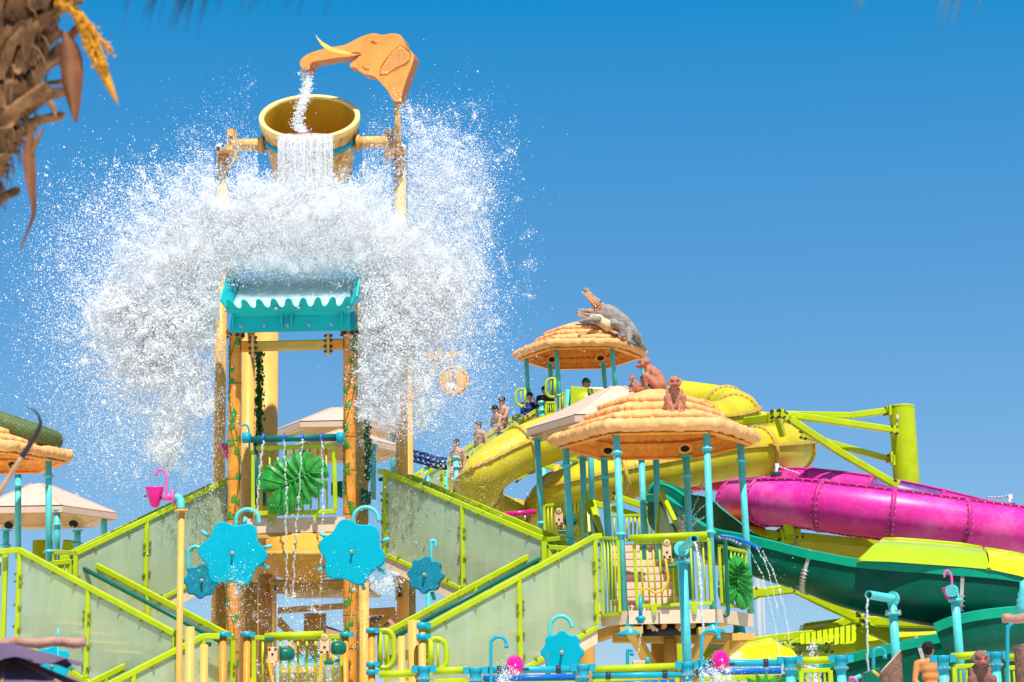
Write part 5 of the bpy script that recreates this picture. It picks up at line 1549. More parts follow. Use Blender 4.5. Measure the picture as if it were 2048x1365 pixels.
MB().cyl(at(1281,1192,29.7), at(1281,1236,29.7), 0.03, n=10).build('wand', TEALB, g)
MB().lathe([(0.03,0.0),(0.075,-0.02),(0.075,-0.06),(0.05,-0.08),(0.05,-0.11)], at(1281,1232,29.7), ZA, 14).build('wand_head', TEALB, g)
g = water_gun('beige water gun on lower tower rail, left one', 545, 1308, 29.0, -0.95)
MB().tube(spline([at(537,1322,28.9), at(541,1345,28.9), at(548,1372,28.9), at(556,1400,28.9)],5), 0.022, 8).build('hose', HOSEY, g)
g = water_gun('beige water gun on lower tower rail, right one', 649, 1296, 29.0, 0.95)
MB().tube(spline([at(643,1308,28.9), at(641,1335,28.9), at(639,1365,28.9), at(640,1400,28.9)],5), 0.022, 8).build('hose', HOSEY, g)
g = water_gun('green spout box on rear platform guard', 1118, 1040, 33.2, 0.8)

# ------------------------------------------------------------------ lower tower rail
lr = guard('barred_guard', 'lime barred guard across the tower foot behind two water guns', [(508,1276,29.4),(684,1274,29.4),(684,1380,29.4),(508,1382,29.4)], 29.4, 9, 9, bar_px=5)
MB().cyl(at(530,1274,29.25), at(648,1270,29.25), 8*mpp(29.3), n=14).build('thick_top_rail', LIME, lr)
for px, Y, lab in ((446,29.6,'short brown post with blue collar left of tower foot'),(494,29.4,'short brown post with blue collar beside lime tower rail, left'),(690,29.4,'short brown post with blue collar beside lime tower rail, right'),(743,29.4,'brown post with three blue collars right of tower foot')):
    fl = (1270,) if px < 743 else (1262, 1329, 1345)
    p = at(px, 1272 if px < 743 else 1262, Y); t = thing('collared_post', V(p.x,p.y,0), lab, 'post', 'short brown collared posts')
    MB().cyl(V(p.x,p.y,0), p, 7*mpp(Y), n=14).build('shaft', BAMB, t)
    for f in fl:
        q = at(px, f, Y); m = MB(); m.cyl(q+V(0,0,-0.035), q+V(0,0,0.035), 11*mpp(Y), n=14); m.box(q+V(0.06,0,0), 0.12, 0.12, 0.07); m.build('collar', TEALB, t)
G_O = 'plain orange pipe posts at tower foot'
for px, py, Y, r, lab in ((828,1241,29.2,12.5,'thickest and tallest of three orange pipe posts at tower foot'),(803,1273,29.0,7,'leftmost and shortest of three orange pipe posts at tower foot'),(844,1246,28.9,7.5,'orange pipe post with two teal collars beside wide right stair')):
    vpost('pipe_post', px, py, Y, r, YEL, lab, 'post', G_O, flanges=())
for py in (1252, 1274):
    q = at(844, py, 28.9); t = thing('teal_collar', q, 'teal clamp on orange pipe post, '+('upper one' if py < 1260 else 'lower one'), 'clamp', 'teal clamps on orange post')
    MB().cyl(q+V(0,0,-0.045), q+V(0,0,0.045), 11*mpp(28.9), n=16).build('band', TEALB, t); MB().box(q+V(0.08,0,0), 0.1, 0.1, 0.08).build('ear', TEALB, t)
vpost('pipe_post', 380, 1254, 28.0, 9, YEL, 'stub orange pipe post between left stair flights', 'post', G_O)
vpost('pipe_post', 408, 1290, 28.4, 8, YEL, 'orange pipe post seen behind lowest left frosted panel', 'post', G_O)
def blue_trough():
    t = thing('blue_trough', at(610,1345,31.0), 'teal panel wall with foaming water behind lower tower rail', 'trough')
    m = MB(); m.prism([at(560,1312,31.2), at(695,1308,31.2), at(695,1328,31.2), at(560,1330,31.2)], V(0,0.1,0)); m.build('upper_panel', TEALB, t)
    m = MB(); m.prism([at(560,1332,31.2), at(695,1330,31.2), at(695,1400,31.2), at(560,1400,31.2)], V(0,0.1,0)); m.build('lower_panel', OCH, t)
    m = MB(); m.bar(at(560,1330,31.1), at(695,1328,31.1), 0.06, 0.05); m.build('lip', TEAL, t)
blue_trough()
def bg_roof():
    t = thing('rust_roof', at(640,1300,40), 'rust brown thatched roof glimpsed under the tower deck', 'roof')
    m = MB(); m.prism([at(540,1310,40), at(640,1262,41), at(740,1300,40), at(740,1330,40), at(540,1330,40)], V(0,1.5,0.2)); m.build('thatch', BACKW, t)
    t = thing('rust_roof', at(780,1260,39), 'rust brown thatched roof glimpsed right of tower foot', 'roof')
    m = MB(); m.prism([at(735,1240,39), at(770,1228,39.6), at(806,1232,39), at(806,1262,39), at(735,1275,39)], V(0,1.5,0.2)); m.build('thatch', BACKW, t)
bg_roof()
def bottle_panel():
    for i, (x, mt) in enumerate(((789,LIME),(795,TEAL),(800,LIMED),(804,TEAL))):
        m = MB(); m.prism([at(x-2.5,1140+i%2*2,34), at(x+2.5,1139,34), at(x+2.5,1168,34), at(x-2.5,1168,34)], V(0,0.06,0)); 
        tag(m.build('striped_slat', mt), ('leftmost lime','left teal','right lime','rightmost teal')[i]+' slat of small striped panel by brown column', 'slat', 'slats of the striped panel')
bottle_panel()

# ------------------------------------------------------------------ water cannons and cup pole on the right
def flange_ring(mb, p, d, r):
    d = Vector(d).normalized(); mb.cyl(Vector(p)-d*0.02, Vector(p)+d*0.02, r, n=18)
def cannon(label, top, bot, Y, r, barrel, br, lean=0.0):
    a, b = at(top[0], top[1], Y), at(bot[0], bot[1], Y)
    t = thing('water_cannon', b, label, 'water cannon', 'teal water cannons')
    d = (a-b).normalized(); k = mpp(Y)
    MB().cyl(b, a, r*k, n=16).build('post', TEAL, t)
    m = MB(); flange_ring(m, a-d*0.12, d, r*k*1.75); fo = m.build('flange', TEAL, t)
    bolts_on(fo, [a-d*0.12+V(math.cos(q)*r*k*1.45, math.sin(q)*r*k*1.45, 0.02) for q in (3.4,4.2,5.0,5.8)], ZA, 0.015, 0.03)
    P = [Vector(at(*q)) for q in barrel]
    MB().tube([a-d*0.02, a+d*0.06, lerp(a+d*0.12, P[0], 0.5), P[0]], r*k*1.0, 14).build('elbow', TEAL, t)
    m = MB(); flange_ring(m, P[0], P[1]-P[0], r*k*1.6); m.build('swivel_flange', TEAL, t)
    d2 = (P[1]-P[0]).normalized(); m = MB()
    m.tube([P[0], P[1]], br*k, 18, caps=False); m.tube([P[0]+d2*0.05, P[1]], br*k*0.86, 18, caps=False); m.lathe([(br*k*0.86,0),(br*k,0)], P[1], d2, 18); m.lathe([(0.001,0),(br*k*0.86,0)], lerp(P[0],P[1],0.15), d2, 18)
    m.build('barrel', TEAL, t, fix=False)
    m = MB(); m.lathe([(0.001,0.0),(br*k*0.85,0.0)], P[1]-d2*0.10, d2, 18); m.build('bore', BLACK, t)
    return t
CB = mat('blue_cannon_post', (0.02,0.36,0.46), 0.33, 0.1, 5)
cannon('teal water cannon in front of platform aimed towards viewer', (1364,1106), (1379,1420), 27.0, 9.5, [(1363,1098,26.9),(1389,1078,26.2)], 7.5)
cannon('teal water cannon at right aimed left and dripping', (1785,1210), (1798,1400), 27.0, 9, [(1786,1198,27.0),(1737,1190,26.6)], 8.5)
def cup_pole():
    Y = 27.3; k = mpp(Y)
    a, b = at(1909,1182,Y), at(1926,1400,Y)
    t = thing('cup_pole', b, 'tall teal pole with round flange behind shirtless boy', 'pole'); d = (a-b).normalized()
    MB().cyl(b, a, 8.5*k, n=16).build('post', TEAL, t); MB().ball(a, 8.5*k, n=14, m=8).build('rounded_top', TEAL, t)
    m = MB(); flange_ring(m, at(1911,1201,Y), d, 14*k); m.build('flange', TEAL, t)
    m = MB(); m.cyl(at(1906,1182,Y-0.05), at(1902,1182,Y-0.12), 12*k, n=18); m.build('side_flange', TEAL, t)
    p = thing('tipping_cup', at(1893,1206,Y), 'pink cup tipping sideways with pink hook on tall teal pole', 'cup')
    cup(p, at(1893,1174,Y), 10*k, 5.5*k, 33*k, (-0.30,-0.1,1), PINK)
    MB().tube(spline([at(1904,1178,Y), at(1903,1155,Y), at(1899,1145,Y), at(1893,1142,Y), at(1889,1148,Y), at(1889,1155,Y)],6), 2.4*k, 8).build('hook_pipe', PINKP, p)
cup_pole()

# ------------------------------------------------------------------ front rail along the bottom edge
def front_rail():
    Yf = 26.0; k = mpp(Yf, 1340)
    posts = [(848,1334,'leftmost'),(951,1337,'second'),(1166,1331,'third'),(1375,1326,'fourth'),(1579,1316,'fifth'),(1681,1313,'sixth'),(1885,1313,'seventh'),(1990,1306,'rightmost')]
    for px, py, w in posts:
        a = at(px, py, Yf); t = thing('rail_post', V(a.x,a.y,0), w+' collared teal post of the front rail from left', 'post', 'teal posts of the front rail')
        MB().cyl(V(a.x,a.y,0), a, 9.5*k, n=16).build('shaft', TEAL, t)
        m = MB(); m.lathe([(0.001,0.01),(13*k,0.01),(13.5*k,-0.01),(13.5*k,-0.05),(11.5*k,-0.06),(11.5*k,-0.13),(13*k,-0.15),(13*k,-0.17),(10*k,-0.19),(9.6*k,-0.24)], a, ZA, 20); co = m.build('collar', TEALB, t)
        bolts_on(co, [a+V(math.cos(q)*12.5*k, math.sin(q)*12.5*k, -0.16) for q in (3.3,4.0,4.7,5.4,6.1)], ZA, 0.014, 0.03)
        m = MB(); m.box(a+V(0.12,0,-0.03), 0.08, 0.1, 0.09); m.box(a+V(-0.12,0,-0.03), 0.08, 0.1, 0.09); m.build('clamp_ear', TEALB, t)
    def rail(x0, y0, x1, y1, lab, nb, mt=LIME, r=7.5):
        a, b = at(x0,y0,Yf), at(x1,y1,Yf); t = thing('front_guard', (a+b)/2-V(0,0,1.0), lab, 'guard rail', 'lime guards of the front rail')
        MB().cyl(a, b, r*k, n=14).build('thick_top_rail', mt, t)
        a2, b2 = a+V(0.03,0,-0.13), b+V(-0.03,0,-0.13)
        MB().bar(a2, b2, 0.055, 0.055).build('frame_rail', mt, t)
        for i in range(nb+2):
            p = lerp(a2, b2, i/(nb+1)); w = 0.06 if i in (0, nb+1) else 0.026
            MB().bar(p, p-V(0,0,0.95), w, w, up=YA).build('bar', mt, t)
        MB().bar(a2-V(0,0,0.95), b2-V(0,0,0.95), 0.05, 0.05).build('frame_rail', mt, t)
    rail(758,1350,832,1346,'front lime guard below looped hand hold at tower foot', 4)
    rail(866,1343,936,1340,'front lime guard below wide right stair', 4)
    rail(1184,1340,1358,1333,'long front lime guard under platform legs', 8)
    rail(1596,1322,1664,1320,'short front lime guard under pale yellow dome', 4)
    rail(1902,1314,1972,1309,'front lime guard right of shirtless boy', 4)
    rail(2008,1316,2080,1312,'front lime guard at lower right corner', 4)
    def pipes(x0, x1, y, lab1, lab2):
        t = thing('water_pipe', at((x0+x1)/2,y,Yf), lab1, 'pipe', 'teal crossing pipes'); MB().cyl(at(x0,y,Yf), at(x1,y-2,Yf), 7*k, n=12).build('pipe', TEALB, t)
        for u in (0.18, 0.82): m = MB(); p = at(lerp(x0,x1,u), y-2*u, Yf); m.cyl(p+V(-0.03,0,0), p+V(0.03,0,0), 8.5*k, n=12); m.build('coupling', BOLTD, t)
        t = thing('water_pipe', at((x0+x1)/2,y+17,Yf+0.5), lab2, 'pipe', 'blue crossing pipes'); MB().cyl(at(x0,y+17,Yf+0.5), at(x1,y+14,Yf+0.5), 7*k, n=12).build('pipe', BLUEP, t)
        MB().bar(at(x0,y+29,Yf+0.2), at(x1,y+27,Yf+0.2), 0.07, 0.07).build('lime_rail', LIME, t)
        for i in range(9):
            p = at(lerp(x0,x1,(i+0.5)/9), y+28, Yf+0.2); MB().bar(p, p-V(0,0,0.8), 0.03, 0.03, up=YA).build('lime_bar', LIME, t)
    pipes(966,1150,1341,'teal pipe carrying the left magenta ball cup','blue pipe below the left magenta ball cup')
    pipes(1392,1562,1328,'teal pipe carrying the right magenta ball cup','blue pipe below the right magenta ball cup')
    pipes(1184,1362,1352,'teal pipe behind long front lime guard','blue pipe behind long front lime guard')
    for px, py, rr, lab in ((1030,1334,18,'round magenta cup tipped on teal pipe, left one'),(1442,1324,18,'round magenta cup tipped on teal pipe, right one')):
        t = thing('ball_cup', at(px,py+rr,Yf-0.2), lab, 'cup', 'round magenta cups')
        m = MB(); c = at(px, py, Yf-0.22); r = rr*k
        m.lathe([(r*0.9,0.16),(r*0.97,0.12),(r,0.05),(r*0.93,-0.03),(r*0.75,-0.10),(r*0.42,-0.15),(0.001,-0.17)], c, V(0,0.80,0.30), 22); m.lathe([(r*0.9,0.16),(r*0.9,0.05),(r*0.6,-0.08),(0.001,-0.12)], c, V(0,0.80,0.30), 22); m.build('cup', PINK, t, fix=False)
        m = MB(); m.cyl(at(px-rr-6,py+6,Yf-0.1), at(px+rr+10,py+5,Yf-0.1), 2.5*k, n=8); m.build('axle', BOLTD, t)
        m = MB(); m.cyl(c-V(0,0.17,0.06), c-V(0,0.2,0.07), 0.02, n=8); m.build('weight_bolt', BOLT, t)
    for hook, Y_, lab in ((arc(982,1013,1274,1365,1297),Yf-0.1,'teal hook pipe over left magenta ball cup'),(arc(1403,1438,1261,1365,1280),Yf-0.1,'teal hook pipe over right magenta ball cup'),(arc(1747,1770,1297,1345,1318),Yf+0.4,'small teal hook pipe behind bark stump'),(arc(1255,1264,1300,1332,1312),Yf+0.6,'little light teal hook behind long front lime guard'),(arc(2015,2060,1242,1365,1300),Yf-0.5,'teal hook pipe at lower right corner')):
        P = spline([at(x,y,Y_) for x,y in hook], 6); t = thing('hook_pipe', P[0]-V(0,0,0.3), lab, 'pipe', 'teal hook pipes')
        MB().tube([P[0]-V(0,0,0.6)]+P, 3.6*k, 10).build('pipe', TEALB, t); m = MB(); m.cyl(P[-1], P[-1]+V(0,0,0.05), 4.4*k, n=10); m.build('outlet', TEALB, t)
    # clutter behind the rail
    t = thing('control_box', at(1280,1330,Yf+0.6), 'beige box with green bracket behind long front lime guard', 'box')
    m = MB(); m.prism([at(1266,1322,Yf+0.5), at(1293,1321,Yf+0.5), at(1293,1330,Yf+0.5), at(1266,1331,Yf+0.5)], V(0,0.2,0), bevel=0.01); m.build('lid', GUNB, t)
    m = MB(); m.prism([at(1258,1345,Yf+0.5), at(1275,1343,Yf+0.5), at(1286,1372,Yf+0.5), at(1268,1376,Yf+0.5)], V(0,0.12,0), bevel=0.01); m.build('body', GUNB, t)
    m = MB(); m.cyl(at(1295,1315,Yf+0.5), at(1295,1332,Yf+0.5), 0.03, n=10); m.build('knob', TEALB, t)
    t = thing('palm_leaf_relief', at(1520,1365,Yf+0.1), 'green leaf relief half hidden at bottom edge left of fifth rail post', 'leaf relief')
    for s, x0 in ((-1,1510),(1,1540)):
        for i in range(5):
            a = R(25+28*i); c = at(1528,1380,Yf-0.02); L = 38*k
            tip = c+V(math.cos(a)*L*1.3,0,math.sin(a)*L)
            d = (tip-c); nrm = V(-d.z,0,d.x).normalized()*(6*k)
            m = MB(); m.prism([c, lerp(c,tip,0.5)+nrm, tip, lerp(c,tip,0.5)-nrm], V(0,0.03+0.004*s,0), bevel=0.006); m.build('leaf_blade', MONST, t)
        break
    for px, lab in ((1690,'small green machine with coloured handles beside bark stump'),):
        t = thing('crank_machine', at(1755,1365,Yf+0.3), lab, 'machine')
        m = MB(); m.prism([at(1728,1345,Yf+0.3), at(1760,1335,Yf+0.3), at(1765,1372,Yf+0.3), at(1728,1372,Yf+0.3)], V(0,0.2,0), bevel=0.015); m.build('case', GRND, t)
        m = MB(); m.cyl(at(1745,1342,Yf+0.2), at(1758,1352,Yf+0.2), 0.02, n=8); m.build('handle', HOSEY, t)
        MB().tube(spline([at(1690,1372,Yf+0.2), at(1696,1360,Yf+0.2), at(1706,1356,Yf+0.2), at(1716,1366,Yf+0.2)],5), 0.02, 8).build('hook', PINKP, t)
        m = MB(); m.cyl(at(1722,1352,Yf+0.25), at(1690,1366,Yf+0.25), 0.03, n=8); m.build('arm', TEAL, t)
front_rail()
def pink_spray_pipe():
    Y = 34.6; t = thing('pink_spray_pipe', at(1040,1030,Y), 'magenta spray pipe left of cream canopy post', 'pipe')
    MB().cyl(at(1000,1030,Y), at(1071,1024,Y), 5*mpp(Y), n=12).build('pipe', PINK, t)
    for x in (1010,1030,1050): m = MB(); p = at(x,1032,Y); m.cyl(p, p-V(0,0,0.06), 0.02, n=8); m.build('nozzle', BOLT, t)
pink_spray_pipe()
def blue_spray_arm():
    Y = 30.4; t = thing('curved_sprayer', at(1440,1078,Y), 'curved spray arm with blue strip beside right platform post', 'sprayer')
    MB().tube(spline([at(1432,1076,Y), at(1455,1078,Y), at(1475,1086,Y), at(1494,1096,Y+0.3)],6), 0.045, 10).build('steel_arm', TEALD, t)
    MB().tube(spline([at(1440,1072,Y-0.05), at(1468,1076,Y-0.05), at(1492,1084,Y-0.05), at(1520,1098,Y-0.05)],6), 0.028, 8).build('blue_strip', BLUEP, t)
    bolts_on(t, spline([at(1440,1076,Y-0.06), at(1460,1079,Y-0.06), at(1480,1088,Y-0.06)],3), (0,-1,0), 0.015, 0.02)
blue_spray_arm()
def rope_net():
    t = thing('rope_bridge', at(860,920,40.5), 'navy rope bridge rail half hidden by spray right of tower', 'rope')
    for dy in (0, 10, 20):
        MB().tube(spline([at(826,902+dy,40.0), at(850,908+dy,40.2), at(872,916+dy,40.6), at(892,918+dy,41.2)],5), 0.032, 6).build('rope', NAVY, t)
    for i in range(7):
        x = 830+i*10; MB().cyl(at(x,902+i*2.4,40.2), at(x+2,926+i*2.2,40.2), 0.03, n=6).build('cord', NAVY, t)
rope_net()
# lime slide entry hood by crocodile canopy
def entry_hood():
    Y = 42.2; t = thing('slide_hood', at(1180,810,Y), 'lime slide entry hood below crocodile canopy', 'slide hood')
    m = MB(); m.prism([at(1141,772,Y), at(1178,776,Y), at(1178,822,Y), at(1141,826,Y)], V(0,0.3,0), bevel=0.02); m.build('side_panel', LIMED, t)
    m = MB(); m.prism([at(1176,774,Y-0.1), at(1206,776,Y-0.1), at(1234,788,Y-0.1), at(1234,800,Y-0.1), at(1176,806,Y-0.1)], V(0,0.6,0), bevel=0.02); m.build('hood_top', LIMED, t)
    m = MB(); m.lathe([(0.001,-0.05),(20*mpp(Y),-0.05),(22*mpp(Y),0.0),(22*mpp(Y),0.2)], at(1172,806,Y-0.05), (0,1,0), 24); m.build('round_end', LIMED, t)
    m = MB(); m.prism([at(1232,780,Y+0.4), at(1262,784,Y+0.4), at(1262,800,Y+0.4), at(1232,800,Y+0.4)], V(0,0.3,0)); m.build('rear_panel', LIME, t)
    for dx in (0, 6): MB().cyl(at(1177+dx,778,Y-0.2), at(1178+dx*2,806,Y-0.2), 0.025, n=6).build('chain', BOLTD, t)
entry_hood()
guard('barred_guard', 'small lime guard right of collared post by navy shirted boy', [(1092,806),(1110,806),(1110,828),(1092,830)], 43.0, 5, 3, bar_px=3)
guard('barred_guard', 'small lime framed panel beside slide entry hood', [(1120,790),(1130,786),(1130,822),(1120,824)], 42.9, 4, 1, bar_px=3)
vpost('teal_post', 1136, 780, 42.5, 5, TEAL, 'light teal post just left of slide entry hood', 'post', 'slim teal posts by the far stairs')
# ================================================================== statues
def xf(loc, s, yaw, pitch=0.0, rollv=0.0):
    M = Matrix.Rotation(yaw,3,'Z') @ Matrix.Rotation(rollv,3,'Y') @ Matrix.Rotation(pitch,3,'X')
    loc = Vector(loc)
    return (lambda x, y, z: loc + M @ (V(x,y,z)*s)), M
def monkey(label, base, s, yaw, back=0.0, arms='front', voxel=0.013, head_yaw=0.0, lean=0.0, mt=None):
    T, M = xf(base, s, yaw)
    t = thing('monkey_statue', base, label, 'monkey statue', 'terracotta monkey statues')
    m = MB()
    def E(c, rx, ry, rz, rot=None): m.ball(T(*c), rx*s, ry*s, rz*s, 14, 10, M @ rot if rot is not None else M)
    def C(a, b, r0, r1): capsule(m, T(*a), T(*b), r0*s, r1*s)
    hb = back
    E((0,0.12+hb,0.19), 0.235, 0.25, 0.21)
    C((0,0.14+hb,0.22), (0,0.10+hb*0.8,0.46), 0.225, 0.205); C((0,0.10+hb*0.8,0.46), (0,0.0+hb*0.3,0.62), 0.205, 0.165)
    C((0,0.0+hb*0.3,0.62), (0,-0.06,0.74), 0.135, 0.11)
    hc = V(0,-0.10,0.83)
    Hm = Matrix.Rotation(head_yaw,3,'Z')
    def H(x,y,z): q = Hm @ V(x,y,z)*1.18; return (hc.x+q.x, hc.y+q.y, hc.z+q.z)
    E(H(0,0.01,0.025), 0.155, 0.165, 0.155); E(H(0,-0.09,-0.055), 0.098, 0.10, 0.088); E(H(0,-0.155,-0.075), 0.074, 0.064, 0.062)
    C(H(-0.08,-0.115,0.050), H(0.08,-0.115,0.050), 0.038, 0.038)
    for sx in (-1,1):
        E(H(sx*0.142,0.0,0.01), 0.030, 0.045, 0.058); E(H(sx*0.085,-0.06,-0.05), 0.06, 0.07, 0.07)
        C((sx*0.11,0.08+hb,0.15), (sx*0.22,-0.14,0.42), 0.13, 0.092); C((sx*0.22,-0.14,0.42), (sx*0.19,-0.11,0.08), 0.086, 0.055)
        C((sx*0.17,-0.10,0.05), (sx*0.18,-0.25,0.03), 0.042, 0.032)
        for i in range(4): C((sx*0.18+(i-1.5)*0.024,-0.24,0.03), (sx*0.18+(i-1.5)*0.030,-0.31,0.018), 0.015, 0.012)
        hx = 0.075
        C((sx*0.155,-0.02+hb*0.2,0.60), (sx*0.14,-0.11,0.33), 0.088, 0.066); C((sx*0.14,-0.11,0.33), (sx*hx,-0.23,0.07), 0.064, 0.044)
        E((sx*hx,-0.26,0.045), 0.038, 0.05, 0.03)
        for i in range(4): C((sx*hx+(i-1.5)*0.019,-0.28,0.04), (sx*hx+(i-1.5)*0.023,-0.335,0.012), 0.012, 0.010)
        C((sx*(hx-0.03),-0.25,0.04), (sx*(hx-0.055),-0.285,0.02), 0.012, 0.010)
    C((0,0.28+hb,0.08), (0.12,0.42+hb,0.03), 0.04, 0.025)
    merged(m, 'body', mt or STATUE, t, voxel, 2)
    f = MB(); Mh = M @ Hm
    f.ball(T(*H(0,-0.158,-0.075)), 0.072*s, 0.066*s, 0.060*s, 14, 10, Mh); f.ball(T(*H(0,-0.122,0.0)), 0.086*s, 0.045*s, 0.052*s, 14, 10, Mh)
    fo = merged(f, 'face', STATUF, t, voxel*0.6, 2)
    for sx in (-1,1):
        e = MB(); e.ball(T(*H(sx*0.036,-0.156,0.010)), 0.019*s, 0.012*s, 0.014*s, 8, 6, Mh); e.build('eye', EYE, fo)
        e = MB(); e.ball(T(*H(sx*0.014,-0.214,-0.062)), 0.010*s, 0.006*s, 0.007*s, 8, 6, Mh); e.build('nostril', EYE, fo)
    e = MB(); e.tube([T(*H(-0.038,-0.196,-0.098)), T(*H(0,-0.212,-0.102)), T(*H(0.038,-0.196,-0.098))], 0.007*s, 6); e.build('mouth_line', EYE, fo)
    return t
k31 = mpp(31.3)
monkey('large terracotta monkey statue in profile on top of front canopy', at(1298,783,31.4), 70*k31, R(-84), back=0.14)
monkey('baby terracotta monkey statue huddled before large monkey', at(1268,785,31.15), 34*k31, R(-66), back=0.08, voxel=0.008)
monkey('terracotta monkey statue sitting facing viewer on canopy tiers', at(1350,829,30.5), 74*k31, R(3), back=0.0)
monkey('brown monkey statue behind front rail at lower right', at(1964,1402,25.2), 96*mpp(25.2), R(2), back=0.0, mt=STATUB)

def crocodile():
    Y = 43.3; k = mpp(Y, 640)
    base = at(1235,680,Y)
    t = thing('crocodile_statue', base, 'grey crocodile statue with wide open jaws on highest canopy', 'crocodile statue')
    def P(x, y, dy=0.0): return at(x, y, Y+dy)
    m = MB()
    sp = spline([P(1198,626), P(1215,632), P(1234,642), P(1254,655), P(1270,672), P(1282,690,0.3), P(1290,702,0.7)], 4)
    rr = [15,17,19,21,22,23,23,22,21,20,19,17,15,14,13,11,10,9,8,7,6,5,5,4,4]
    for i in range(len(sp)-1): capsule(m, sp[i], sp[i+1], rr[min(i,24)]*k, rr[min(i+1,24)]*k, 12)
    # lower jaw and throat
    capsule(m, P(1202,632), P(1178,634), 14*k, 9*k); capsule(m, P(1178,633), P(1156,627), 8*k, 4.5*k)
    capsule(m, P(1178,632,-0.12), P(1156,626,-0.05), 5*k, 3.5*k); capsule(m, P(1178,632,0.12), P(1156,626,0.05), 5*k, 3.5*k)
    # upper jaw raised
    capsule(m, P(1205,620), P(1193,606), 13*k, 10*k); capsule(m, P(1193,606), P(1175,585), 9*k, 5.5*k); m.ball(P(1172,582), 7*k, n=12, m=8)
    m.ball(P(1200,607,-0.08), 4*k, n=8, m=6); m.ball(P(1200,607,0.1), 4*k, n=8, m=6)
    # legs with toes
    for pts, r in (([(1200,640,-0.15),(1180,640,-0.45),(1164,643,-0.5)], (8,6,4.5)), ([(1226,648,-0.25),(1243,652,-0.4),(1246,672,-0.4)], (9,8,6)),
                   ([(1262,664,0.2),(1276,672,0.25),(1283,690,0.2)], (9,7,5)), ([(1256,662,-0.1),(1258,676,-0.2),(1258,684,-0.25)], (9,7,5)), ([(1205,642,0.3),(1190,648,0.5),(1180,652,0.5)], (8,6,4.5))):
        for i in range(2): capsule(m, P(*pts[i]), P(*pts[i+1]), r[i]*k, r[i+1]*k)
        e = P(*pts[-1])
        for a in (-1,0,1): capsule(m, e, e+V(-5*k*(1 if pts[-1][0] < 1230 else 0.8), -6*k+a*5*k, -2*k), 2.6*k, 1.6*k)
    # back ridges
    for i in range(4, len(sp)-3):
        for s in (-0.35, 0.0, 0.35): m.ball(sp[i]+V(0.02, s*rr[min(i,24)]*k, rr[min(i,24)]*k*(0.98-abs(s)*0.25)), 2.6*k, 2.2*k, 3.4*k, 8, 6)
    merged(m, 'body', CROC, t, 0.02, 2)
    mm = MB(); capsule(mm, P(1200,619,-0.06), P(1174,590,-0.05), 9.5*k, 5*k); capsule(mm, P(1198,616,-0.14), P(1173,588,-0.08), 6*k, 4*k); mm.build('upper_palate', CROCM, t)
    mm = MB(); capsule(mm, P(1198,624,-0.04), P(1166,623,-0.06), 7.5*k, 3.2*k); mm.build('tongue', CROCM, t)
    mm = MB(); capsule(mm, P(1200,639,-0.12), P(1172,635,-0.08), 11*k, 6*k); capsule(mm, P(1172,635,-0.08), P(1157,629,-0.05), 6*k, 4*k); capsule(mm, P(1196,640,-0.10), P(1216,652,-0.2), 10*k, 12*k); merged(mm, 'throat', CROCB, t, 0.02, 3)
    for i in range(9):
        u = i/8
        a = lerp(P(1158,621,-0.16), P(1196,622,-0.3), u); x = MB(); x.cyl(a, a+V(0,0,4.5*k), 1.5*k, 0.1*k, 6); x.build('tooth', TOOTH, t)
        a = lerp(P(1166,584,-0.16), P(1192,612,-0.3), u); x = MB(); x.cyl(a, a+V(-3.2*k,0,-2.6*k), 1.5*k, 0.1*k, 6); x.build('tooth', TOOTH, t)
    for dy in (-0.1,): 
        e = MB(); e.ball(P(1201,604,dy-0.08), 2*k, n=8, m=6); e.build('eye', EYE, t)
crocodile()

def snake():
    Y = 31.2; k = mpp(Y, 870)
    path = spline([at(-60,822,Y), at(-20,838,Y), at(20,852,Y-0.15), at(60,866,Y-0.1), at(92,877,Y+0.25), at(104,882,Y+0.75), at(88,880,Y+1.2), at(50,870,Y+1.5)], 22)
    t = thing('snake_statue', path[40], 'thick green scaly snake statue lying on left canopy', 'snake statue')
    n = 44; rows = []
    fr = frames(path)
    for i, (p, d, sd, up) in enumerate(fr):
        row = []
        for q in range(n):
            a = 2*math.pi*q/n
            dia = abs(((i*0.5+q*0.5) % 2)-1)*abs(((i*0.5-q*0.5) % 2)-1)
            r = 21*k*(1+0.055*dia) if i < len(fr)-2 else 14*k
            row.append(p+(sd*math.cos(a)+up*math.sin(a))*r)
        rows.append(row)
    m = MB(); m.grid(rows, closed_u=True); m.add([*rows[0]], [tuple(range(n))]); m.add([*rows[-1]], [tuple(range(n))])
    m.build('body', SNAKED, t)
    m = MB(); 
    for i in range(4, len(fr)-2, 2):
        p, d, sd, up = fr[i]
        for q in range(0, n, 2):
            a = 2*math.pi*(q+(i//2 % 2))/n; nr = (sd*math.cos(a)+up*math.sin(a)); c = p+nr*21.6*k; w = d.cross(nr)
            s_ = 2.6*k
            m.add([c+d*s_*1.2, c+w*s_, c-d*s_*1.2, c-w*s_, c+nr*0.9*k], [(0,1,4),(1,2,4),(2,3,4),(3,0,4)])
    tag(m.build('scales', SNAKE, t, fix=False), kind='stuff')
snake()

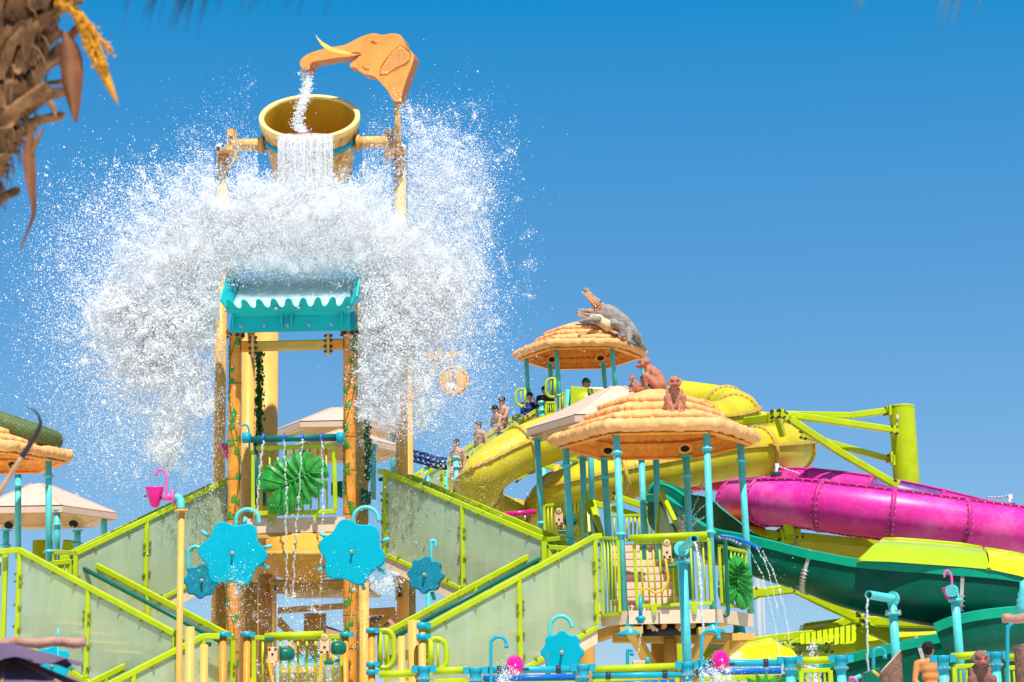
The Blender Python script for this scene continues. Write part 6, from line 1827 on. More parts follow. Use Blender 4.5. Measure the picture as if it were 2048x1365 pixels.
# ================================================================== people
def person(label, head_px, Y, height, yaw, arms, skin, hair=True, top=None, shorts=None, cap=None, head_yaw=0.0, head_pitch=0.0, lean=0.0, voxel=0.014, smoothn=5, collar=None, bald_hat=None):
    """Standing figure; head_px = pixel of the head's centre. arms: two (elbow, wrist) pairs in body units facing -Y."""
    hp = at(*head_px, Y); s = height
    base = V(hp.x, hp.y, hp.z-0.925*s)
    T, M = xf(base, s, yaw)
    t = thing('person', base, label, 'person', None)
    Lm = Matrix.Rotation(lean, 3, 'X')
    def U(x, y, z):      # upper body leans about the hips
        if z > 0.52: q = Lm @ V(x, y, z-0.52); return T(q.x, q.y, q.z+0.52)
        return T(x, y, z)
    m = MB()
    def C(a, b, r0, r1): capsule(m, U(*a), U(*b), r0*s, r1*s, 12)
    hips = 0.078
    for q in ((0.52,0.085,0.060),(0.60,0.078,0.055),(0.68,0.088,0.058),(0.75,0.096,0.060),(0.80,0.085,0.050)):
        m.ball(U(0,0,q[0]), q[1]*s, q[2]*s, 0.062*s, 16, 10, M @ Lm)
    C((-0.085,0.0,0.805), (0.085,0.0,0.805), 0.042, 0.042)
    C((0,0.005,0.81), (0,-0.005,0.88), 0.034, 0.032)
    Hm = Lm @ Matrix.Rotation(head_yaw,3,'Z') @ Matrix.Rotation(head_pitch,3,'X')
    hc = Lm @ V(0,-0.012,0.925-0.52); hc = V(hc.x, hc.y, hc.z+0.52)
    def H(x,y,z): q = Hm @ V(x,y,z); return T(hc.x+q.x, hc.y+q.y, hc.z+q.z)
    Mh = M @ Hm
    m.ball(H(0,0.006,0.012), 0.047*s, 0.058*s, 0.058*s, 16, 12, Mh); m.ball(H(0,-0.014,-0.022), 0.038*s, 0.040*s, 0.046*s, 14, 10, Mh)
    capsule(m, H(0,-0.056,0.006), H(0,-0.066,-0.016), 0.006*s, 0.010*s, 8); capsule(m, H(-0.012,-0.056,-0.036), H(0.012,-0.056,-0.036), 0.006*s, 0.006*s, 8)
    m.ball(H(0,-0.045,-0.058), 0.018*s, 0.015*s, 0.014*s, 10, 8, Mh)
    for sx in (-1,1): m.ball(H(sx*0.048,0.008,-0.006), 0.008*s, 0.013*s, 0.019*s, 8, 8, Mh)
    for sx, (el, wr) in zip((-1,1), arms):
        C((sx*0.118,0.0,0.800), el, 0.036, 0.026); C(el, wr, 0.026, 0.018)
        d = (V(*wr)-V(*el)).normalized(); side = d.cross(V(0,1,0)); side = side.normalized() if side.length > 0.05 else V(1,0,0)
        pc = V(*wr)+d*0.03; capsule(m, U(*wr), U(*pc), 0.018*s, 0.021*s, 8)
        for i in range(4):
            a = pc+side*((i-1.5)*0.011)+d*0.012; b = a+d*(0.030+0.006*math.sin(1+i))+V(0,-0.006,-0.006); capsule(m, U(*a), U(*b), 0.0075*s, 0.006*s, 6)
        a = V(*wr)+d*0.015+side*0.020; capsule(m, U(*a), U(*(a+d*0.025+side*0.014)), 0.0075*s, 0.006*s, 6)
    for sx in (-1,1):
        C((sx*0.050,0,0.50), (sx*0.055,-0.012,0.275), 0.056, 0.038); C((sx*0.055,-0.012,0.275), (sx*0.055,0.01,0.05), 0.036, 0.022)
        C((sx*0.055,0.012,0.03), (sx*0.060,-0.075,0.018), 0.024, 0.018)
    merged(m, 'body', skin, t, voxel*s, smoothn)
    for sx in (-1,1):
        e = MB(); e.ball(H(sx*0.019,-0.0535,0.006), 0.0075*s, 0.004*s, 0.0045*s, 8, 6, Mh); e.build('eye', EYE, t)
        e = MB(); e.tube([H(sx*0.009,-0.058,0.020), H(sx*0.020,-0.057,0.023), H(sx*0.031,-0.050,0.019)], 0.0030*s, 6); e.build('eyebrow', HAIR, t)
    e = MB(); e.tube([H(-0.016,-0.0605,-0.036), H(0,-0.0645,-0.037), H(0.016,-0.0605,-0.036)], 0.0038*s, 6); e.build('lips', LIP, t)
    if hair:
        hmb = MB(); hmb.ball(H(0,0.016,0.026), 0.052*s, 0.060*s, 0.054*s, 18, 12, Mh); hmb.ball(H(0,0.034,-0.005), 0.046*s, 0.036*s, 0.040*s, 14, 10, Mh)
        rnd = random.Random(hash(label) & 255)
        rnd = random.Random(len(label))
        for i in range(90):
            a, z = rnd.uniform(0,6.283), rnd.uniform(-0.2,1.0)
            q = V(math.cos(a)*math.sqrt(1-z*z)*0.052, 0.016+math.sin(a)*math.sqrt(1-z*z)*0.060, 0.026+z*0.054)
            if q.y < -0.028 and q.z < 0.045: continue
            hmb.ball(H(q.x,q.y,q.z), rnd.uniform(0.007,0.013)*s, n=6, m=4)
        merged(hmb, 'hair', HAIR, t, 0.008*s, 1)
    if cap:
        c = MB(); rows = []
        for j in range(7):
            ph = j/6*math.pi*0.5; rows.append([H(math.cos(a)*0.058*math.cos(ph), 0.008+math.sin(a)*0.066*math.cos(ph), 0.016+0.058*math.sin(ph)) for a in [2*math.pi*i/24 for i in range(24)]])
        c.grid(rows, closed_u=True); co = c.build('cap', cap, t, fix=False)
        c = MB(); c.grid([[H(x*0.052, -0.045-0.052*(1-x*x)*f, 0.022-0.010*f) for x in [-1+i/5 for i in range(11)]] for f in (0,0.5,1)]); c.build('peak', cap, co)
    if top:
        sm_ = MB()
        for q in ((0.50,0.088,0.064),(0.56,0.090,0.066),(0.64,0.092,0.068),(0.72,0.100,0.072),(0.79,0.092,0.060)):
            sm_.ball(U(0,0,q[0]), q[1]*s*1.05, q[2]*s*1.08, 0.062*s, 16, 10, M @ Lm)
        capsule(sm_, U(-0.090,0,0.803), U(0.090,0,0.803), 0.049*s, 0.049*s, 12)
        for sx, (el, wr) in zip((-1,1), arms):
            capsule(sm_, U(sx*0.118,0,0.80), U(*el), 0.044*s, 0.034*s, 10)
            capsule(sm_, U(*el), U(*(V(*el)*0.35+V(*wr)*0.65)), 0.034*s, 0.028*s, 10)
        merged(sm_, 'shirt', top, t, voxel*s, 4)
        if collar:
            c = MB(); c.lathe([(0.038*s,-0.008*s),(0.042*s,0.0),(0.038*s,0.008*s)], U(0,0,0.845), M @ Lm @ ZA, 18); c.build('collar', collar, t)
    if shorts:
        sh = MB(); sh.ball(T(0,0,0.50), 0.094*s, 0.070*s, 0.055*s, 16, 10, M)
        for sx in (-1,1): capsule(sh, T(sx*0.050,0,0.49), T(sx*0.056,-0.01,0.33), 0.064*s, 0.056*s, 12)
        merged(sh, 'shorts', shorts, t, voxel*s, 3)
    return t
DOWN = (((-0.145,0.01,0.64),(-0.135,-0.05,0.50)), ((0.145,0.01,0.64),(0.135,-0.05,0.50)))
SHORT = mat('teal_shorts', (0.02,0.12,0.16), 0.8, 0.2, 10)
person('boy in navy shirt with hand at mouth on far stair', (1059,795), 43.7, 1.35, R(25), (((-0.15,-0.02,0.66),(-0.10,-0.14,0.60)), ((0.13,-0.08,0.68),(0.035,-0.125,0.845))), SKIN, top=NAVY, shorts=DARKC, head_yaw=R(-10), head_pitch=R(8), collar=PINK)
person('shirtless boy standing behind another boy on far stair', (1009,805), 43.7, 1.42, R(-50), (((-0.13,-0.10,0.68),(-0.05,-0.22,0.66)), ((0.13,-0.09,0.67),(0.04,-0.22,0.63))), SKIN, shorts=SHORT, head_pitch=R(28), lean=R(6))
person('shirtless boy bending forward on far stair below the other', (1001,820), 43.4, 1.30, R(-60), (((-0.13,-0.08,0.66),(-0.08,-0.16,0.54)), ((0.13,-0.08,0.66),(0.08,-0.18,0.52))), SKIN, shorts=SHORT, head_pitch=R(30), lean=R(14))
person('child in dark clothes behind looped hand hold', (1090,782), 44.2, 1.30, R(10), DOWN, SKIN, top=DARKC, shorts=DARKC, head_yaw=R(20))
person('person in green cap under crocodile canopy', (1173,768), 44.6, 1.60, R(15), DOWN, SKIN, hair=True, cap=GREENC, top=DARKC, shorts=DARKC, head_yaw=R(25))
person('shirtless climber blurred by spray on far stair', (962,853), 43.4, 1.32, R(-50), DOWN, SKIN, shorts=SHORT, lean=R(8))
person('dark haired climber in navy shorts behind spray at far stair foot', (918,888), 43.2, 1.34, R(-40), DOWN, SKIN, shorts=NAVY, lean=R(10))
person('shirtless boy seen from behind at front rail lower right', (1858,1301), 27.3, 1.42, R(176), (((-0.155,0.015,0.65),(-0.15,-0.08,0.52)), ((0.155,0.03,0.64),(0.06,0.10,0.56))), SKINT, shorts=SHORT, head_yaw=R(-24), voxel=0.010)
def far_deck():
    z = at(1160,822,44).z-0.3; c = at(1160,830,44)
    t = thing('top_deck', V(c.x,c.y,z), 'ochre floor of the highest deck under crocodile canopy', 'deck')
    m = MB(); m.prism([V(c.x+1.55*math.cos(R(60*i)), 44+1.55*math.sin(R(60*i)), z) for i in range(6)], V(0,0,-0.12)); m.build('floor_plate', OCH, t)
    MB().cyl(V(c.x,44,0), V(c.x,44,z-0.12), 0.2, n=16).build('column', YEL, t)
far_deck()

# ================================================================== bark stumps and near right bits
def stump(label, outline, Y, cut):
    k = mpp(Y, 1340)
    xs = [p[0] for p in outline]; cx = (min(xs)+max(xs))/2
    t = thing('bark_stump', at(cx,1400,Y), label, 'stump', 'moulded bark stumps')
    n = 40; rw = (max(xs)-min(xs))/2*k; cb = at(cx,1420,Y); rows = []
    ctop = [at(cx,cut[0],Y).z, at(cx,cut[1],Y).z]
    for j in range(14):
        row = []
        for i in range(n):
            a = 2*math.pi*i/n; x = math.cos(a)
            zt = lerp(ctop[0], ctop[1], (x+1)/2)
            r = rw*(1+0.05*mnoise.noise(V(math.cos(a)*4, math.sin(a)*4, j*0.9))+0.03*mnoise.noise(V(math.cos(a)*12, math.sin(a)*12, j*2.0)))
            row.append(V(cb.x+x*r, cb.y+math.sin(a)*r*0.7, lerp(cb.z-0.3, zt, j/13)))
        rows.append(row)
    MB().grid(rows, closed_u=True).build('trunk', BARK, t)
    top = rows[-1]; c = sum(top, V(0,0,0))/n
    m = MB(); m.add(top+[c+V(0,0,0.005)], [(i,(i+1)%n,n) for i in range(n)]); inner = [c+(p-c)*0.86 for p in top]
    m.build('cut_face', BARKC, t)
stump('slanted bark stump at bottom edge left of shirtless boy', [(1765,1365),(1809,1365)], 24.6, (1345,1300))
stump('bark stump cut by lower right corner', [(2036,1365),(2092,1365)], 24.0, (1292,1284))
def near_beam(label, x0, y0, x1, y1, Y, rpx, mt, name='wooden_pole'):
    t = thing(name, at((x0+x1)/2,(y0+y1)/2,Y), label, 'pole', 'rustic wooden poles')
    P = [lerp(at(x0,y0,Y), at(x1,y1,Y), i/10)+V(0,0,0.008*math.sin(i*1.9)) for i in range(11)]
    MB().tube(P, [rpx*mpp(Y)*(1+0.06*math.sin(i*2.3)) for i in range(11)], 14).build('pole', mt, t)
    m = MB(); m.lathe([(0.001,0.002),(rpx*mpp(Y)*0.9,0.002)], P[-1] if x1 > x0 and x0 < 100 else P[0], (P[-1]-P[0]) if x0 < 100 else (P[0]-P[-1]), 14); m.build('cut_end', BARKC, t)
near_beam('blurred pinkish wooden pole end at lower left edge', -60, 1287, 172, 1285, 13.5, 10, WOODP)
near_beam('brown wooden pole end at right edge above monkey', 2006, 1238, 2110, 1236, 20.0, 9, WOODP)
def right_teal_jug():
    Y = 26.0; k = mpp(Y); t = thing('teal_jug', at(2052,1228,Y), 'light teal ribbed jug cut by right edge', 'jug')
    m = MB(); m.lathe([(0.001,0.45),(8*k,0.42),(9*k,0.32),(14*k,0.26),(13*k,0.23),(17*k,0.19),(16*k,0.16),(18*k,0.12),(18*k,0.0),(0.001,0.0)], at(2052,1230,Y), ZA, 20); m.build('body', TEAL, t)
right_teal_jug()

# ================================================================== foreground left: parasol, hooked cane, palm
def parasol():
    Y = 12.5; apex = at(8,1308,Y); k = mpp(Y)
    t = thing('parasol', apex-V(0,0,0.9), 'mauve canvas parasol top at lower left corner', 'parasol')
    n = 8
    for i in range(n):
        a0, a1 = 2*math.pi*(i+0.3)/n, 2*math.pi*(i+1.3)/n; rows = []
        for j in range(7):
            f = j/6; row = []
            for q in range(7):
                a = lerp(a0, a1, q/6); sag = 0.05*math.sin(math.pi*q/6)*f
                r = 1.15*f*(1-0.04*math.sin(math.pi*q/6))
                row.append(apex+V(math.cos(a)*r, math.sin(a)*r, -0.44*f-0.05*f*f-sag+ (0.02 if f == 0 else 0)))
            rows.append(row)
        MB().grid(rows).build('canvas_panel', MAUVE, t)
        MB().tube([apex+V(0,0,0.01), apex+V(math.cos(a0)*1.16, math.sin(a0)*1.16, -0.49)], 0.012, 6).build('rib', WOODP, t)
    rows = []
    for j in range(4):
        f = j/3; rows.append([apex+V(math.cos(a)*0.46*f*(1+0.05*math.sin(a*8)), math.sin(a)*0.46*f*(1+0.05*math.sin(a*8)), 0.075-0.14*f-0.02*f*math.cos(a*8)) for a in [2*math.pi*i/48 for i in range(48)]])
    MB().grid(rows, closed_u=True).build('vent_cap', MAUVE, t)
    MB().cyl(apex+V(0,0,0.08), V(apex.x,apex.y,0), 0.03, n=10).build('mast', WOODP, t)
parasol()
def hooked_cane():
    Y = 11.5; t = thing('hooked_cane', at(-30,1040,Y), 'blurred cane pole with curved black tip at left edge', 'cane')
    k = mpp(Y)
    P = [at(-120,1180,Y), at(-40,1050,Y), at(5,975,Y), at(45,912,Y)]
    MB().tube(spline(P,6), [6.0*k]*7+[5.5*k]*6+[5*k]*6, 10).build('cane', STICK, t)
    Q = spline([at(44,914,Y), at(62,886,Y), at(76,862,Y), at(81,848,Y), at(77,832,Y), at(67,821,Y), at(54,815,Y)], 6)
    MB().tube(Q, [lerp(6.2, 1.0, i/(len(Q)-1))*k for i in range(len(Q))], 10).build('hook', STICKB, t)
hooked_cane()

def palm():
    Y = 9.0; k = mpp(Y, 200); rnd = random.Random(21)
    ax = spline([at(-165,560,Y), at(-132,430,Y), at(-95,300,Y), at(-48,170,Y), at(-10,40,Y), at(30,-120,Y)], 10)
    rad = [lerp(78, 108, min(1, i/24))*k for i in range(len(ax))]
    low = V(ax[0].x-0.25, ax[0].y, 0)
    t = thing('palm_tree', low, 'shaggy brown palm trunk with old leaf bases at upper left', 'palm tree')
    MB().tube([low, lerp(low, ax[0], 0.5)]+ax, [0.24, 0.22]+[r*0.86 for r in rad], 22).build('trunk', PALMT, t)
    # cut leaf bases, spiralling up the trunk
    N = 190
    for i in range(N):
        f = i/N*0.97; idx = f*(len(ax)-1); a = int(idx); p = lerp(ax[a], ax[min(a+1,len(ax)-1)], idx-a); r = lerp(rad[a], rad[min(a+1,len(ax)-1)], idx-a)
        d = (ax[min(a+1,len(ax)-1)]-ax[max(a-1,0)]).normalized()
        an = i*2.39996; o1 = d.cross(YA).normalized(); o2 = d.cross(o1)
        out = (o1*math.cos(an)+o2*math.sin(an)).normalized(); w = d.cross(out)
        L = rnd.uniform(0.09,0.26)*(0.7+0.6*f); W = rnd.uniform(0.03,0.085); fl = rnd.uniform(0.05,0.95)*(0.5+f); tw = rnd.uniform(-0.5,0.5)
        rows = []
        for j in range(5):
            u = j/4; row = []
            wd = W*(1-0.55*u**1.5)
            for q in range(5):
                v = q/4*2-1
                c = p-d*0.05+d*(L*u)+out*(r*0.80+0.045+fl*L*u*u*0.9+0.018*(1-v*v)-0.012*u)+w*(v*wd+tw*0.04*u)+V(rnd.uniform(-.010,.010),rnd.uniform(-.006,.006),rnd.uniform(-.022,.022))
                row.append(c)
            rows.append(row)
        m = MB(); m.grid(rows, smooth=False); m.grid([[x-out*0.022 for x in rr] for rr in rows], smooth=False)
        e = [rr[0] for rr in rows]+rows[-1][1:]+[rr[-1] for rr in rows[::-1]][1:]; m.grid([e,[x-out*0.022 for x in e]], smooth=False)
        m.build('leaf_base', PALMB, t)
    # fibres
    m = MB()
    for i in range(900):
        f = rnd.random()*0.95; idx = f*(len(ax)-1); a = int(idx); p = ax[a]; r = rad[a]; an = rnd.uniform(0,6.28)
        d = (ax[min(a+1,len(ax)-1)]-ax[max(a-1,0)]).normalized(); o1 = d.cross(YA).normalized(); o2 = d.cross(o1); out = o1*math.cos(an)+o2*math.sin(an)
        q = p+out*r; e = q+out*rnd.uniform(0,0.07)+V(rnd.uniform(-.03,.03),0,-rnd.uniform(0.03,0.14)); m.tube([q, lerp(q,e,0.5)+out*0.015, e], [0.004,0.003,0.001], 4, caps=False)
    tag(m.build('fibres', PALMB, t, fix=False), kind='stuff')
    def blade(pts, wpx, mt, nm, thick=0.02, curl=0.0):
        P = spline([at(x,y,Y-0.15+dy) for x,y,dy in pts], 6); fr = frames(P); rows = []; n = len(P)
        for i, (p, d, sd, up) in enumerate(fr):
            f = i/(n-1); wd = wpx*k*(math.sin(math.pi*min(1,max(0.04,f)**0.75))**0.8+0.06)
            s0 = d.cross(YA).normalized(); c_ = math.cos(curl*f*3); s0 = s0*c_+YA*math.sin(curl*f*3)
            rows.append([p+s0*(v*wd)-YA*(thick*(1-v*v)) for v in (-1,-0.6,-0.2,0.2,0.6,1)])
        m = MB(); m.grid(rows); m.grid([[x+YA*0.006 for x in r_] for r_ in rows]); return m.build(nm, mt, t)
    blade([(132,70,0),(142,120,0),(146,180,0),(152,248,0)], 21, SPATHE, 'spathe', 0.05)
    blade([(140,5,0),(172,60,0),(205,140,0),(236,210,0)], 14, FLOWER, 'spathe', 0.04)
    blade([(62,255,0),(58,310,0),(62,370,0),(66,430,0),(40,502,0)], 12, SPATHE, 'dry_leaf_strip', 0.02, curl=0.6)
    blade([(86,258,0),(72,285,0),(62,320,0)], 4, PALMB, 'dry_leaf_strip', 0.01)
    blade([(95,195,0),(106,215,0),(112,236,0)], 6, PALMB, 'dry_leaf_strip', 0.01)
    for pts in ([(112,5),(140,18),(165,60),(185,110),(200,140)], [(118,8),(150,30),(172,75),(180,105)], [(150,30),(178,50),(200,78),(222,104)], [(140,14),(160,45),(172,90)], [(165,50),(190,95),(210,135)]):
        P = spline([at(x,y,Y-0.2) for x,y in pts], 6); m = MB(); m.tube(P, [0.010]*len(P), 6)
        for p in P:
            for q in range(7): m.ball(p+V(rnd.gauss(0,0.009),rnd.gauss(0,0.01),rnd.gauss(0,0.009)), rnd.uniform(0.004,0.008), n=6, m=4)
        m.build('flower_stalk', FLOWER, t)
    for pts in ([(138,80),(150,62),(165,50)],):
        MB().tube([at(x,y,Y-0.1) for x,y in pts], 0.022, 8).build('stalk_stub', PALMB, t)
palm()

def frond(label, x0, x1, ytip, Y, n, mt, seed, lean=-0.35):
    rnd = random.Random(seed); k = mpp(Y, 0)
    root = at((x0+x1)/2+60, -260, Y)
    t = thing('palm_frond', root, label, 'palm frond', 'palm leaf tips hanging from above')
    MB().tube(spline([at(x1+150,-330,Y), at((x0+x1)/2+60,-260,Y), at(x0-40,-190,Y)],5), 0.012, 6).build('midrib', mt, t)
    for i in range(n):
        u = rnd.random(); xt = lerp(x0, x1, u); yt = ytip*rnd.uniform(0.25,1.0)
        xs = xt-lean*200+rnd.uniform(-20,20); P = spline([at(xs,-230+rnd.uniform(-20,20),Y), at(lerp(xs,xt,0.6)+12,-80,Y+rnd.uniform(-.1,.1)), at(xt,yt,Y)], 5)
        w = rnd.uniform(1.3,2.6)*k; rows = []
        for j, p in enumerate(P):
            f = j/(len(P)-1); ww = w*(1-f**3)+0.2*k; rows.append([p+V(-ww,0,0), p+V(0,0.002,0), p+V(ww,0,0)])
        MB().grid(rows).build('leaflet', mt, t)
frond('dark drooping palm leaf tips at top edge left of elephant', 240, 420, 80, 6.5, 26, FROND, 3, lean=-0.30)
frond('sparse dark palm leaf tips at top edge above bucket', 430, 650, 42, 6.5, 12, FROND, 5, lean=-0.25)
frond('faint grey palm leaf tips at top edge right of centre', 1675, 1720, 44, 6.0, 4, FRONDG, 6, lean=-0.5)
frond('pale grey palm leaf tips at top edge near right', 1865, 1950, 70, 6.0, 6, FRONDG, 8, lean=-0.3)
# ================================================================== water
def drop_mesh():
    bm = bmesh.new(); bmesh.ops.create_icosphere(bm, subdivisions=1, radius=1.0)
    for f in bm.faces: f.smooth = True
    me = bpy.data.meshes.new('droplet'); bm.to_mesh(me); bm.free(); return me
def spray_object(name, label, pts, rad, material, cat='water'):
    """Droplets as one stuff object: points carrying a radius, an icosphere instanced on each by geometry nodes."""
    me = bpy.data.meshes.new(name)
    c = Vector(pts.mean(axis=0))
    me.vertices.add(len(pts)); me.vertices.foreach_set('co', (pts-np.array(c)).astype(np.float32).ravel())
    at_ = me.attributes.new('drop_radius', 'FLOAT', 'POINT'); at_.data.foreach_set('value', rad.astype(np.float32))
    me.materials.append(material); me.update()
    o = bpy.data.objects.new(name, me); COL.objects.link(o); o.location = c
    ng = bpy.data.node_groups.new(name+'_nodes', 'GeometryNodeTree')
    ng.interface.new_socket('Geometry', in_out='INPUT', socket_type='NodeSocketGeometry'); ng.interface.new_socket('Geometry', in_out='OUTPUT', socket_type='NodeSocketGeometry')
    N, L = ng.nodes, ng.links
    gi, go = N.new('NodeGroupInput'), N.new('NodeGroupOutput')
    ico = N.new('GeometryNodeMeshIcoSphere'); ico.inputs['Radius'].default_value = 1.0; ico.inputs['Subdivisions'].default_value = 2
    sm = N.new('GeometryNodeSetShadeSmooth'); L.new(ico.outputs[0], sm.inputs[0])
    mt = N.new('GeometryNodeSetMaterial'); mt.inputs['Material'].default_value = material; L.new(sm.outputs[0], mt.inputs[0])
    na = N.new('GeometryNodeInputNamedAttribute'); na.data_type = 'FLOAT'; na.inputs['Name'].default_value = 'drop_radius'
    ip = N.new('GeometryNodeInstanceOnPoints'); L.new(gi.outputs[0], ip.inputs['Points']); L.new(mt.outputs[0], ip.inputs['Instance'])
    L.new([s for s in na.outputs if s.enabled][0], ip.inputs['Scale']); L.new(ip.outputs[0], go.inputs[0])
    md = o.modifiers.new('droplets', 'NODES'); md.node_group = ng
    return tag(o, label, cat, kind='stuff')
def unproject(px, py, Y):
    """Vectorised at()."""
    px, py, Y = np.asarray(px, float), np.asarray(py, float), np.asarray(Y, float)
    d = np.array(_F)[None]+np.outer((px-1024.0)/FPX, np.array(_Rt))+np.outer((682.5-py)/FPX, np.array(_Up))
    return np.array(CAM)[None]+d*(Y/d[:,1])[:,None]

OD_MAX = 2.4
FINE, SIZE, THIN = 2.6, 0.50, 0.35     # droplet count, size and depth of the burst
class Cloud:
    def __init__(s): s.x, s.y, s.Y, s.r = [], [], [], []
    def put(s, x, y, Y, r):
        s.x.append(np.asarray(x)); s.y.append(np.asarray(y)); s.Y.append(np.asarray(Y)); s.r.append(np.asarray(r))
    def blob(s, cx, cy, sx, sy, n, Y=31.9, sY=0.45, rmed=0.008, rsig=0.45, rot=0.0, shell=0.0):
        if rmed >= 0.0105:          # dense zones: very fine droplets that blend into mist
            od = min(OD_MAX, 0.28*n*math.pi*rmed**2/(2*math.pi*sx*sy*6.7e-5)); rmed = 0.0040*(1+0.3*RNG.random()); rsig = 0.35
            n = int(od*2*math.pi*sx*sy*6.7e-5/(math.pi*rmed**2*math.exp(2*rsig**2))); sY *= THIN; Y += 0.0
        else:
            n = int(n*FINE*(0.35 if rmed < 0.0061 else 0.9)); rmed *= SIZE; sY *= THIN
        a, b = RNG.normal(0,1,n), RNG.normal(0,1,n)
        if shell:
            q = np.hypot(a,b)+1e-6; t = shell+(1-shell)*np.abs(RNG.normal(0,0.6,n)); a, b = a/q*t, b/q*t
        c, n_ = math.cos(rot), math.sin(rot)
        x, y = cx+(a*sx*c-b*sy*n_), cy+(a*sx*n_+b*sy*c)
        s.put(x, y, Y+RNG.normal(0,sY,n), rmed*np.exp(RNG.normal(0,rsig,n)))
    def clumps(s, cx, cy, sx, sy, nc, per, csz, Y=31.9, sY=0.45, rmed=0.009, rsig=0.5, rot=0.0):
        """Small ragged clumps scattered over an ellipse."""
        per *= 1.25 if rmed >= 0.0095 else FINE*0.8; nc = int(nc*(0.8 if rmed >= 0.0095 else 1)); rmed *= SIZE*(0.74 if rmed >= 0.0095 else 1); sY *= THIN
        a, b = RNG.normal(0,1,nc), RNG.normal(0,1,nc); c, n_ = math.cos(rot), math.sin(rot)
        xs, ys = cx+(a*sx*c-b*sy*n_), cy+(a*sx*n_+b*sy*c); Ys = Y+RNG.normal(0,sY,nc)
        cnt = RNG.poisson(per*np.exp(RNG.normal(-0.3,0.95,nc)))
        idx = np.repeat(np.arange(nc), cnt); n = len(idx)
        sz = csz*np.exp(RNG.normal(0,0.5,nc))
        an = RNG.uniform(0,math.pi,nc); el = RNG.uniform(1.0,2.6,nc)
        u, v = RNG.standard_t(4,n)*0.8*sz[idx]*el[idx]**0.5, RNG.standard_t(4,n)*0.8*sz[idx]/el[idx]**0.5
        s.put(xs[idx]+u*np.cos(an[idx])-v*np.sin(an[idx]), ys[idx]+u*np.sin(an[idx])+v*np.cos(an[idx]), Ys[idx]+RNG.normal(0,1,n)*sz[idx]*0.009, rmed*np.exp(RNG.normal(0,rsig,n)))
    def arrays(s):
        return [np.concatenate(q) for q in (s.x, s.y, s.Y, s.r)]

def foam_heart():
    """The solid white body of the burst: lumps of aerated water fused into one ragged skin."""
    rnd = random.Random(5); m = MB()
    # centre x, y, spread x, y, rotation, number, lump radius range in pixels
    spec = [(575,470,70,24,0,120,16,26),(510,452,34,18,0.1,40,14,22),(640,452,36,18,-0.1,40,14,22),
            (415,492,30,16,-0.45,40,12,20),(350,525,22,14,-0.6,22,9,15),(750,475,28,20,0.4,40,12,20),(820,535,22,22,0.6,30,10,16),
            (395,570,14,22,0.3,16,7,12),(285,640,18,8,0.2,12,5,9),(345,700,10,16,0.3,10,5,8),(770,590,10,18,0,14,7,12),(790,660,10,22,0,14,6,10),(845,605,16,14,0.3,14,7,11)]
    for cx, cy, sx, sy, rot, n, r0, r1 in spec:
        for _ in range(n):
            a, b = rnd.gauss(0,1), rnd.gauss(0,1)
            if a*a+b*b > 5: continue
            x, y = cx+a*sx*math.cos(rot)-b*sy*math.sin(rot), cy+a*sx*math.sin(rot)+b*sy*math.cos(rot)
            if 440 < x < 716 and y > 486: continue
            if 515 < x < 725 and y < 372+rnd.uniform(0,14): continue
            r = rnd.uniform(r0, r1)*(1-0.28*math.sqrt(a*a+b*b)/2)
            Yv = (32.45 if 450 < x < 710 else 32.15)+rnd.gauss(0,0.05)-0.12*math.exp(-(a*a+b*b)/2)
            k = mpp(Yv, y); M = Matrix.Rotation(rnd.uniform(0,3),3,'Y')
            m.ball(at(x,y,Yv), r*k*rnd.uniform(0.8,1.5), r*k, r*k*rnd.uniform(0.6,1.0), 8, 6, M)
    o = merged(m, 'foaming_water', WHEART, None, 0.035, 14)
    n = len(o.data.vertices); co = np.empty(n*3); o.data.vertices.foreach_get('co', co); co = co.reshape(-1,3)
    d = np.array([mnoise.fractal(Vector(c)*6.0, 0.9, 2.1, 4)*0.022 for c in co]); nr = np.empty(n*3); o.data.vertices.foreach_get('normal', nr)
    co += nr.reshape(-1,3)*d[:,None]; o.data.vertices.foreach_set('co', co.ravel()); o.data.update()
    tag(o, 'solid white heart of the water burst above the turquoise tray', 'water', kind='stuff')
foam_heart()
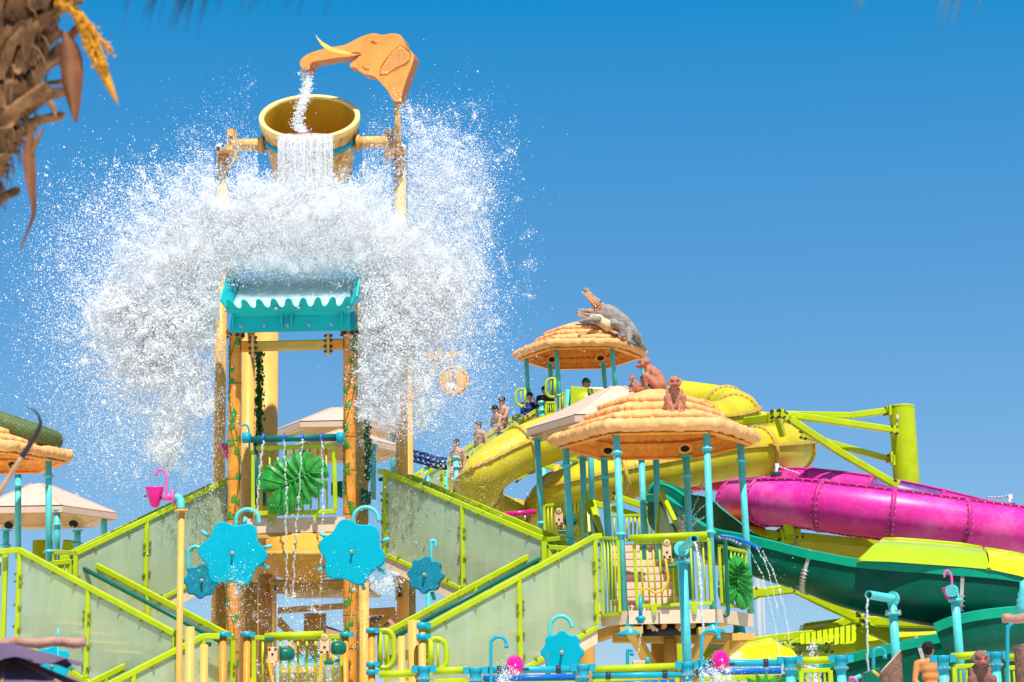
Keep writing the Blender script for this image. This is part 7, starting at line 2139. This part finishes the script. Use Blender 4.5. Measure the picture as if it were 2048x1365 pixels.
def main_splash():
    c = Cloud()
    # dense heart above the tray
    c.blob(575,470,105,45,34000, Y=31.8, sY=0.40, rmed=0.016, rsig=0.35)
    c.blob(500,440,70,35,9000, rmed=0.014); c.blob(640,440,75,35,10000, rmed=0.014)
    c.blob(580,535,85,22,16000, Y=32.2, sY=0.35, rmed=0.015, rsig=0.3)
    c.blob(600,400,80,30,9000, rmed=0.012)
    # upper ragged edge
    c.clumps(560,385,110,25,500,16,7, rmed=0.008); c.clumps(480,370,60,28,350,14,7, rmed=0.007); c.clumps(690,370,60,30,350,14,7, rmed=0.007)
    # arms to both sides
    c.blob(400,500,70,42,20000, rmed=0.013, rot=-0.45); c.blob(310,540,60,45,8500, rmed=0.011, rot=-0.6)
    c.clumps(340,540,90,60,900,30,8, rmed=0.010, rot=-0.5)
    c.blob(760,480,62,48,19000, rmed=0.013, rot=0.4); c.blob(840,540,52,48,10500, rmed=0.011, rot=0.6)
    c.clumps(830,530,80,70,900,30,8, rmed=0.010)
    # left falling masses
    c.clumps(230,610,26,20,260,60,7, rmed=0.012); c.clumps(300,650,55,34,560,55,8, rmed=0.012); c.clumps(390,610,35,45,420,50,8, rmed=0.012)
    c.clumps(280,715,42,32,420,50,8, rmed=0.012); c.clumps(350,720,40,45,460,50,8, rmed=0.012); c.clumps(395,800,22,22,140,40,7, rmed=0.010)
    c.clumps(345,860,18,30,230,50,7, rmed=0.011); c.clumps(330,895,14,14,110,45,6, rmed=0.011); c.blob(320,680,80,70,4000, rmed=0.009)
    c.clumps(300,620,70,60,500,30,9, rmed=0.010); c.blob(420,560,28,60,9000, rmed=0.012)
    # right falling masses
    c.clumps(765,600,28,40,420,55,8, rmed=0.012); c.clumps(790,680,34,50,560,55,8, rmed=0.012); c.clumps(850,620,45,40,520,50,8, rmed=0.012)
    c.clumps(800,760,35,35,330,45,8, rmed=0.011); c.clumps(770,820,28,20,200,40,7, rmed=0.010); c.clumps(830,840,20,14,80,40,6, rmed=0.010); c.clumps(740,700,14,60,260,35,7, rmed=0.010)
    c.clumps(905,560,30,40,300,40,8, rmed=0.010); c.blob(810,660,60,70,4500, rmed=0.009); c.clumps(800,720,60,70,420,26,8, rmed=0.009)
    # fine halos
    c.blob(860,360,60,55,7500, rmed=0.0068); c.clumps(880,330,60,45,420,12,8, rmed=0.0065); c.clumps(950,400,22,55,320,10,7, rmed=0.0065); c.clumps(850,270,30,20,120,9,5, rmed=0.0065)
    c.clumps(940,520,22,60,260,8,8, rmed=0.0065); c.blob(880,480,50,110,6500, rmed=0.0065)
    c.blob(900,720,60,90,7000, rmed=0.0062); c.blob(900,850,60,45,3200, rmed=0.0060); c.blob(950,760,40,90,2600, rmed=0.0060)
    c.blob(220,480,80,80,2600, rmed=0.0085); c.clumps(250,440,70,60,420,5,6, rmed=0.0075); c.clumps(380,390,60,40,420,9,6, rmed=0.0075); c.clumps(320,440,60,45,420,9,7, rmed=0.0075)
    c.blob(150,640,60,110,2000, rmed=0.0078); c.blob(110,560,50,90,700, rmed=0.0085); c.blob(180,780,80,80,2600, rmed=0.0070); c.blob(250,800,60,80,3600, rmed=0.0068)
    c.blob(320,800,60,80,4200, rmed=0.0068); c.blob(220,900,80,50,1500, rmed=0.0065); c.blob(330,940,60,40,1100, rmed=0.0060); c.blob(420,880,30,70,1600, rmed=0.0065)
    c.clumps(300,760,60,90,400,12,7, rmed=0.0072); c.clumps(480,330,70,40,260,6,6, rmed=0.0070); c.blob(460,300,60,60,900, rmed=0.0070)
    # around elephant trunk and bucket
    c.clumps(560,190,35,35,60,6,5, Y=32.0, rmed=0.006); c.blob(540,210,45,45,260, Y=32.0, rmed=0.006); c.blob(640,160,30,30,120, Y=32.0, rmed=0.006); c.blob(610,230,55,35,420, Y=32.0, rmed=0.0058); c.blob(690,320,50,40,1100, Y=31.9, rmed=0.0065); c.blob(780,270,40,40,900, rmed=0.006); c.clumps(810,230,10,18,60,10,5, rmed=0.0065)
    # drops shed over the tower, deck and stairs
    c.blob(600,1000,120,120,900, Y=30.9, sY=0.5, rmed=0.0055); c.blob(720,800,40,120,2600, Y=31.2, sY=0.4, rmed=0.0055); c.blob(460,1180,60,60,500, Y=30.2, sY=0.3, rmed=0.0052); c.blob(850,1080,80,90,450, Y=30.4, sY=0.4, rmed=0.0052); c.blob(620,1230,90,60,1400, Y=30.2, sY=0.6, rmed=0.0055); c.blob(960,950,60,60,900, Y=31.5, sY=0.8, rmed=0.0052)
    c.clumps(600,1220,70,40,120,6,5, Y=30.4, rmed=0.006); c.clumps(765,1165,16,10,70,14,6, Y=30.6, rmed=0.007); c.clumps(470,1190,12,30,60,8,5, Y=30.4, rmed=0.006); c.blob(780,960,40,120,350, Y=31.0, rmed=0.0055)
    x, y, Y, r = c.arrays()
    keep = np.ones(len(x), bool)
    # water breaks on the tray: nothing but stray drops in front of its lip, none in the shelter under it
    tray = (x > 440) & (x < 716) & (y > 530) & (y < 668)
    keep &= ~(tray & (RNG.random(len(x)) > np.clip((600-y)/75, 0.010, 1)**1.6))
    under = (x > 480) & (x < 690) & (y >= 660) & (y < 880); keep &= ~(under & (RNG.random(len(x)) > 0.04))
    post = (((x > 450) & (x < 716) & (y >= 630)) | ((x > 430) & (x < 462) & (y > 640))) & (y < 1000) & (RNG.random(len(x)) > 0.35); keep &= ~post
    # bucket mouth and elephant stay clear of the mass
    mouth = (y < 262) & (x > 500) & (x < 735) & (RNG.random(len(x)) > 0.35); keep &= ~mouth
    thin = (x > 515) & (x < 725) & (RNG.random(len(x)) > np.clip((y-318)/70, 0.10, 1)**1.6); keep &= ~thin
    for x0, x1, y0, y1 in ((428,474,290,400),(782,816,200,440),(800,830,690,970)):      # the uprights stay readable through thinner spray
        keep &= ~((x > x0) & (x < x1) & (y > y0) & (y < y1) & (RNG.random(len(x)) > 0.42))
    keep &= (y < 1300)
    x, y, Y, r = x[keep], y[keep], Y[keep], np.minimum(r[keep], 0.020)
    P = unproject(x, y, Y)
    return spray_object('water_splash', 'huge white burst of splashing water over the turquoise tray', P, r, WFOAM)
main_splash()

def stream(name, label, pts, Ys, rpx, n, jit, material=WCLEAR, rmed=0.012, beads=True, twist=0.0):
    """A falling jet: irregular string of beads and a broken core."""
    P = [Vector((x, y, Y)) for (x, y), Y in zip(pts, Ys)] if hasattr(Ys, '__len__') else [Vector((x, y, Ys)) for x, y in pts]
    S = spline(P, 20); m = len(S)
    u = RNG.random(n)*(m-1); i = u.astype(int); i = np.minimum(i, m-2); f = u-i
    A = np.array([list(q) for q in S]); Q = A[i]*(1-f)[:,None]+A[i+1]*f[:,None]
    t = u/(m-1)
    w = rpx*(0.35+0.65*np.abs(np.sin(t*23+np.sin(t*61)*1.5)))
    Q[:,0] += np.sin(t*twist)*rpx*0.9+RNG.normal(0,1,n)*w*jit; Q[:,1] += RNG.normal(0,1,n)*1.0; Q[:,2] += np.cos(t*twist)*rpx*0.006+RNG.normal(0,1,n)*0.02
    r = rmed*np.exp(RNG.normal(0,0.4,n))
    return spray_object(name, label, unproject(Q[:,0], Q[:,1], Q[:,2]), r, material)
def pour_sheet():
    """Water sheet pouring over the bucket's front lip: a rippled curtain breaking into threads."""
    rows = []; nx, ny = 90, 26
    for j in range(ny):
        f = j/(ny-1); row = []
        for i in range(nx):
            u = i/(nx-1); x = lerp(556,664,u); wob = mnoise.noise(V(u*22,f*1.2,3))*0.05+mnoise.noise(V(u*55,f*2.0,9))*0.025
            Yv = 32.34-0.20*math.sin(math.pi*u)-0.12*math.sqrt(f)+wob
            ytop = 266+10*math.sin(math.pi*u)
            row.append(at(x+4*mnoise.noise(V(u*9,f*3,1))*f, lerp(ytop, 392, f), Yv))
        rows.append(row)
    m = MB(); m.grid(rows); rnd = random.Random(4)
    t = thing('pouring_water', at(610,392,32.2), 'curtain of water pouring over bucket lip', 'water')
    m.build('water_curtain', WSHEET, t, fix=False)
    st = MB()
    for i in range(60):
        u0 = rnd.random(); x0 = 557+106*u0; Y0 = 32.30-0.20*math.sin(math.pi*u0); ln = rnd.uniform(70,126); y0 = 268+9*math.sin(math.pi*u0)+rnd.uniform(0,20 if i > 20 else 2)
        P = [at(x0+rnd.uniform(-1.2,1.2)+(x0-610)*0.02*f, y0+ln*f, Y0-0.12*math.sqrt(f)-0.02) for f in [j/9 for j in range(10)]]
        r0 = rnd.uniform(0.004,0.015); st.tube(P, [r0*rnd.uniform(0.6,1.25)*(0.5 if j in (0,9) else 1) for j in range(10)], 6)
    tag(st.build('water_strands', WHEART, t, fix=False), kind='stuff')
    n = 16000; u = RNG.random(n); th = np.round(u*31+np.sin(u*40)*0.7)/31+RNG.normal(0,0.008,n); f = RNG.random(n)**0.9
    x = 556+th*108; y = 268+f*125
    o = spray_object('curtain_drops', None, unproject(x, y, 32.2-0.18*np.sin(np.pi*np.clip(th,0,1))-0.1*np.sqrt(f)+RNG.normal(0,0.05,n)), 0.0048*np.exp(RNG.normal(0,0.35,n)), WFOAM)
    for kx in ('category',):
        if kx in o: del o[kx]
    M = o.location.copy(); o.parent = t; o.location = M-LOC[t.name]
    # surface of the water standing in the bucket mouth
    m = MB(); 
    pts = []
    for i in range(24):
        a = 2*math.pi*i/24; pts.append(at(610+math.cos(a)*54, 272-6*math.sin(a)*(1 if math.sin(a) > 0 else 0.4), 32.55+0.25*math.sin(a)))
    m.add(pts+[at(610,268,32.6)], [(i,(i+1)%24,24) for i in range(24)], True); m.build('water_lip', WCLEAR, t)
pour_sheet()
stream('trunk_stream', 'stream of water falling from elephant trunk into bucket', [(610,142),(608,175),(606,210),(602,245),(600,265)], [32.95,32.9,32.7,32.6,32.5], 7, 3600, 1.0, rmed=0.0062, twist=7, material=WFOAM)
SJ = 'thin falling jets of the spray bar'
for (pts, Yv, lab) in (([(527,882),(521,930),(516,985),(514,1045)],31.5,'first jet from left under spray bar'),
                       ([(568,880),(571,940),(573,1010),(571,1080),(574,1140),(570,1200)],31.2,'second jet from left under spray bar'),
                       ([(605,880),(601,940),(597,1010),(590,1080),(588,1140),(586,1200)],31.2,'third jet from left under spray bar'),
                       ([(643,880),(645,940),(646,1010),(645,1080),(642,1140),(640,1260)],31.2,'fourth jet from left under spray bar')):
    o = stream('water_jet', lab, pts, Yv, 1.3, 420, 0.7, rmed=0.0072, twist=47); o['group'] = SJ
for (pts, Yv, lab, n, r_) in (([(1389,1084),(1396,1110),(1400,1150),(1402,1200),(1406,1260),(1402,1310),(1406,1365)],26.2,'stream falling from water cannon before platform',1500,0.0095),
                       ([(1735,1198),(1734,1240),(1735,1300),(1737,1365)],26.6,'stream falling from right water cannon',800,0.0075),
                       ([(1492,1092),(1520,1140),(1535,1190),(1548,1240),(1556,1290),(1565,1340)],30.3,'leftmost arc of water from spray arm',260,0.006),
                       ([(1512,1094),(1532,1130),(1546,1180),(1556,1225)],30.3,'second arc of water from spray arm',220,0.006),
                       ([(1520,1096),(1545,1140),(1560,1185),(1572,1235),(1580,1290)],30.3,'rightmost arc of water from spray arm',300,0.006),
                       ([(1284,1245),(1281,1275),(1276,1310)],29.7,'drips under the hanging wand of platform gun',90,0.006),
                       ([(1379,1040),(1390,1010),(1405,975),(1414,950)],33.0,'steep thin jet rising below monkey canopy',160,0.005),
                       ([(1372,1060),(1390,1030),(1405,1014),(1418,1005)],33.0,'middle thin jet rising below monkey canopy',160,0.005),
                       ([(1366,1066),(1390,1046),(1405,1036),(1422,1030)],33.0,'lowest thin jet rising below monkey canopy',160,0.005),
                       ([(1252,985),(1258,965),(1266,945),(1272,928)],34.0,'thin jet rising behind front canopy post',110,0.005)):
    stream('water_jet', lab, pts, Yv, 0.9, n, 0.6, rmed=r_*0.85, twist=31)
def rail_splashes():
    c = Cloud()
    c.clumps(1510,1345,30,16,90,14,5, Y=26.6, sY=0.2, rmed=0.006); c.clumps(1625,1345,6,22,70,16,5, Y=26.8, sY=0.2, rmed=0.006); c.clumps(1430,1350,22,8,60,12,4, Y=25.6, sY=0.1, rmed=0.005)
    c.clumps(1010,1355,8,8,40,14,4, Y=25.6, sY=0.1, rmed=0.005); c.clumps(655,1330,8,26,140,18,5, Y=30.3, sY=0.2, rmed=0.007); c.clumps(580,1335,30,22,140,12,5, Y=30.4, sY=0.3, rmed=0.006)
    c.clumps(1300,1170,20,30,40,6,5, Y=30.6, sY=0.3, rmed=0.005); c.blob(1560,1200,30,60,120, Y=30.3, rmed=0.005); c.clumps(1370,1050,8,14,60,10,5, Y=33, sY=0.1, rmed=0.006)
    x, y, Y, r = c.arrays(); spray_object('rail_splashes', 'small white splashes behind front rail along bottom edge', unproject(x,y,Y), r, WFOAM)
rail_splashes()
# ------------------------------------------------------------------ fine mist hanging in the burst
def mist():
    """Atomised water: a fog volume grown from points by geometry nodes, with an even white scattering material."""
    rnd = random.Random(9); pts, rad = [], []
    spec = [(578,455,88,34,0,150,0.30),(490,430,50,28,0.2,50,0.28),(660,430,50,28,-0.2,50,0.28),(580,520,88,26,0,200,0.21),(410,490,50,30,-0.45,80,0.28),(330,530,42,30,-0.6,60,0.24),
            (755,470,48,34,0.4,80,0.28),(835,535,40,38,0.6,70,0.26),(300,640,50,30,0.2,60,0.18),(350,690,40,45,0.3,60,0.17),(260,660,40,35,0.2,30,0.16),(345,850,14,28,0.2,16,0.11),
            (790,650,30,60,0,70,0.18),(850,610,34,34,0.3,50,0.18),(790,760,26,34,0,30,0.15),(900,560,24,40,0,30,0.18),(400,580,26,44,0.3,40,0.20),(880,400,50,60,0,24,0.20),(230,600,26,20,0,20,0.14)]
    for cx, cy, sx, sy, rot, n, r in spec:
        for _ in range(int(n*3.2)):
            a, b = rnd.gauss(0,1), rnd.gauss(0,1)
            if a*a+b*b > 4.8: continue
            x, y = cx+a*sx*math.cos(rot)-b*sy*math.sin(rot), cy+a*sx*math.sin(rot)+b*sy*math.cos(rot)
            tray = 446 < x < 710 and y > 540
            if (440 < x < 716 and y > 582) or (432 < x < 724 and y > 600): continue
            if 515 < x < 725 and y < 385: continue
            pts.append(at(x, y, (32.35 if tray else 31.92)+rnd.gauss(0,0.15))); rad.append(r*0.58*rnd.uniform(0.5,1.25)*(1-0.2*(a*a+b*b)/2))
    pts = np.array([list(q) for q in pts]); c = Vector(pts.mean(axis=0))
    me = bpy.data.meshes.new('water_mist'); me.vertices.add(len(pts)); me.vertices.foreach_set('co', (pts-np.array(c)).astype(np.float32).ravel())
    at_ = me.attributes.new('puff_radius', 'FLOAT', 'POINT'); at_.data.foreach_set('value', np.array(rad, dtype=np.float32)); me.update()
    o = bpy.data.objects.new('water_mist', me); COL.objects.link(o); o.location = c
    m = bpy.data.materials.new('atomised_water'); m.use_nodes = True; nt = m.node_tree; N, L = nt.nodes, nt.links
    for n in list(N): N.remove(n)
    out = N.new('ShaderNodeOutputMaterial'); pv = N.new('ShaderNodeVolumePrincipled'); L.new(pv.outputs[0], out.inputs['Volume'])
    pv.inputs['Color'].default_value = (0.995,0.997,1.0,1); pv.inputs['Anisotropy'].default_value = 0.0
    tc = N.new('ShaderNodeTexCoord'); nz = N.new('ShaderNodeTexNoise'); nz.inputs['Scale'].default_value = 8.0; nz.inputs['Detail'].default_value = 8; nz.inputs['Roughness'].default_value = 0.68; L.new(tc.outputs['Object'], nz.inputs['Vector'])
    at2 = N.new('ShaderNodeAttribute'); at2.attribute_name = 'density'
    mr = N.new('ShaderNodeMapRange'); mr.inputs['From Min'].default_value = 0.38; mr.inputs['From Max'].default_value = 0.64; mr.inputs['To Min'].default_value = 0.05; mr.inputs['To Max'].default_value = MIST_DENSITY; L.new(nz.outputs[0], mr.inputs['Value'])
    mu = N.new('ShaderNodeMath'); mu.operation = 'MULTIPLY'; L.new(mr.outputs[0], mu.inputs[0]); L.new(at2.outputs['Fac'], mu.inputs[1]); L.new(mu.outputs[0], pv.inputs['Density'])
    ng = bpy.data.node_groups.new('mist_nodes', 'GeometryNodeTree')
    ng.interface.new_socket('Geometry', in_out='INPUT', socket_type='NodeSocketGeometry'); ng.interface.new_socket('Geometry', in_out='OUTPUT', socket_type='NodeSocketGeometry')
    gi, go = ng.nodes.new('NodeGroupInput'), ng.nodes.new('NodeGroupOutput')
    mp = ng.nodes.new('GeometryNodeMeshToPoints'); na = ng.nodes.new('GeometryNodeInputNamedAttribute'); na.data_type = 'FLOAT'; na.inputs['Name'].default_value = 'puff_radius'
    fl = [q for q in na.outputs if q.enabled][0]
    ng.links.new(gi.outputs[0], mp.inputs['Mesh']); ng.links.new(fl, mp.inputs['Radius'])
    pvn = ng.nodes.new('GeometryNodePointsToVolume'); pvn.resolution_mode = 'VOXEL_SIZE'
    pvn.inputs['Voxel Size'].default_value = 0.035; pvn.inputs['Density'].default_value = 1.0
    ng.links.new(mp.outputs[0], pvn.inputs['Points']); ng.links.new(fl, pvn.inputs['Radius'])
    sm = ng.nodes.new('GeometryNodeSetMaterial'); sm.inputs['Material'].default_value = m
    ng.links.new(pvn.outputs[0], sm.inputs[0]); ng.links.new(sm.outputs[0], go.inputs[0])
    me.materials.append(m)
    md = o.modifiers.new('mist', 'NODES'); md.node_group = ng
    tag(o, 'soft white mist inside the water burst over the tower', 'mist', kind='stuff')
MIST_DENSITY = 4.6
scene.cycles.volume_bounces = 12
scene.cycles.volume_step_rate = 2.0
mist()
